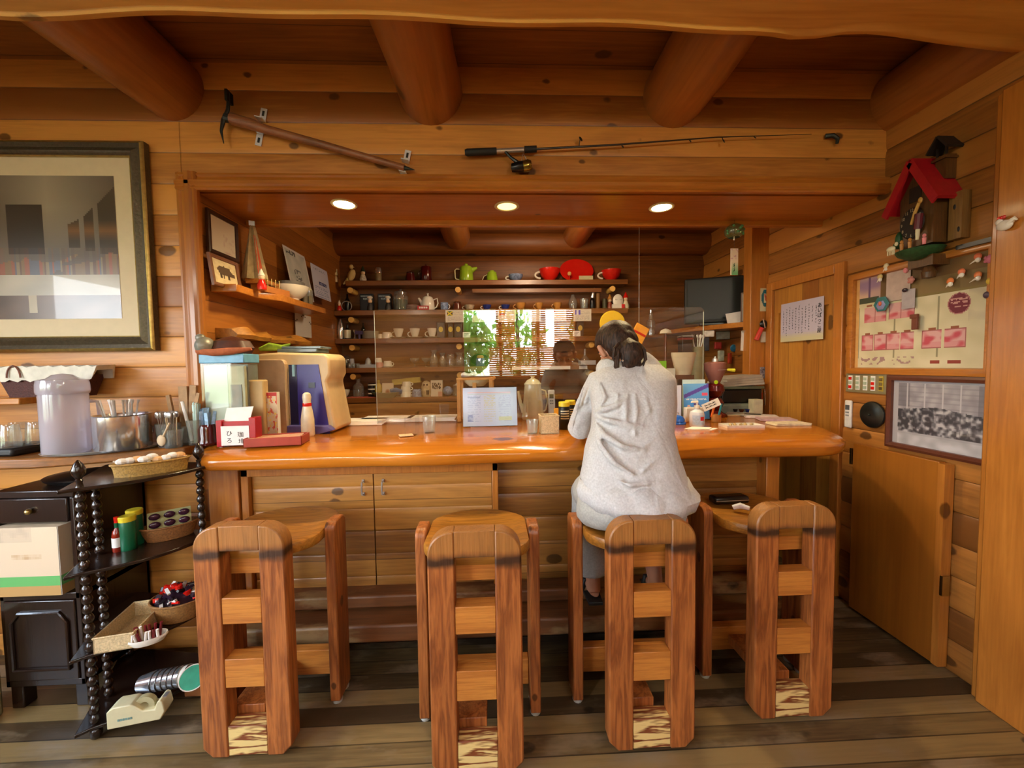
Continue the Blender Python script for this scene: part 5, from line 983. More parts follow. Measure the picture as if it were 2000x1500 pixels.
# post items
PY=DY1+.07
def pp(px,py,d=.012): p=aY(px,py,PY-d); return (p.x,PY-d,p.z)
def f_badge(u,v):
    c=hx('cfc9a4')
    if .15<u<.9 and .2<v<.95 and abs(u-.5)+abs(v-.58)*.9<.48: c=hx('2f6a78')
    if .35<u<.8 and .38<v<.78: c=hx('d2cba8')
    if abs((u-.55)-(.6-v)*.6)<.09 and .42<v<.74: c=hx('c8503c')
    return c
p=pp(1496,585); o=sheet('wall_badge_card',.075,.17,16,30,f_badge,None,(p[0],p[1]+.009,p[2]-.085)); tag(o,'small card with teal and red emblem on the wooden post','card')
o=thing('kitchen_scissors','scissors with red handles and black grip hanging on the post','scissors',pp(1488,640,.02),0,None,(0,R(25),0)); b=MB(); b.tube([(0,0,-.1),(0,0,.0)],.016,10,flat=.5); mesh_obj('red_handle',b,pm('red_plastic','b8281e',.35),o); b=MB(); b.ball((0,0,.03),(.03,.012,.03),10); mesh_obj('black_grip',b,BLACK,o); b=MB(); b.box((-.005,-.012,.03),(.008,.003,.07),0,(0,R(-40),0)); mesh_obj('blade',b,CHROME,o)
b=MB(); b.bb(-.028,.028,0,.01,-.04,.04); solo('tape_pocket',b,pm('clear_pocket','c4bfae',.3),'clear pocket with a card fixed under the scissors','pocket',pp(1494,658),bev=.002)
def f_bw(u,v): return mixc(hx('4a4650'),hx('b0a8b4'),.5+nz(u,v,6))
p=pp(1492,728,.004); o=sheet('small_photo',.06,.085,12,16,f_bw,None,(p[0],p[1],p[2]-.042)); tag(o,'tiny black and white photo pinned on the post','photo')
o=thing('key_bunch','red and pink key tags with silver keys hanging low on the post','keys',pp(1486,768,.02)); b=MB(); b.bb(-.022,.012,-.004,.004,-.045,.005); mesh_obj('red_tag',b,RED,o,bev=.004); b=MB(); b.ball((-.008,0,.015),(.013,.006,.014),8); mesh_obj('pink_charm',b,pm('pink_charm','e08a90',.5),o); b=MB(); b.tube([(.03,0,.02),(.035,0,-.09)],.004,8); b.lathe([(.008,.0),(.012,.004),(.008,.008)],14,(.03,0,.02)); mesh_obj('silver_key',b,CHROME,o)
# wind chime under the soffit
p=aY(1434,452,2.40); o=thing('wind_chime','green painted glass wind chime with a paper strip under the soffit','wind chime',(p.x,2.40,p.z)); b=MB(); r_=.054; b.lathe([(r_*math.sin(t)*1.02,-r_*.85*math.cos(t)) for t in [R(35)+R(145)*i/12 for i in range(13)]],28); mesh_obj('glass_bell',b,glass('chime_glass','c0d8a8',2.2,.9,.05,.12),o)
b=MB(); rn=random.Random(5)
for k in range(12): a=rn.uniform(3.4,6.0); e=rn.uniform(-.6,.6); b.ball((.052*math.cos(a)*math.cos(e),.052*math.sin(a)*math.cos(e),.045*math.sin(e)),(.009,.004,.008),8)
mesh_obj('painted_leaves',b,pm('chime_green','4f8f5a',.3,0,.5,60),o)
b=MB(); b.tube([(0,0,.045),(0,0,HB-p.z+.002)],.0008,5); b.tube([(0,0,.03),(.002,0,-.1)],.0008,5); mesh_obj('thread',b,INK,o); b=MB(); b.tube([(0,0,-.03),(0,0,-.052)],.003,8); mesh_obj('bead',b,PORC,o)
def f_strip(u,v):
    c=mixc(hx('d9c7ae'),hx('5f9a6c'),max(0,min(1,(.5-v)*2.2))) if v<.5 and abs(u-.55)<.42 else hx('d8c8b2')
    if v>.55 and nz(u,v*3,4)>.3: c=hx('c09aa0')
    if abs(u-.5)<.12 and .1<v<.45 and nz(u,v,30)>-.1: c=hx('2a4a34')
    return c
sheet('paper_strip',.048,.16,12,40,f_strip,o,(.003,0,-.262),(0,0,0),.0008)
# ================================================================ WALL THINGS, LEFT AND FRONT
FYW=WY-.006
# large framed picture (plain stand-in artwork: a soft interior of grey panels)
q0=aY(0,690,WY-.04); tr=aY(277,276,WY-.04); br=aY(307,684,WY-.04)
PX1=(tr.x+br.x)/2; PZ0=br.z; PZ1=tr.z; PX0=PX1-1.42
o=thing('framed_picture','large bronze-framed picture with cream mat on the left wall','picture',((PX0+PX1)/2,WY-.012,PZ0)); PW_,PH_=PX1-PX0,PZ1-PZ0
BRZ=pm('bronze_frame','5a5140',.35,.5,.25,90,.5); GLD=pm('gold_edge','b39a58',.3,.8,.2,60)
def fr_sec(w,h,prof,b,mi=0):
    """mitred frame: prof = (inset, depth) loop"""
    cs=[(-w/2,0,1,1),(w/2,0,-1,1),(w/2,h,-1,-1),(-w/2,h,1,-1),(-w/2,0,1,1)]
    b.sweep([[(x+sx*p,-d,z+sz*p) for p,d in prof] for x,z,sx,sz in cs],mi,cap=False)
b=MB(); fr_sec(PW_,PH_,[(0,0),(0,.03),(.012,.038),(.03,.03),(.05,.042),(.066,.03),(.07,.018),(.07,0)],b); mesh_obj('frame',b,BRZ,o)
b=MB(); fr_sec(PW_,PH_,[(-.001,.03),(.004,.036),(.012,.040),(.012,.034)],b); fr_sec(PW_,PH_,[(.066,.018),(.066,.03),(.071,.028),(.071,.018)],b); mesh_obj('gilt_edge',b,GLD,o)
b=MB(); b.bb(-PW_/2+.065,PW_/2-.065,-.016,-.004,.065,PH_-.065); mesh_obj('mat_board',b,pm('cream_mat','d6c6a6',.8,0,.03),o)
def f_art(u,v):
    x=u; c=mixc(hx('6c6660'),hx('48403a'),.5+nz(u,v,3))
    if v>.9: c=hx('57504a')
    lt=max(0,1-abs(u-.72)*3.2); c=mixc(c,hx('b4aa9a'),lt*.8*max(0,min(1,(v-.45)*3)))
    for a,b_,t0,t1,bt in ((.80,.845,.66,.70,.50),(.865,.905,.72,.78,.48),(.925,1.0,.80,.93,.46)):
        if a<u<b_ and bt<v<t0+(t1-t0)*(u-a)/(b_-a): c=mixc(hx('3a332c'),hx('8a5a30'),max(0,1-abs(v-.62)*14)*.8)
    if u<.2 or .55<u<.70:
        if .45<v<.8: c=hx('2e2a28')
    if .30<v<.5:
        s=nz(u,v,11,3); c=mixc(c,[hx('8a6a44'),hx('a8563a'),hx('5a6480'),hx('9a8a68'),hx('6a4a3a')][int(abs(nz(u*1,0,9,1))*17+u*23)%5],.75 if s>-.28 and v<.42+.06*nz(u,0,14,2) else .15)
    if .17<v<.31: c=mixc(hx('a8a498'),hx('c4beb0'),.5+nz(u,v,8)); 
    if v<=.17: c=mixc(hx('4a3a2e'),hx('6c5240'),.5+nz(u,v,9,4))
    if .04<v<.17 and .62<u<.655: c=hx('b0a48a')
    return mixc(c,hx('8a7860'),.15)
sheet('picture_print',PW_-.31,PH_-.31,150,90,f_art,o,(0,-.018,.155),(0,0,0),.001,attrmat('glazed_print',.3,.5,.3))
# ice axe / pickaxe
o=thing('ice_axe','old ice axe with wooden shaft mounted slanting on the wall above the bar','ice axe',(0,0,0)); 
h0=aY(452,232,WY-.05); h1=aY(790,328,WY-.05); AXW=wood('axe_shaft_wood','a8684a','5e3826','X',3,None,0,.4,0,.2,.3,ring=.4)
b=MB(); b.tube([h0,h0.lerp(h1,.12),h0.lerp(h1,.2)+Vector((0,0,-.004)),h0.lerp(h1,.5),h1],[.026,.025,.02,.0175,.0145],12); mesh_obj('shaft',b,AXW,o)
b=MB(); pts=[aY(x,y,WY-.05) for x,y in ((437,280),(432,256),(436,236),(445,215),(447,182))]; b.tube(pts,[.003,.011,.018,.015,.012],10,flat=.55); t=aY(447,190,WY-.05); b.box(t,(.012,.045,.05)); b.tube([aY(440,230,WY-.05),aY(462,236,WY-.05)],[.02,.017],10); mesh_obj('head',b,IRON,o)
e=aY(810,332,WY-.05); b=MB(); b.tube([h1,h1.lerp(e,.3),e],[.011,.009,.001],8); mesh_obj('spike',b,IRON,o)
for k,(px,py,dx) in enumerate(((505,243,.02),(789,325,.012))):
    c=aY(px,py,WY-.03); br_=thing('wall_bracket',['shiny metal bracket holding the axe near its head','shiny metal bracket holding the axe near its spike'][k],'bracket',(c.x,WY-.006,c.z),0,None,(0,R(12),0)); b=MB()
    for s in (-1,1):
        b=MB(); b.box((0,-.002,s*.058),(.03,.004,.062)); b.box((0,-.02,s*.0285),(.034,.04,.004)); am=mesh_obj('bracket_arm',b,pm('bright_steel','e8ecf4',.35,.4,.03),br_)
        b=MB(); b.box((0,-.0045,s*.064),(.010,.003,.024)); mesh_obj('slot',b,IRON,am)
# fishing rod
YR=WY-.04; a=aY(908,298,YR); c=aY(1048,291,YR)
o=thing('fishing_rod','black fishing rod with spinning reel mounted on the wall above the bar','fishing rod',(0,0,0))
b=MB(); b.tube([a,a.lerp(c,.03),a.lerp(c,.44)],[.013,.017,.016],12); mesh_obj('grip',b,pm('black_foam','151413',.7),o)
b=MB(); b.tube([a.lerp(c,.44),a.lerp(c,.6)],.011,10); b.tube([a.lerp(c,.6),a.lerp(c,.82)],.0115,10); mesh_obj('reel_seat',b,STEEL,o)
b=MB(); b.tube([a.lerp(c,.83),c],[.016,.0155],12); mesh_obj('fore_grip',b,MATS['black_foam'],o)
tip=[aY(x,y,YR) for x,y in ((1048,291),(1200,283),(1400,268),(1500,265),(1585,262))]; b=MB(); b.tube(tip,[.0055,.0045,.003,.002,.0012],8); mesh_obj('blank',b,pm('graphite','2c2620',.3,.2),o)
for px,py,r_ in ((1131,286,.017),(1213,281,.009),(1345,271,.008),(1410,267,.013),(1472,266,.006)):
    c_=aY(px,py,YR); b=MB(); b.tube([(c_.x,YR,c_.z+(.0 if r_<.015 else 0)),(c_.x+.004,YR-.004,c_.z-r_*1.6 if r_<.015 else c_.z+r_*1.8)],.002,6); M=Matrix.Translation((c_.x+.006,YR-.004,c_.z-r_*1.9 if r_<.015 else c_.z+r_*1.9))@Euler((R(70),0,R(40))).to_matrix().to_4x4(); b.lathe([(r_*.6,0),(r_*.75,.002),(r_*.6,.004)],14,M=M); mesh_obj('line_guide',b,IRON,o)
c_=aY(1020,328,YR); b=MB(); b.tube([(c_.x-.05,YR,c_.z),(c_.x-.015,YR-.01,c_.z),(c_.x+.03,YR-.015,c_.z+.004)],[.02,.026,.024],16); rr=mesh_obj('reel',b,pm('reel_black','16171a',.25,.3),o)
b=MB(); b.tube([(c_.x+.005,YR-.012,c_.z+.001),(c_.x+.03,YR-.015,c_.z+.004),(c_.x+.045,YR-.017,c_.z+.006)],[.027,.028,.02],16); mesh_obj('spool',b,pm('gold_spool','8a7a3a',.2,.9),rr)
f0=a.lerp(c,.55); b=MB(); b.tube([f0,(f0.x+.03,YR-.005,f0.z-.035),(c_.x-.02,YR-.008,c_.z+.02)],[.008,.007,.01],8); mesh_obj('reel_foot',b,MATS['reel_black'],rr)
b=MB(); b.tube([(c_.x-.005,YR-.02,c_.z+.024),(c_.x+.004,YR-.02,c_.z+.06),(c_.x+.02,YR-.02,c_.z+.03)],.0018,6); mesh_obj('bail_wire',b,STEEL,rr)
p=aY(1627,268,WY-.03); o=thing('wall_hook','small dark iron hook at the thin end of the fishing rod','hook',(p.x,WY-.006,p.z)); b=MB(); b.tube([(-.03,-.01,.012),(0,-.025,.008),(.02,-.03,-.01),(.025,-.02,-.03)],[.012,.011,.01,.007],8); mesh_obj('hook_body',b,IRON,o)
# ---- alcove left wall: frames
def on_left(px,py,d=.0): p=aX(px,py,LX+d); return (LX+d,p.y,p.z)
def lframe(name,label,cat,x0,x1,yt,yb,d,fw_,fm,fn,nx=20,ny=24,tilt=0,mat=True):
    a=aX(x0,(yt[0]+yb[0])/2,LX+d); c=aX(x1,(yt[1]+yb[1])/2,LX+d); w=abs(c.y-a.y); z1=(aX(x0,yt[0],LX+d).z+aX(x1,yt[1],LX+d).z)/2; z0=(aX(x0,yb[0],LX+d).z+aX(x1,yb[1],LX+d).z)/2; h=z1-z0
    o=thing(name,label,cat,(LX+d,(a.y+c.y)/2,z0),0,None,(R(tilt),0,R(90)))
    if fw_:
        b=MB(); fr_sec(w,h,[(0,0),(0,.012),(fw_*.3,.016),(fw_,.012),(fw_,0)],b); b.bb(-w/2+.002,w/2-.002,-.004,0,.002,h-.002); mesh_obj('frame',b,fm,o)
    sheet('picture_sheet',w-2*fw_,h-2*fw_,nx,ny,fn,o,(0,-.006 if fw_ else 0,fw_),(0,0,0),.0015); return o
DKF=pm('dark_brown_frame','3a1f12',.35)
lframe('framed_sheet','plain white framed sheet hung high on the alcove wall','frame',402,462,(404,440),(494,512),.012,.022,DKF,lambda u,v: mixc(hx('d2c8b0'),hx('b89a90'),max(0,nz(u,v,9)) if u>.5 and v<.6 else 0))
def f_boar(u,v):
    c=mixc(hx('d8c79c'),hx('b8a47a'),max(0,nz(u,v,6)))
    if ((u-.48)/.3)**2+((v-.58)/.2)**2<1+.3*nz(u,v,8): c=hx('5a4632')
    if .25<v<.45 and (abs(u-.33)<.035 or abs(u-.42)<.03 or abs(u-.64)<.035): c=hx('4a3a2a')
    if ((u-.78)/.13)**2+((v-.48)/.1)**2<1: c=hx('544030')
    return c
lframe('animal_drawing','small framed brown animal drawing standing on the alcove shelf','picture',412,468,(486,520),(562,566),.055,.018,pm('tan_frame','7a4e34',.4),f_boar,22,20,-7)
def f_cal(u,v):
    c=mixc(hx('c9c6bc'),hx('a8aca4'),.5+nz(u,v,5)*.7)
    if u<.07 or u>.93 or v<.04 or v>.95: return hx('cfc9c4')
    if v>.87 and .1<u<.5 and nz(u,v,20)>-.1: return hx('4a4c4e')
    if .3<u<.6 and .35<v<.6 and nz(u,v,24,2)>.1: return hx('6a6c6c')
    return c
lframe('wall_notice','tall grey printed notice standing out on the alcove wall, left of two','notice',571,612,(480,498),(575,590),.10,0,None,f_cal,20,44,-10)
def f_not(u,v):
    c=hx('b9b9cc')
    if .38<u<.8 and .42<v<.52: return hx('2a2f60') if (u<.42 or u>.76 or v<.44 or v>.5 or nz(u,v,30)>0) else hx('9a9ec0')
    if .1<u<.9 and v<.36 and int(v*34)%2 and nz(u,v,26)>-.1: c=hx('7f86a8')
    if .15<u<.8 and .85<v<.93 and nz(u,v,22)>0: c=hx('8f93ac')
    return c
lframe('paper_notice','smaller lavender printed notice, right of the tall grey one','notice',614,646,(514,530),(577,590),.09,0,None,f_not,22,40,-6)
o=lframe('white_calendar','blank white hanging sheet below the alcove shelf','calendar',577,608,(614,616),(655,661),.02,0,None,lambda u,v: hx('cfcabf') if abs(abs(u-.5)*.9-(1-v)*1.2)>.02 else hx('6a5a4a'),14,16)
# folded banner with orange stripe
q=on_left(497,545,.07); o=thing('folded_banner','tall folded cream cloth with an orange stripe on the alcove shelf','banner',(q[0]+.0,q[1],1.93),R(20)); o.scale=(.72,.8,.9); b=MB(); secs=[]
for k in range(10):
    t=k/9; w=.075*(1-t)+.02; secs.append([(-w,.02,.33*t),(-w*.5,-.022,.33*t),(0,.0,.33*t),(w*.45,-.02,.33*t),(w,.015,.33*t),(0,.03,.33*t)])
b.sweep(secs); mesh_obj('cloth_folds',b,pm('aged_cream_cloth','a8946a',.85,0,.3,30),o,smooth=20); b=MB(); secs=[[(w*.35,-.021,z),(w*.75,-.012,z),(w*.75,-.008,z),(w*.35,-.014,z)] for w,z in ((.09,.02),(.028,.27))]; b.sweep(secs); mesh_obj('orange_stripe',b,pm('orange_red_print','c0522a',.7),o)
b=MB(); b.bb(-.02,.02,-.01,.01,.33,.36); mesh_obj('silver_clip',b,STEEL,o)
b=MB(); b.bb(-.05,.32,-.05,.05,-.025,0); b.bb(-.02,.02,-.04,.04,-.08,-.025); solo('riser_box',b,W_TRIM,'small wooden riser under the folded cloth','riser',(LX+.075,2.40,1.93),R(90))
doll((LX+.16,2.27,z1s),'red-coated santa figurine on the alcove shelf beside a tiny fence',RED,PORC,.11,'santa_figurine')
o=thing('toy_fence','tiny wire fence ornament on an orange wooden block','ornament',(LX+.15,2.40,z1s),R(78)); b=MB(); b.bb(-.09,.11,-.02,.02,0,.035); mesh_obj('wood_block',b,pm('orange_block','ac682a',.5),o); b=MB(); [b.tube([(x,0,.03),(x,0,.085)],.0018,6) for x in (-.04,-.01,.02,.05)]; [b.tube([(-.05,0,z),(.06,0,z)],.0018,6) for z in (.05,.075)]; mesh_obj('wire_fence',b,BRASS,o)
vessel('white_bowl','white bowl with a small dark mark on the alcove shelf','bowl',(LX+.14,2.62,z1s),'bowl',.11,.085,PORC); 
b=MB(); b.lathe([(0,0),(.075,0),(.08,.01),(.08,.05),(0,.05)],26); solo('round_container',b,pm('grey_tin_paint','6a6460',.5),'grey round container nested in the white bowl','container',(LX+.145,2.62,z1s+.06))
for k,(y,px) in enumerate(((2.80,0),(2.88,0))): o=vessel('corked_vial',['left tall glass vial with cream top on the alcove shelf','right tall glass vial with cream top on the alcove shelf'][k],'vial',(LX+.14,y,z1s),'tumbler',.025,.11,SMOKEG,group=None,parts=(SMOKEG,),fill=pm('vial_fill','7a6a4a',.4)); b=MB(); b.ball((0,0,.115),.017,10); mesh_obj('cream_top',b,CRM,o)
# ================================================================ LEFT LEDGE
ZL=1.056
def L(px,py,Z=ZL): p=aZ(px,py,Z); return (p.x,p.y,Z)
o=thing('oval_tray','thin silver metal tray under the jug and pot','tray',(-1.765,1.845,ZL),R(28)); b=MB(); b.lathe([(0,0),(.18,0),(.195,.006),(.2,.013),(.194,.013),(.18,.005),(0,.004)],44,sy=.45); mesh_obj('tray_body',b,STEEL,o)
JG=glass('cloudy_plastic','e6e2ec',1.5,1.0,.12,.6)
o=thing('water_jug','tall cloudy plastic water jug with a domed lid at left','jug',(-1.875,1.80,ZL+.006),R(35)); b=MB(); b.lathe([(0,0),(.09,0),(.096,.01),(.096,.16),(.096,.25),(.094,.27),(0,.27)],32); b.v=[(x*.8,y*.8,z) for x,y,z in b.v]; mesh_obj('jug_body',b,JG,o)
b=MB(); b.lathe([(.08,.258),(.083,.27),(.082,.30),(.078,.318),(.05,.325),(.032,.34),(0,.345)],32); mesh_obj('lid',b,JG,o); b=MB(); b.tube([(.07,0.02,.22),(.1,0.02,.215),(.105,.02,.12),(.075,.02,.06)],.009,10); mesh_obj('handle',b,JG,o)
o=thing('steel_pot','polished steel pot holding forks and spoons on the silver tray','pot',(-1.695,1.865,ZL+.008),R(-100)); b=MB(); b.lathe([(0,0),(.094,0),(.098,.006),(.098,.15),(.102,.155),(.096,.155),(.092,.145),(.092,.01),(0,.008)],40); mesh_obj('pot_body',b,CHROME,o); b=MB(); b.tube([(-.094,0,.1),(-.125,0,.08),(-.128,0,.05),(-.096,0,.04)],.007,8); mesh_obj('handle',b,CHROME,o)
rn=random.Random(4)
def cutlery(o,n,r_,z0,h,mat,lab='fork'):
    for k in range(n):
        a=rn.uniform(0,6.28); t=rn.uniform(.3,1); b=MB(); x,y=r_*.4*math.cos(a),r_*.4*math.sin(a); X,Y=r_*1.1*t*math.cos(a),r_*1.1*t*math.sin(a); b.tube([(x,y,z0),(X,Y,h),(X*1.08,Y*1.08,h+.02)],[.003,.004,.006],6,flat=.5)
        if lab=='spoon': b.ball((X*1.1,Y*1.1,h+.03),(.011,.005,.017),8)
        mesh_obj(lab,b,mat,o)
cutlery(o,12,.075,.01,.20,STEEL)
q=(-1.545,1.925); o=thing('spoon_glass','clear glass packed with steel teaspoons on the left ledge','glass',(q[0],q[1],ZL)); b=MB(); b.lathe(lp('tumbler',.05,.11),24); mesh_obj('glass_body',b,SMOKEG,o); cutlery(o,14,.04,.01,.12,STEEL,'spoon')
o=thing('wooden_spoon_glass','short clear glass with small pale wooden spoons','glass',(-1.505,1.93-.03,ZL)); b=MB(); b.lathe(lp('tumbler',.042,.085),22); mesh_obj('glass_body',b,SMOKEG,o); WS=pm('pale_spoon','c4ab88',.6); cutlery(o,6,.04,.01,.12,WS,'wooden_spoon'); b=MB(); b.ball((-.02,-.042,.04),(.02,.006,.026),10); b.tube([(-.015,-.042,.05),(.02,-.04,.12)],.004,6); mesh_obj('leaning_spoon',b,WS,o)
o=thing('chopstick_bundle','tall bundle of brown paper-wrapped chopsticks standing by the moulding','chopsticks',(-1.50,1.985,ZL)); b=MB(); b.lathe(lp('tumbler',.045,.09),18); mesh_obj('holder',b,SMOKEG,o); BW=pm('brown_wrap','a8845c',.7,0,.2,40)
for x,z,h,t,w in ((-.05,.0,.23,-.15,.018),(-.012,.0,.27,.0,.04),(.015,0,.275,.08,.03)): b=MB(); b.box((x+h/2*math.sin(t),.0,h/2+.01),(w,.012,h),0,(0,t,0)); mesh_obj('wrapped_pair',b,BW,o)
o=thing('straw_glass','tall glass of pale mint paper straws at the right of the left ledge','glass',(-1.445,1.955,ZL)); b=MB(); b.lathe(lp('tumbler',.034,.12),20); mesh_obj('glass_body',b,SMOKEG,o)
MN=pm('mint_straw','b4ccc4',.5,0,.12,60)
for k in range(16): a=rn.uniform(0,6.28); r_=rn.uniform(0,.024); b=MB(); b.tube([(r_*math.cos(a)*.6,r_*math.sin(a)*.6,.01),(r_*math.cos(a)*1.3,r_*math.sin(a)*1.3,rn.uniform(.19,.205))],.0045,6); mesh_obj('straw',b,MN,o)
b=MB(); b.tube([(-.01,-.01,.02),(-.045,-.01,.21)],.007,8); mesh_obj('leaning_straw',b,PAPER,o); b=MB(); b.box((.012,.0,.2),(.014,.006,.1),0,(0,.25,0)); mesh_obj('brown_stick',b,BW,o)
b=MB(); b.bb(-.16,.11,-.1,.1,0,.035); solo('black_tray',b,pm('black_tray','0b0a0a',.5),'thick black tray under the upturned glasses at far left','tray',(-2.17,1.86,ZL),bev=.01)
for k,(x,y) in enumerate(((-2.185,1.80),(-2.11,1.80),(-2.16,1.875),(-2.085,1.875))): vessel('upturned_glass','clear drinking glass upside down on the black tray','glass',(x,y,ZL+.035),'down_tumbler',.034,.10,SMOKEG,group='upturned glasses on the black tray')
# basket above with white cloth
o=thing('lined_basket','dark red-brown wicker basket lined with white cloth on the small wall shelf','basket',(-2.085,1.96,1.30)); b=MB(); secs=[]
pr=lambda w,d,z:[(-w,-d,z),(w,-d,z),(w,d,z),(-w,d,z)]
b.sweep([pr(.16,.035,0),pr(.19,.05,.10)],cap=True); mesh_obj('basket_body',b,pm('redbrown_wicker','4a2018',.7,0,.4,160,.8),o)
b=MB(); secs=[]
for k in range(25):
    t=k/24; x=-.2+.43*t; h=.09+.05; z=.095+.012*math.sin(k*1.3); secs.append([(x,-.058,.075+.006*math.sin(k*1.9)),(x+.03*t,-.062,.14+.005*math.sin(k*2.1)),(x+.03*t,-.054,.142),(x+.02*t,.04,.145),(x,.052,.08),(x,.046,.085),(x+.015*t,.03,.125),(x+.015*t,-.045,.12)])
b.sweep(secs); mesh_obj('cloth_lining',b,pm('white_cloth2','d6d2c4',.9,0,.12,30,.4),o)
b=MB(); b.tube([(-.1+.03*math.cos(t),-.066,.09+.055*math.sin(t)) for t in [PI*i/10 for i in range(11)]],.0035,6); mesh_obj('wire_handle',b,pm('copper_wire','7a4a3a',.4),o)
# ================================================================ CORNER RACK CONTENT
def rk(px,py,i): p=aZ(px,py,TZ[i]); return (p.x,p.y,TZ[i])
WK2=pm('honey_wicker','a8823c',.6,0,.4,150,.8)
def basket(o,rx,ry,h,mat,a0=.8,n=36):
    b=MB(); b.lathe([(0,0),(rx*a0,0),(rx*.95,h*.6),(rx,h),(rx*.95,h),(rx*a0*.95,.01),(0,.008)],n,sy=ry/rx); mesh_obj('basket_body',b,mat,o)
    b=MB(); b.tube([(rx*math.cos(t),ry*math.sin(t),h) for t in [2*PI*i/n for i in range(n+1)]],.0045,6,cap=False); mesh_obj('basket_rim',b,mat,o)
o=thing('sweets_basket','oblong honey wicker basket of white wrapped sweets on the rack top','basket',(-1.455,1.72,TZ[0]),R(36)); basket(o,.125,.05,.05,WK2,.92)
rn=random.Random(11)
for k in range(9): b=MB(); x=-.09+.0225*k; b.ball((x,rn.uniform(-.02,.02),.055+rn.uniform(0,.01)),(.021,.016,.014),8); b.box((x,0,.056),(.055,.012,.003),0,(0,rn.uniform(-.4,.4),rn.uniform(-1,1))); mesh_obj('wrapped_sweet',b,[PAPER,PAPER,pm('peach_sweet','dcae78',.5)][k%3],o,smooth=25)
for px,py,h,lab in ((252,1072,.125,'front green cheese shaker can with yellow lid on the rack'),(266,1062,.135,'rear green cheese shaker can with yellow lid on the rack')):
    q=rk(px,py,1); o=thing('shaker_can',lab,'can',q); b=MB(); b.lathe(lp('can',.027,h),22); mesh_obj('body',b,pm('deep_green','0f5a3a',.3),o); b=MB(); b.lathe([(.028,h-.004),(.029,h+.014),(.026,h+.018),(0,h+.018)],22); mesh_obj('lid',b,pm('yellow_cap','d8c22a',.4),o)
q=rk(231,1076,1); o=thing('hot_sauce_bottle','small red-capped hot sauce bottle with a white label on the rack','bottle',q); b=MB(); b.lathe(lp('bottle',.018,.125),18); mesh_obj('body',b,pm('red_sauce','8a2a1a',.15),o); b=MB(); b.lathe([(.0185,.02),(.0185,.06)],18); mesh_obj('label',b,PAPER,o); b=MB(); b.lathe([(.008,.12),(.009,.145),(0,.147)],12); mesh_obj('cap',b,RED,o); b=MB(); b.lathe([(.0075,.1),(.0085,.12),(.0075,.121)],12); mesh_obj('neck_band',b,pm('deep_green','0f5a3a',.3),o)
o=thing('jam_basket','round brown basket holding portion packs of plum jam on the second tier','basket',(rk(345,1045,1)[0]-.01,rk(345,1045,1)[1]-.02,TZ[1]+.001),R(38)); basket(o,.10,.055,.06,WICKERD)
JM=pm('jam_film','a8a878',.3,0,.1,30); PL=pm('plum_jam','3a1a30',.15)
jp=mesh_obj('jam_tray',(lambda b:(b.box((0,0,.085),(.15,.075,.014),0,(R(58),0,0)),b)[1])(MB()),JM,o)
for i in range(3):
    for j in range(2): b=MB(); b.ball((-.05+.05*i,-.014+.0*j+(.036*(j-.5))*math.cos(R(58))-.004,.088+.036*(j-.5)*math.sin(R(58))+.002),(.02,.008,.015),12); mesh_obj('jam_cup',b,PL,jp)
o=thing('creamer_basket','round tan basket heaped with black, red and white creamer portions','basket',(-1.395,1.745,TZ[2]+.002)); basket(o,.105,.085,.08,pm('tan_wicker','8f6430',.7,0,.35,150,.8),.8)
rn=random.Random(21); cols=[RED,PAPER,BLACK,pm('dark_plum','2a1a28',.3),STEEL]
for k in range(56):
    a=rn.uniform(0,6.28); r_=.09*math.sqrt(rn.random()); z=.084+.045*(1-(r_/.09)**2)+rn.uniform(-.004,.006); b=MB()
    if k%3: b.box((r_*math.cos(a),r_*.8*math.sin(a),z),(.034,.011,.009),0,(rn.uniform(-.7,.7),rn.uniform(-.7,.7),rn.uniform(0,3)))
    else: b.lathe([(0,0),(.012,0),(.015,.016),(0,.017)],10,M=Matrix.Translation((r_*math.cos(a),r_*.8*math.sin(a),z-.006))@Euler((rn.uniform(-1,1),rn.uniform(-1,1),0)).to_matrix().to_4x4())
    mesh_obj('creamer_portion',b,cols[k%5] if k%3 else cols[(k//3)%2*3],o)
b=MB(); b.lathe([(0,.01),(.07,.01),(.09,.075),(.06,.1),(0,.115)],18,sy=.8); mesh_obj('heap',b,pm('dark_plum','2a1a28',.3),o)
o=thing('wicker_tray','long empty cream wicker tray on the third tier of the rack','tray',(-1.50,1.645,TZ[2]+.001),R(13)); wick(o,.125,.24,.06,pm('cream_wicker','cdb588',.7))
q=(-1.385,1.575); o=thing('portion_dish','white oval dish of white and dark red stick portions','dish',(q[0],q[1],TZ[2]+.001),R(25)); b=MB(); b.lathe([(0,0),(.05,0),(.062,.018),(.06,.026),(.055,.024),(.045,.006),(0,.005)],28,sy=.6); mesh_obj('dish_body',b,PORC,o)
for k in range(14): b=MB(); x=-.045+.013*(k%7); y=-.012+.022*(k//7); b.tube([(x,y,.01),(x+rn.uniform(-.01,.01),y-.005,.05+.016*(k//7))],.0048,8); mesh_obj('stick_portion',b,PAPER if k in(0,1,3,4,6,9) else pm('dark_red_stick','6a161c',.4),o)
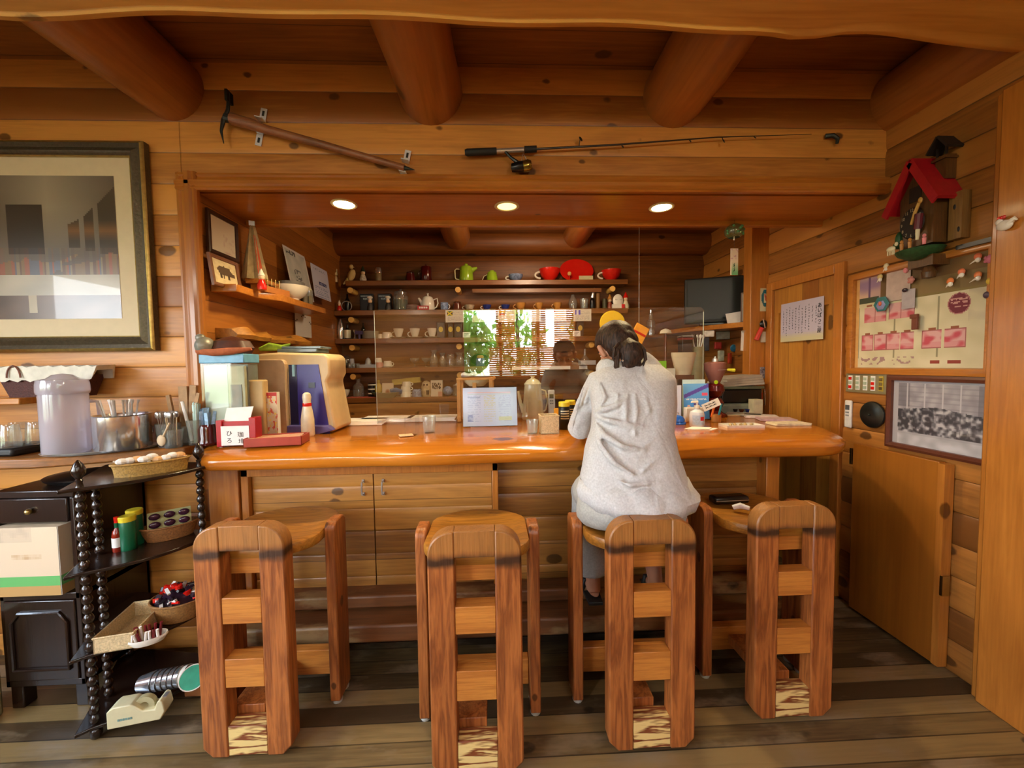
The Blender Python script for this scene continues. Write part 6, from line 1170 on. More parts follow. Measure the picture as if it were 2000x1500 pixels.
# bottom tier
c0=Vector((-1.47,1.66,TZ[3]+.052)); dirv=Vector((.125,.01,.012)); 
for k in range(7):
    o=thing('metal_cup','small steel cup nested in the lying row on the bottom tier','cup',c0+dirv*(k/6),0,'nested steel cups on the bottom tier'); M=dirv.to_track_quat('Z','Y').to_matrix().to_4x4(); b=MB(); b.lathe([(0,-.03),(.030,-.03),(.042,.03),(.040,.03),(.028,-.026),(0,-.026)],24,M=M); mesh_obj('cup_body',b,CHROME if k<6 else PORC,o)
q=(-1.27,1.64,TZ[3]+.075); o=thing('lined_cup','white cup with a green lining tipped on the bottom tier','cup',q,0,None,(R(38),R(28),0)); b=MB(); b.lathe([(0,-.045),(.03,-.045),(.048,.03),(.045,.03),(.043,.028)],28); mesh_obj('cup_body',b,PORC,o); b=MB(); b.lathe([(.0445,.029),(.03,-.035),(0,-.035)],28); mesh_obj('green_lining',b,pm('teal_green','2f9a78',.5,0,.2,30),o)
b=MB(); b.box((0,0,.03),(.11,.07,.06)); solo('wood_block',b,pm('orange_brown_block','8a5426',.6,0,.2,20),'brown wooden block on the bottom tier under the lined cup','block',(-1.255,1.67,TZ[3]),bev=.006)
o=thing('tape_dispenser','cream tape dispenser standing on the bottom tier of the rack','tape dispenser',(-1.40,1.545,TZ[3]+.001),R(12)); poly=[(-.095,0),(.075,0),(.092,.03),(.085,.07),(.075,.078),(.065,.07),(.058,.045),(.02,.048),(-.005,.072),(-.02,.082),(-.075,.082),(-.095,.065)]
CRT=pm('cream_dispenser','cfc79e',.45,0,.05); b=MB(); b.prism(poly,-.03,.03,0,MXY); mesh_obj('body',b,CRT,o,bev=.004); b=MB(); M=Matrix.Translation((.015,0,.055))@Euler((R(90),0,0)).to_matrix().to_4x4(); b.lathe([(.014,-.01),(.034,-.01),(.034,.01),(.014,.01),(.014,-.01)],26,M=M); mesh_obj('tape_roll',b,pm('clear_tape','a8a07a',.3),o)
b=MB(); [b.bb(-.06+.008*k,-.054+.008*k,-.0312,-.03,.026,.034) for k in range(6)]; mesh_obj('printed_marks',b,pm('teal_print','6a8f88',.6),o); b=MB(); b.bb(.076,.09,-.012,.012,.074,.078); mesh_obj('cutter',b,STEEL,o)
# ================================================================ RIGHT WALL THINGS
def rect(x0,x1,yt,yb,d):
    X=RX-d; a=aX(x0,(yt[0]+yb[0])/2,X); c=aX(x1,(yt[1]+yb[1])/2,X)
    z1=(aX(x0,yt[0],X).z+aX(x1,yt[1],X).z)/2; z0=(aX(x0,yb[0],X).z+aX(x1,yb[1],X).z)/2
    return (X,(a.y+c.y)/2,z0),abs(a.y-c.y),z1-z0
RW=R(-90)
# sheet on the door
def f_door(u,v):
    c=hx('b9b2c4') if v>.22 else mixc(hx('b9b2c4'),hx('c4bd98'),min(1,(.22-v)*8))
    return c
loc,w,h=rect(1530,1614,(596,577),(669,661),-.0)
loc=(RX-.018,loc[1],loc[2]); o=thing('door_notice','lavender-white sheet of vertical handwriting taped to the door','notice',loc,RW); sheet('notice_sheet',w,h,20,20,f_door,o,(0,0,0),(0,0,0),.001)
text('あ\nい\nば\nっ\nこ\n屋',.034,INK,o,(w*.42,-.0015,h*.50),(R(90),0,0),sp=.92)
b=MB(); rn=random.Random(2)
for k in range(1,12):
    for j in range([0,7,6,10,9,10,11,10,8,9,11,9][k]):
        cx=w*(.42-.077*k); cz=h*(.86-.035*(k%3)-.066*j)
        for q in range(rn.choice((2,3,3,4))):
            l_=rn.uniform(.005,.011); b.box((cx+rn.uniform(-.003,.003),-.0008,cz+rn.uniform(-.005,.005)),(l_,.0008,.0014),0,(0,rn.choice((0,0,1.57,.7,-.7)),0))
mesh_obj('handwriting',b,INK,o)
# calendar board with printed calendar
loc,w,h=rect(1660,1950,(533,476),(724,744),.012)
o=thing('calendar_board','wood-framed pin board carrying the large printed calendar','board',loc,RW); b=MB(); fr_sec(w,h,[(0,-.015),(0,.016),(.01,.02),(.03,.016),(.034,.004),(.034,-.015)],b); mesh_obj('frame',b,W_TRIM,o); b=MB(); b.bb(-w/2+.03,w/2-.03,.004,.012,.03,h-.03); mesh_obj('cork_panel',b,pm('cork','c79a5c',.8),o)
def f_cal2(u,v):
    c=mixc(hx('bdb592'),hx('cfc6a6'),.5+nz(u,v,9)*.8)
    if v>.72:
        c=mixc(hx('5a4326'),hx('7a5c34'),.5+nz(u,v,5))
        if u<.2: c=mixc(hx('8a6f8c'),hx('c0a088'),.5+nz(u,v,7)); 
        if .085<u<.105 or (abs(u-.095)<.05*(.86-v) ): c=hx('5f4668') if u<.2 else c
        if u<.19 and v<.78: c=hx('3c4230')
        if u>.45 and v<.86: c=mixc(c,hx('8a7a50'),.5)
        return c
    if abs(v-.715)<.012 and u>.3: return hx('7a6a3c')
    for cx,cy in ((.155,.585),(.385,.595)):
        if abs(u-cx)<.105 and abs(v-cy)<.085:
            e=abs(u-cx)>.101 or abs(v-cy)>.081 or abs(u-cx)<.003
            return hx('9a5a5a') if e else mixc(hx('c99a98'),hx('b8525c'),max(0,nz(u*1.6,v*2,9,2)*2.2)+(.25 if v<cy-.02 else 0))
    for cx in (.09,.21,.325,.44,.625,.78):
        cy=.275; ww=.055 if cx<.5 else .07
        if abs(u-cx)<ww and abs(v-cy)<.085:
            e=abs(u-cx)>ww-.003 or abs(v-cy)>.081
            return hx('9a5a5a') if e else mixc(hx('cc9e9c'),hx('b84a58'),max(0,nz(u*1.8,v*2,8,int(cx*10))*2.2)+(.2 if v<cy-.03 else 0))
        if abs(u-cx)<.026 and abs(v-.375)<.012: return hx('8a5038')
    for cx,cy in ((.1,.685),(.42,.69)):
        if abs(u-cx)<.03 and abs(v-cy)<.013: return hx('8a5038')
    rr=math.hypot((u-.80)*1.35,v-.585)
    if rr<.098:
        if rr>.088: return hx('a0686a')
        if abs(v-.60)<.05 and abs(u-.8)<.055 and int(v*60)%2 and nz(u,v,40)>-.15: return hx('b88a84')
        return hx('6a2434')
    if .03<u<.5 and .03<v<.11 and nz(u*1.4,v*2,14)>.12: return hx('9a7a78')
    if .62<u<.69 and .045<v<.075 or .74<u<.83 and .045<v<.075: return hx('8a3a30')
    if .10<v<.68 and abs((u*3)%1-.5)>.485: return hx('8a8468')
    if u>.86 and v>.42: c=mixc(c,hx('8f7f78'),max(0,nz(u,v,7,4)*1.4))
    return c
loc2,w2,h2=rect(1675,1941,(545,486),(712,719),.012)
q=Vector(loc2)-Vector(loc); o2=thing('printed_calendar','large printed calendar with pink month panels pinned on the wood-framed board','calendar',(loc[0]-.0,loc2[1],loc[2]+.035),RW); h2=h-.07; w2=w-.075
sheet('calendar_print',w2,h2,150,96,f_cal2,o2,(0,.0025,0),(0,0,0),.001)
def onr(px,py,d): p=aX(px,py,RX-d); return (RX-d,p.y,p.z)
# notes and magnets
loc3,w3,h3=rect(1731,1778,(533,525),(590,582),.016); o=thing('pinned_note','plain pinkish paper note pinned over the calendar, left part','note',loc3,RW); b=MB(); b.bb(-w3/2,w3/2,0,.001,0,h3); mesh_obj('note_sheet',b,pm('pinkish_paper','b8a49a',.7),o); b=MB(); b.ball((w3*.35,-.006,h3*.95),(.012,.008,.014),8); mesh_obj('pink_pin',b,pm('pink_charm','e08a90',.5),o)
loc3,w3,h3=rect(1761,1787,(566,564),(605,600),.02); o=thing('pinned_note','small lavender slip pinned beside the pinkish note','note',loc3,RW); b=MB(); b.bb(-w3/2,w3/2,0,.001,0,h3); mesh_obj('note_sheet',b,pm('lavender_paper','a8a0a4',.7),o); b=MB(); b.ball((-w3*.2,-.006,h3*.98),(.014,.006,.010),8); mesh_obj('dark_pin',b,pm('dark_plum','2a1a28',.3),o)
o=thing('teal_charm','teal and lilac hexagonal charm with an orange centre on the calendar','charm',onr(1723,594,.024),RW); b=MB(); M=Euler((R(90),0,0)).to_matrix().to_4x4(); b.lathe([(0,0),(.04,0),(.042,.006),(0,.008)],6,M=M); mesh_obj('hexagon',b,pm('teal_paint','2a6f74',.4,0,.3,30),o,smooth=0); b=MB(); b.lathe([(0,.008),(.026,.008),(.02,.011),(0,.012)],6,M=M,c=(0,-.006,0)); mesh_obj('lilac_center',b,pm('lilac_paint','7f84b0',.4),o,smooth=0); b=MB(); b.ball((0,-.012,.002),(.009,.005,.012),10); mesh_obj('orange_core',b,pm('orange_paint','c8603c',.5),o)
mags=[(1731,520,'cream','white figure magnet on the frame top, far left','d8cba8'),(1719,541,'yel','yellowish bird magnet at the upper left of the calendar','c8b070'),(1780,547,'pink','pink flower magnet beside the pinned notes','c08078'),(1787,626,'brn','brown wooden clip magnet between the upper month panels','6a3420'),(1856,549,'or','orange and white bird magnet, lowest of the right group','d87a3c'),(1878,531,'or','orange and white bird magnet, second from the left','d8744c'),(1910,537,'or','orange-topped bird magnet below the long-tailed one','d8804c'),(1910,501,'or','orange-headed long-tailed bird magnet at the top right','d06a44'),(1932,506,'pk','pink flower magnet at the top right corner','c0687c'),(1934,549,'ye','yellow magnet at the right edge of the board','d0b040'),(1928,576,'pu','dark purple grape magnet at the right edge of the board','4a3a4a')]
for k,(px,py,_,lab,c) in enumerate(mags):
    o=thing('bird_magnet' if 'bird' in lab or 'figure' in lab else 'fridge_magnet',lab,'magnet',onr(px,py,.026),RW)
    if 'clip' in lab: b=MB(); b.box((0,-.004,.02),(.035,.012,.02)); b.box((.004,-.004,-.016),(.026,.01,.055)); mesh_obj('magnet_body',b,pm('mag_c%d'%k,c,.5),o,bev=.002); continue
    b=MB(); b.ball((0,0,0),(.014,.008,.015),10); mesh_obj('magnet_body',b,pm('mag_c%d'%k,c,.45,0,.2,60),o)
    if 'bird' in lab or 'figure' in lab:
        b=MB(); b.ball((.003,-.003,-.014),(.010,.007,.011),8); b.tube([(-.006,-.003,-.015),(-.026 if 'long' in lab else -.014,-.003,-.026)],[.004,.001],6); mesh_obj('white_belly',b,PORC,o)
    elif 'flower' in lab: b=MB(); [b.ball((.012*math.cos(a),-.003,.012*math.sin(a)),(.007,.004,.007),6) for a in (0,1.26,2.5,3.77,5.0)]; mesh_obj('petals',b,pm('mag_c%d'%k,c,.45),o)
# switch panel
loc,w,h=rect(1652,1733,(724,734),(763,773),.018); o=thing('switch_panel','pale metal light switch panel with red and white switches','switch panel',loc,RW); b=MB(); b.bb(-w/2,w/2,0,.012,0,h); mesh_obj('plate',b,pm('plate_metal','9a8f6a',.35,.4,.1),o,bev=.002)
for k in range(5):
    x=-w/2+w*(.13+.185*k); b=MB(); b.bb(x-w*.05,x+w*.05,-.003,.001,h*.14,h*.86); sw=mesh_obj('switch_strip',b,WHITE if k<4 else pm('yellow_switch','b8a040',.4),o)
    for j in range(3):
        b=MB(); b.bb(x-w*.035,x+w*.035,-.006,-.002,h*(.2+.22*j),h*(.35+.22*j)); mesh_obj('switch_button',b,RED if (k,j) in ((0,0),(0,2),(3,0),(3,1)) else (pm('pale_green_button','a8b8a0',.4) if k<4 else BRASS),sw)
q=onr(1653,835,.025); o=remote((RX-.022,q[1],q[2]-.0),'white air-conditioner remote in a holder on the right wall',(0,0,RW),1.05); 
# bell / round metal disc
o=thing('metal_gong','round dark metal lid hanging on the right wall','lid',onr(1703,810,.02),RW); b=MB(); M=Euler((R(90),0,0)).to_matrix().to_4x4(); b.lathe([(0,.012),(.012,.014),(.05,.01),(.068,.004),(.072,-.002),(.066,-.004),(0,-.002)],40,M=M); mesh_obj('disc',b,pm('spun_metal','4a4e4a',.3,.9,.15,14),o); b=MB(); b.ball((0,-.016,0),.006,8); mesh_obj('center_pin',b,IRON,o)
# framed group photograph
loc,w,h=rect(1735,1951,(733,736),(872,914),.012); o=thing('framed_photograph','large framed black and white group photograph low on the right wall','photo',loc,RW); b=MB(); fr_sec(w,h,[(0,-.015),(0,.016),(.012,.022),(.026,.016),(.028,.004),(.028,-.015)],b); mesh_obj('frame',b,pm('redbrown_frame','5c3020',.35,0,.15,60),o)
def f_ph(u,v):
    if u<.06 or u>.985 or v>.965: return hx('a5a2a6')
    if v<.2+(.0 if u<.5 else 0): c=mixc(hx('a09ea0'),hx('c0bec2'),.5+nz(u,v,9)); return c if v<.17-.10*max(0,u-.5)*0 else mixc(c,hx('8a888c'),.3)
    c=mixc(hx('8a868c'),hx('a8a4a8'),.5+nz(u*2,v,6))
    if v>.55 and int(v*40)%3==0: c=mixc(c,hx('7a767c'),.4)
    if u>.9 or (u<.2 and v>.6): c=mixc(c,hx('5a5860'),.5)
    for q_ in (.17,.37,.56,.74):
        if abs(u-q_)<.008 and v>.55: c=hx('b4b0b4')
    top=.62-.16*abs(u-.5)
    if v<top:
        n1=noise.cell(Vector((u*44,v*26,0))); n2=nz(u,v*.8,22,2)
        c=mixc(hx('3a3a40'),hx('b0aeb2'),max(0,min(1,.42+n2*1.1+(n1-.5)*.28)))
    return c
sheet('photo_print',w-.056,h-.056,130,90,f_ph,o,(0,-.003,.028),(0,0,0),.001,attrmat('glazed_print',.3,.5,.3))
# hen hook
o=thing('bird_hook','white bird-shaped hook with a red comb on the edge of the right casing','hook',(1.962,aX(1962,440,1.95).y,aX(1962,440,1.95).z),RW); b=MB(); b.ball((0,-.012,0),(.026,.012,.02),14); b.tube([(.012,-.012,.004),(.03,-.012,.016),(.036,-.012,.008)],[.012,.008,.003],8); b.ball((-.016,-.012,.016),(.011,.009,.014),10); mesh_obj('bird_body',b,PORC,o); b=MB(); [b.ball((-.018+.008*k,-.012,.032),(.006,.005,.007),6) for k in range(3)]; mesh_obj('red_comb',b,RED,o)
# small black ledge under clock right
b=MB(); loc,w,h=rect(1875,1955,(479,462),(487,470),.03); b.bb(-w/2,w/2,-.02,.03,0,.018); solo('black_ledge',b,BLACK,'thin black strip ledge right of the cuckoo clock','ledge',loc,RW)
# ================================================================ CUCKOO CLOCK
q=aX(1793,482,RX-.09); o=thing('cuckoo_clock','carved cuckoo clock with a red gable roof and bell tower on the right wall','clock',(RX-.01,q.y,q.z),RW); o.scale=(.72,.8,.95)
CW=wood('clock_wood','6a4424','3a2212','Z',3,None,0,.4,0,.2); CD=pm('clock_dark','1c120c',.6,0,.3,50); CLR=pm('clock_red','a01420',.4)
b=MB(); b.bb(-.10,.105,-.12,0,.0,.24); b.prism([(-.10,.24),(.105,.24),(.0,.37)],0,.12,0,Matrix(((1,0,0,0),(0,0,-1,0),(0,1,0,0),(0,0,0,1)))); mesh_obj('house',b,CW,o)
b=MB()
for s in (-1,1):
    a=math.atan2(.22,.155); L_=.27; cx,cz=s*.078,.30; b.box((cx,-.08,cz),(L_,.17,.018),0,(0,s*a,0))
    b.box((cx,-.165,cz-.012),(L_,.012,.042),0,(0,s*a,0))
rf=mesh_obj('red_roof',b,CLR,o)
b=MB(); M=Matrix.Translation((-.012,-.125,.115))@Euler((R(90),0,0)).to_matrix().to_4x4(); b.lathe([(0,0),(.072,0),(.075,.004),(.07,.008),(0,.008)],36,M=M); dl=mesh_obj('dial',b,CD,o)
IV=pm('ivory_numerals','b8ae90',.5)
for k in range(1,13): a=PI/2-2*PI*k/12; text(str(k),.022,IV,dl,(-.012+.06*math.cos(a),-.1345,.115+.06*math.sin(a)),(R(90),0,0),'numeral')
b=MB(); [b.box((-.012+l/2*math.cos(t),-.137,.115+l/2*math.sin(t)),(l,.002,.005),0,(0,-t,0)) for l,t in ((.055,R(25)),(.035,R(60)))]; mesh_obj('hands',b,IV,dl)
b=MB(); b.bb(-.04,.03,-.125,-.118,.215,.285); mesh_obj('cuckoo_door',b,CD,o)
b=MB(); b.lathe([(0,-.05),(.05,-.045),(.11,-.02),(.125,0),(.1,.006),(0,.006)],28,(0,-.09,-.015),sy=.8); mesh_obj('green_base',b,pm('clock_green','1f4a24',.6,0,.4,60,.5),o)
b=MB(); b.bb(-.06,.09,-.1,-.0,-.10,-.05); b.lathe([(0,-.16),(.03,-.155),(.035,-.13),(.02,-.10),(0,-.1)],16,(.04,-.07,0)); mesh_obj('console',b,CW,o)
b=MB(); b.bb(.045,.105,-.06,0,.29,.40); b.bb(.035,.115,-.075,0,.38,.39); mesh_obj('tower',b,CW,o); b=MB()
for s in (-1,1): b.box((.075+s*.03,-.035,.455),(.085,.11,.01),0,(0,s*R(48),0))
for x in (.05,.10): b.bb(x-.005,x+.005,-.06,-.05,.40,.44)
mesh_obj('tower_roof',b,CD,o); b=MB(); b.lathe([(.014,0),(.01,.015),(.004,.025),(0,.026)],14,(.075,-.035,.40)); mesh_obj('bell',b,BRASS,o)
b=MB(); b.bb(.12,.19,-.05,0,.0,.21); mesh_obj('side_house',b,wood('clock_light_wood','8a6238','5a3a1e','Z',3,None,0,.5,0,.2),o); b=MB(); b.ball((.15,-.05,.145),(.008,.004,.012),8); b.ball((.175,-.05,.04),(.007,.004,.012),8); mesh_obj('side_windows',b,CD,o)
b=MB(); b.ball((-.10,-.12,.055),(.022,.02,.04),10); b.ball((-.105,-.12,.03),(.028,.024,.02),10); mesh_obj('green_bush',b,MATS['clock_green'],o)
fg=MB(); fg.tube([(.055,-.16,.02),(.055,-.16,.07)],[.009,.011],8); f1=mesh_obj('climber_figure',fg,CREAM,o); b=MB(); b.tube([(.055,-.16,.07),(.06,-.16,.14)],[.018,.02],10); mesh_obj('maroon_coat',b,pm('maroon2','5a1c28',.5),f1); b=MB(); b.tube([(.02,-.165,.10),(.04,-.165,.15),(.062,-.165,.19)],[.007,.009,.008],8); b.ball((.07,-.165,.20),(.012,.01,.014),8); mesh_obj('arm_and_head',b,pm('ochre_paint','c0984c',.5),f1)
fg=MB(); fg.ball((-.10,-.17,.01),(.03,.012,.014),10); fg.ball((-.065,-.17,.028),(.011,.008,.011),8); [fg.tube([(x,-.17,.005),(x,-.17,-.02)],.004,6) for x in (-.12,-.105,-.09,-.078)]; mesh_obj('goat_figure',fg,CREAM,o)
for x,c in ((-.035,TAN),(.015,TAN),(.10,pm('pink_charm','e08a90',.5))): fg=MB(); fg.tube([(x,-.165,-.01),(x,-.165,.02)],[.008,.01],8); fg.ball((x,-.165,.03),.009,8); mesh_obj('small_figure',fg,c,o)
# ================================================================ SEATED PERSON
SK=pm('skin','c0896c',.5,0,.08,12,sub=.1); HAIR=None
def hairmat():
    m,nt,b=newmat('dark_hair'); N=nt.nodes.new; L=nt.links.new; tc=N('ShaderNodeTexCoord'); mp=N('ShaderNodeMapping'); mp.inputs['Scale'].default_value=(60,60,8); n=N('ShaderNodeTexNoise'); n.inputs['Scale'].default_value=2.4; n.inputs['Detail'].default_value=3
    L(tc.outputs['Object'],mp.inputs[0]); L(mp.outputs[0],n.inputs[0]); cr=N('ShaderNodeValToRGB'); e=cr.color_ramp.elements; e[0].position=.35; e[0].color=(*lin('1c120d'),1); e[1].position=.75; e[1].color=(*lin('4e3628'),1); L(n.outputs['Fac'],cr.inputs['Fac']); L(cr.outputs[0],b.inputs['Base Color']); b.inputs['Roughness'].default_value=.55; b.inputs['Specular IOR Level'].default_value=.3
    bp=N('ShaderNodeBump'); bp.inputs['Strength'].default_value=.6; bp.inputs['Distance'].default_value=.004; L(n.outputs['Fac'],bp.inputs['Height']); L(bp.outputs[0],b.inputs['Normal']); return m
HAIR=hairmat()
def clothmat(name,c):
    m,nt,b=newmat(name); N=nt.nodes.new; L=nt.links.new; tc=N('ShaderNodeTexCoord'); n=N('ShaderNodeTexNoise'); n.inputs['Scale'].default_value=140; n.inputs['Detail'].default_value=3; L(tc.outputs['Object'],n.inputs[0])
    cr=N('ShaderNodeValToRGB'); e=cr.color_ramp.elements; c=lin(c); e[0].position=.3; e[0].color=(*[x*.82 for x in c],1); e[1].position=.7; e[1].color=(*[min(1,x*1.06) for x in c],1); L(n.outputs['Fac'],cr.inputs['Fac']); L(cr.outputs[0],b.inputs['Base Color']); b.inputs['Roughness'].default_value=.85; b.inputs['Sheen Weight'].default_value=.15
    n2=N('ShaderNodeTexNoise'); n2.inputs['Scale'].default_value=9; n2.inputs['Detail'].default_value=2.5; n2.inputs['Distortion'].default_value=1.4; mp=N('ShaderNodeMapping'); mp.inputs['Scale'].default_value=(1,1,.55); mp.inputs['Rotation'].default_value=(0,R(25),0); L(tc.outputs['Object'],mp.inputs[0]); L(mp.outputs[0],n2.inputs[0])
    bp=N('ShaderNodeBump'); bp.inputs['Strength'].default_value=.35; bp.inputs['Distance'].default_value=.03; L(n2.outputs['Fac'],bp.inputs['Height']); b2=N('ShaderNodeBump'); b2.inputs['Strength'].default_value=.25; b2.inputs['Distance'].default_value=.001; L(n.outputs['Fac'],b2.inputs['Height']); L(bp.outputs[0],b2.inputs['Normal']); L(b2.outputs[0],b.inputs['Normal']); return m
SHIRT=clothmat('heather_grey_cloth','c9cacb'); PANT=clothmat('pale_grey_cloth','aeaea8')
def W3(px,py,Y): return aY(px,py,Y)
pr_=thing('person','seated person seen from behind, pale grey shirt and trousers, dark hair in low ponytail','person',(.55,1.62,0)); PO=Vector((.55,1.62,0))
def loc_(p): return Vector(p)-PO
def remeshed(name,mb,mat,vox,sm=6,parent=pr_):
    mb.v=[tuple(Vector(v)-PO) for v in mb.v]; o=mesh_obj(name,mb,mat,parent,smooth=0)
    m=o.modifiers.new('r','REMESH'); m.mode='VOXEL'; m.voxel_size=vox; m.use_smooth_shade=True
    s=o.modifiers.new('s','SMOOTH'); s.factor=.5; s.iterations=sm; return o
def shirt_rings(rows,b,shrink=0,n=40,fold=0):
    secs=[]
    for i,(py,xl,xr,Y,dp) in enumerate(rows):
        a=W3(xl,py,Y); c=W3(xr,py,Y); cx=(a.x+c.x)/2; hw=(c.x-a.x)/2-shrink; dz=(a.z+c.z)/2; ring=[]
        for j in range(n):
            t=2*PI*j/n; ct,st_=math.cos(t),math.sin(t); k=(abs(ct)**2.4+abs(st_)**2.4)**(-1/2.4)
            f=1+fold*math.sin(t*7+i*.6)*(.5+.5*math.sin(t*3+i))
            tw=(c.z-a.z)/2
            ring.append((cx+hw*ct*k*f,Y+(dp-shrink)*st_*k*f,dz+tw*ct*.7))
        secs.append(ring)
    b.sweep(secs)
rows=[(985,1150,1340,1.575,.135),(962,1137,1352,1.57,.15),(930,1134,1338,1.58,.14),(880,1142,1320,1.60,.13),(840,1155,1310,1.63,.122),(800,1157,1311,1.66,.118),(765,1153,1313,1.69,.11),(742,1154,1312,1.715,.10),(727,1163,1306,1.735,.085),(714,1180,1290,1.76,.07),(705,1192,1262,1.785,.056)]
b=MB(); shirt_rings(rows,b,0,44,.012)
sl=W3(1174,746,1.735); sr=W3(1292,748,1.735)
el=W3(1132,838,1.86); er=W3(1298,835,1.92); wl=Vector((.47,2.06,CT+.05)); wr=Vector((.66,2.08,CT+.05))
b.tube([sl+Vector((.03,0,0)),sl,sl.lerp(el,.5)+Vector((-.015,-.01,0)),el,el.lerp(wl,.35),el.lerp(wl,.75)],[.066,.062,.054,.058,.052,.044],18)
b.tube([sr-Vector((.03,0,0)),sr,sr.lerp(er,.5)+Vector((.008,0,0)),er,er.lerp(wr,.4),er.lerp(wr,.8)],[.07,.064,.058,.056,.05,.042],18)
def back(px,py,dd=0):
    r0_=rows
    for q in range(len(r0_)-1):
        if r0_[q+1][0]<=py<=r0_[q][0]: break
    t=(py-r0_[q][0])/(r0_[q+1][0]-r0_[q][0]); L_,R__,Y_,D_=[r0_[q][z]+(r0_[q+1][z]-r0_[q][z])*t for z in (1,2,3,4)]
    u=max(-.97,min(.97,(px-(L_+R__)/2)/((R__-L_)/2))); Y=Y_-D_*(1-abs(u)**2.4)**(1/2.4)
    return W3(px,py,Y-dd)
for pts,r_ in (([(1158,806),(1178,800),(1205,792),(1222,780)],.010),([(1158,812),(1190,822),(1235,832),(1285,838)],.011),([(1160,822),(1180,850),(1215,872),(1262,880)],.011),([(1160,835),(1172,870),(1200,905),(1240,928)],.010),([(1226,768),(1222,800),(1224,840)],.007),([(1240,768),(1243,805),(1240,850)],.007),([(1258,768),(1266,800),(1272,835)],.007),([(1207,768),(1203,790)],.006),([(1305,800),(1285,850),(1250,880)],.009),([(1308,845),(1290,890),(1255,920)],.009),([(1170,745),(1182,775),(1166,806)],.006),([(1298,750),(1290,785),(1302,820)],.006),([(1190,930),(1230,948),(1290,940)],.008),([(1300,900),(1318,930),(1335,960)],.009)):
    P_=[back(x,y,-.002) for x,y in pts]; n_=len(P_); b.tube(P_,[r_*(.35 if q in (0,n_-1) else 1)*1.25 for q in range(n_)],8)
for p0,p1,r_ in (((1150,760),(1140,812),.009),((1140,755),(1122,820),.009),((1128,800),(1118,840),.008)):
    b.tube([W3(p0[0],p0[1],1.70),W3((p0[0]+p1[0])/2-2,(p0[1]+p1[1])/2,1.725),W3(p1[0],p1[1],1.80)],[.004,r_,.004],8)
o=remeshed('shirt',b,SHIRT,.0065,3); tag(o,'pale heather grey long-sleeved collared shirt',None)
tx=bpy.data.textures.new('folds','CLOUDS'); tx.noise_scale=.16; tx.noise_depth=2
d=o.modifiers.new('folds','DISPLACE'); d.texture=tx; d.strength=.012; d.mid_level=.5; d.texture_coords='LOCAL'
# shirt hem, lower skirt of the shirt flaring at right
b=MB(); secs=[]
for (py,xl,xr,Y,dp) in ((935,1133,1340,1.58,.142),(955,1127,1350,1.575,.158),(970,1130,1362,1.572,.168),(988,1144,1352,1.57,.172)):
    a=W3(xl,py,Y); c=W3(xr,py,Y); cx=(a.x+c.x)/2; hw=(c.x-a.x)/2; secs.append([(cx+hw*math.cos(2*PI*j/60)*(1+.012*math.sin(j*1.3)),Y+dp*math.sin(2*PI*j/60)*(1+.02*math.sin(j*1.3)),a.z) for j in range(60)])
b.v=[];b.f=[];b.m=[]; b.sweep(secs,cap=False); b.v=[tuple(Vector(v)-PO) for v in b.v]; hm=mesh_obj('shirt_hem',b,SHIRT,o); s_=hm.modifiers.new('t','SOLIDIFY'); s_.thickness=.004
# collar: flared band open at the front
b=MB(); secs=[]; cb=W3(1232,731,1.76); ct_=W3(1222,706,1.77)
for k in range(33):
    t=-PI*.5+(k/32-.5)*PI*1.35; c_,s2=math.cos(t),math.sin(t); tip=.042*math.exp(-((k-24)/2.2)**2)+.010*math.exp(-((k-8)/3)**2)
    B=Vector((cb.x+.148*c_,1.775+.098*s2,cb.z+.010*c_+.018*(1+s2))); T=Vector((ct_.x+.098*c_,1.79+.072*s2,ct_.z+.012*(1+s2)+tip)); n_=Vector((c_,s2,.2))
    m_=B.lerp(T,.5)+n_*.014
    secs.append([q-PO for q in (B,B+n_*.006,m_+n_*.004,T+n_*.003,T-n_*.006,m_-n_*.008)])
b.sweep(secs); cl=mesh_obj('collar',b,SHIRT,o,sub=1)
# trousers
b=MB(); hips=[(.765,.205,.15,1.60),(.79,.225,.175,1.60),(.83,.226,.178,1.59),(.88,.215,.165,1.585),(.93,.20,.15,1.585),(.97,.185,.135,1.59)]
secs=[[(.553+w_*math.cos(2*PI*j/36),Y+d_*math.sin(2*PI*j/36),z) for j in range(36)] for z,w_,d_,Y in hips]; b.sweep(secs)
kl=Vector((.43,1.87,.80)); kr=Vector((.70,1.87,.80)); al=Vector((.463,1.875,.345)); ar=Vector((.765,1.86,.36))
b.tube([(.46,1.60,.86),(.44,1.74,.85),kl,(.44,1.895,.74)],[.105,.095,.078,.07],18); b.tube([(.65,1.60,.86),(.67,1.74,.85),kr,(.70,1.895,.74)],[.105,.095,.078,.07],18)
b.tube([kl,kl.lerp(al,.4),kl.lerp(al,.86)],[.072,.078,.085],18); b.tube([kr,kr.lerp(ar,.4),kr.lerp(ar,.72)],[.072,.078,.086],18)
o=remeshed('trousers',b,PANT,.010,4); tag(o,'loose cropped pale grey trousers',None); d=o.modifiers.new('folds','DISPLACE'); d.texture=tx; d.strength=.022; d.mid_level=.5; d.texture_coords='LOCAL'
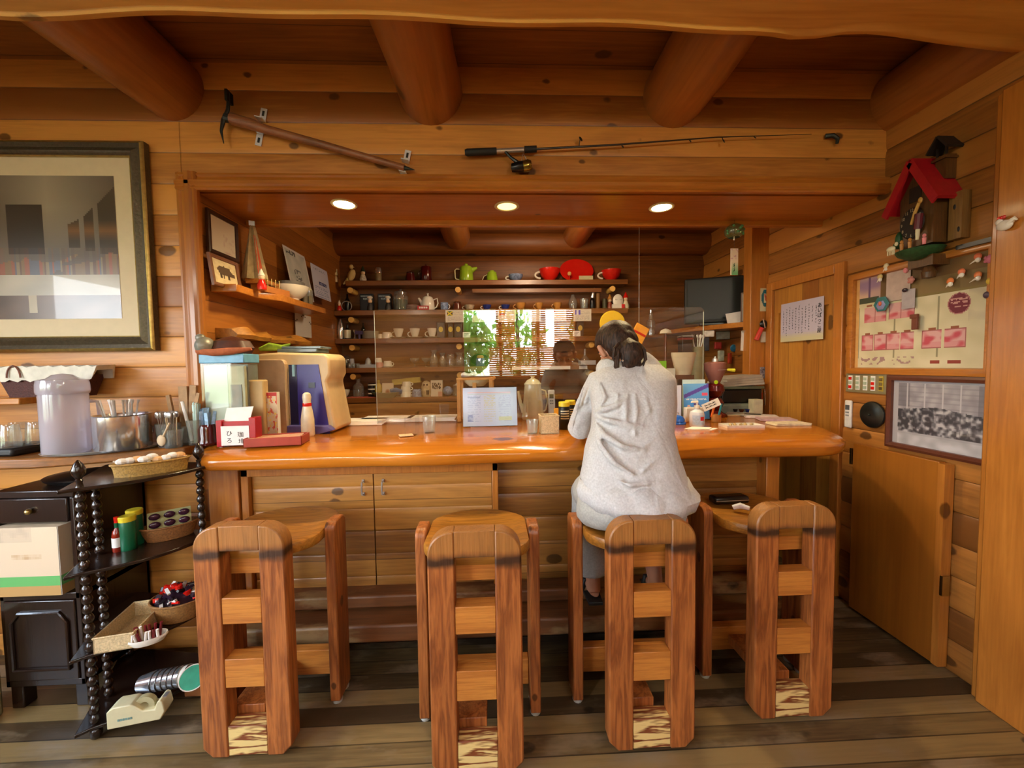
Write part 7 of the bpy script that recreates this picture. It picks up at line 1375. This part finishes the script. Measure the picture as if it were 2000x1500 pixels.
# ---- body: one continuous skin surface
b=MB(); shirt_rings([(r_[0],r_[1]+12,r_[2]-12,r_[3]+.005,r_[4]-.03) for r_ in rows[:-1]],b,.012,28)
HC=W3(1203,679,1.835); Mh=Matrix.Translation(HC)@Euler((R(-30),R(-5),R(13))).to_matrix().to_4x4()
def hp(x,y,z): return Mh@Vector((x,y,z))
b.tube([W3(1222,728,1.76),W3(1216,705,1.79),hp(0,-.02,-.06)],[.062,.052,.05],18)
b.ball((0,0,.012),(.073,.09,.09),24,0,Mh); b.ball((0,.032,-.045),(.054,.056,.06),20,0,Mh); b.ball((0,.062,-.082),(.026,.022,.018),12,0,Mh)
b.tube([hp(0,.086,.02),hp(0,.105,-.018),hp(0,.108,-.028)],[.008,.012,.013],10)         # nose
for s in (-1,1): b.ball((s*.03,.082,.022),(.02,.01,.007),10,0,Mh); b.ball((s*.037,.07,-.022),(.02,.018,.02),10,0,Mh)
b.ball((0,.088,-.052),(.024,.012,.007),10,0,Mh); b.ball((0,.086,-.064),(.02,.012,.007),10,0,Mh)
for s in (-1,1):                                                                          # ears
    b.tube([hp(s*.072,-.004,-.045),hp(s*.083,-.006,-.02),hp(s*.09,-.014,.006),hp(s*.082,.008,.016)],[.010,.012,.012,.008],8)
# arms, hands with five fingers
def arm(s_,e_,w_,side):
    b.tube([s_,s_.lerp(e_,.5),e_,e_.lerp(w_,.3),w_],[.048,.043,.036,.038,.026],16)
    d_=(w_-e_).normalized(); up=Vector((0,0,1)); sd=d_.cross(up).normalized()*side; k=w_+d_*.05
    b.tube([w_,w_+d_*.03,w_+d_*.085],[.026,.036,.034],12,flat=.55)
    for q_,(o_,l_) in enumerate(((-.027,.066),(-.009,.078),(.009,.073),(.026,.056))):
        p=w_+d_*.085+sd*o_; b.tube([p,p+d_*l_*.4+Vector((0,0,.004)),p+d_*l_*.72-Vector((0,0,.010)),p+d_*l_*.92-Vector((0,0,.024))],[.010,.009,.0082,.007],10)
    p=w_+d_*.025-sd*.028; b.tube([p,p-sd*.022+d_*.022,p-sd*.03+d_*.052-Vector((0,0,.008))],[.012,.010,.008],10)
arm(sl+Vector((.01,0,0)),el,wl,1); arm(sr-Vector((.01,0,0)),er,wr,-1)
# legs and feet
b.tube([(.47,1.61,.855),(.44,1.75,.845),kl,kl.lerp(al,.35),al,al-Vector((0,0,.03))],[.085,.07,.055,.052,.034,.036],16)
b.tube([(.64,1.61,.855),(.67,1.75,.845),kr,kr.lerp(ar,.35),ar,ar-Vector((0,0,.03))],[.085,.07,.055,.052,.034,.036],16)
b.tube([(.53,1.6,.80),(.53,1.6,.95)],[.16,.15],18)
for a_ in (al,ar): b.tube([a_-Vector((0,.02,.035)),a_+Vector((.0,.03,-.035)),a_+Vector((0,.09,-.042)),a_+Vector((0,.11,-.045))],[.03,.034,.034,.022],14,flat=.7)
body=remeshed('body',b,SK,.0055,3); tag(body,None,None)
# eyes, brows, lips are parts on the face
b=MB(); [b.ball((s*.03,.0855,.008),(.012,.007,.007),12,0,Mh) for s in (-1,1)]; b.v=[tuple(Vector(v)-PO) for v in b.v]; mesh_obj('eyes',b,PORC,pr_)
b=MB(); [b.ball((s*.03,.091,.008),(.005,.003,.006),10,0,Mh) for s in (-1,1)]; [b.tube([hp(s*.016,.09,.03),hp(s*.032,.09,.036),hp(s*.048,.082,.03)],.0025,6) for s in (-1,1)]; b.v=[tuple(Vector(v)-PO) for v in b.v]; mesh_obj('pupils_and_brows',b,INK,pr_)
# hair
b=MB(); b.ball((0,-.014,.03),(.092,.104,.093),28,0,Mh); b.ball((0,-.045,-.005),(.084,.075,.072),22,0,Mh); b.ball((-.01,-.09,.012),(.05,.03,.045),16,0,Mh)
# hollow the face region by moving front vertices inward
vs=[]
Mi=Mh.inverted()
for v in b.v:
    l=Mi@Vector(v)
    if l.y>.035 and l.z<.05: l.y=.035+(l.y-.035)*.1; l.x*=.8
    if abs(l.x)>.06 and -.05<l.z<.02 and -.03<l.y<.05: l.x*=.86
    vs.append(tuple(Mh@l))
b.v=vs
pt=[W3(1221,672,1.745),W3(1230,684,1.715),W3(1233,697,1.70),W3(1228,712,1.69),W3(1224,724,1.685)]
b.tube(pt,[.034,.056,.052,.03,.008],16)
o=remeshed('hair',b,HAIR,.006,3)
dd=o.modifiers.new('strands','DISPLACE'); t2=bpy.data.textures.new('strand','CLOUDS'); t2.noise_scale=.03; dd.texture=t2; dd.strength=.006; dd.texture_coords='LOCAL'
rn=random.Random(8)
for k in range(26):
    j=lambda s: Vector((rn.uniform(-s,s),rn.uniform(-s,s)*.5,rn.uniform(-s,s)))
    b=MB(); a0=W3(rn.uniform(1205,1250),rn.uniform(668,690),1.70); sx_=rn.uniform(-.04,.05)
    p=[a0,a0+Vector((sx_*.8,-.012,-.025)),a0+Vector((sx_,-.012,-.065)),a0+Vector((sx_*.35,-.012,-.11))+j(.008)]
    b.tube([q-PO for q in p],[.006,.008,.006,.0015],7); mesh_obj('hair_lock',b,HAIR,o)
b=MB(); b.ball(W3(1216,704,1.66)-PO,.0055,8); mesh_obj('hair_clip',b,CHROME,o)
# sandals
for a_,nm in ((al,0),(ar,1)):
    b=MB(); z=a_.z-.068; b.prism([(a_.x-.034,a_.y-.055),(a_.x+.034,a_.y-.055),(a_.x+.04,a_.y+.05),(a_.x+.03,a_.y+.13),(a_.x-.03,a_.y+.13),(a_.x-.04,a_.y+.05)],z-.012,z+.004); b.tube([(a_.x-.04,a_.y+.06,z),(a_.x-.03,a_.y+.06,z+.055),(a_.x+.03,a_.y+.06,z+.055),(a_.x+.04,a_.y+.06,z)],.012,8); b.v=[tuple(Vector(v)-PO) for v in b.v]; mesh_obj('shoe',b,pm('dark_shoe','1a1c1c',.5),pr_,bev=.003)
# ================================================================ LIGHT
def spot(name,x,y,z,e,size,col,ang=150):
    l=bpy.data.lights.new(name,'SPOT'); l.energy=e; l.color=col; l.spot_size=R(ang); l.spot_blend=.8; l.shadow_soft_size=size
    o=bpy.data.objects.new(name,l); COL.objects.link(o); o.location=(x,y,z); return o
for i,(px,py,e,es,c) in enumerate(((672,398,26,30,'ffe2a8'),(990,402,6,1.6,'f0cf80'),(1292,404,26,30,'ffe2a8'))):
    p=aZ(px,py,HB)
    o=thing('ceiling_downlight',['recessed downlight at left of the soffit, brightly lit','recessed downlight in the middle of the soffit, dimly lit','recessed downlight at right of the soffit, brightly lit'][i],'lamp',(p.x,p.y,HB),0,'downlights in the soffit over the bar')
    b=MB(); b.lathe([(.052,0),(.066,0),(.068,-.004),(.062,-.008),(.053,-.006),(.052,-.0005)],28); mesh_obj('ring',b,pm('cream_trim_ring','d8cfa8',.4),o)
    b=MB(); b.lathe([(0,-.003),(.052,-.003),(.052,0),(0,0)],28); mesh_obj('lamp_face',b,pm('lamp_glow_%d'%(i==1),'fff0c0',.5,emit=c,es=es),o)
    spot('downlight_bulb',p.x,p.y,HB-.02,e,.05,lin(c)).parent=None
# shaded lamps added outside the view to lift the dark areas
def lamp(name,label,x,y,z,e,top,col):
    o=thing(name,label,'lamp',(x,y,z)); b=MB(); b.lathe([(.03,.10),(.06,.09),(.14,0),(.135,0),(.055,.085)],28); mesh_obj('lamp_shade',b,CREAM,o); b=MB(); b.ball((0,0,.03),.035,14); mesh_obj('light_bulb',b,pm('warm_bulb','ffe8c0',.5,emit=col,es=12),o); b=MB(); b.tube([(0,0,.1),(0,0,top-z)],.004,6); mesh_obj('cable',b,BLACK,o)
    l=bpy.data.lights.new(name,'POINT'); l.energy=e; l.color=lin(col); l.shadow_soft_size=.12; q=bpy.data.objects.new('added_bulb_light',l); COL.objects.link(q); q.location=(x,y,z-.05)
lamp('added_kitchen_lamp','added cream shaded lamp hanging unseen in the kitchen behind the soffit',.35,2.78,2.475,KL,2.62,'ffe2bc')  # added to brighten the dark kitchen, hidden by the soffit
lamp('added_pendant_lamp','added cream shaded pendant hanging behind the viewer at right',1.05,-.75,2.52,RL,2.88,'fff0dc')  # added with its twin at left to brighten the room's dark wood
lamp('added_pendant_lamp','added cream shaded pendant hanging behind the viewer at left',-1.5,-.6,2.52,RL,2.88,'fff0dc')
def portal(loc,rot,sx,sy):
    l=bpy.data.lights.new('window_daylight','AREA'); l.shape='RECTANGLE'; l.size=sx; l.size_y=sy; l.cycles.is_portal=True
    o=bpy.data.objects.new('window_daylight',l); COL.objects.link(o); o.location=loc; o.rotation_euler=rot
portal(((WX0+WX1)/2,FRY-.12,(WZ0+WZ1)/2),(R(90),0,PI),WX1-WX0,WZ1-WZ0)
portal((-2.1,FRY-.12,1.58),(R(90),0,PI),1.6,1.45)
portal((FLX-.12,-.2,1.55),(R(90),0,R(-90)),2.2,1.3)
w=bpy.data.worlds.new('world'); sc.world=w; w.use_nodes=True; nt=w.node_tree; bg=nt.nodes['Background']
tc=nt.nodes.new('ShaderNodeTexCoord'); sp=nt.nodes.new('ShaderNodeSeparateXYZ'); nt.links.new(tc.outputs['Generated'],sp.inputs[0])
cr=nt.nodes.new('ShaderNodeValToRGB'); e=cr.color_ramp.elements; e[0].position=.48; e[0].color=(.22,.27,.16,1); e[1].position=.53; e[1].color=(.95,.98,1,1); q=e.new(.8); q.color=(.62,.78,1,1)
ma=nt.nodes.new('ShaderNodeMath'); ma.operation='MULTIPLY_ADD'; ma.inputs[1].default_value=.5; ma.inputs[2].default_value=.5; nt.links.new(sp.outputs[2],ma.inputs[0]); nt.links.new(ma.outputs[0],cr.inputs['Fac'])
nt.links.new(cr.outputs['Color'],bg.inputs['Color']); bg.inputs['Strength'].default_value=WORLD
# ================================================================ VIEW
sc.view_settings.view_transform='Standard'; sc.view_settings.look='None'; sc.view_settings.gamma=1; sc.view_settings.exposure=EXPO
sc.view_settings.use_curve_mapping=False
sc.cycles.max_bounces=8; sc.cycles.diffuse_bounces=4; sc.cycles.glossy_bounces=4; sc.cycles.transparent_max_bounces=16; sc.cycles.transmission_bounces=4
sc.cycles.sample_clamp_indirect=4; sc.cycles.caustics_reflective=False; sc.cycles.caustics_refractive=False
sc.cycles.use_adaptive_sampling=True; sc.cycles.use_denoising=True
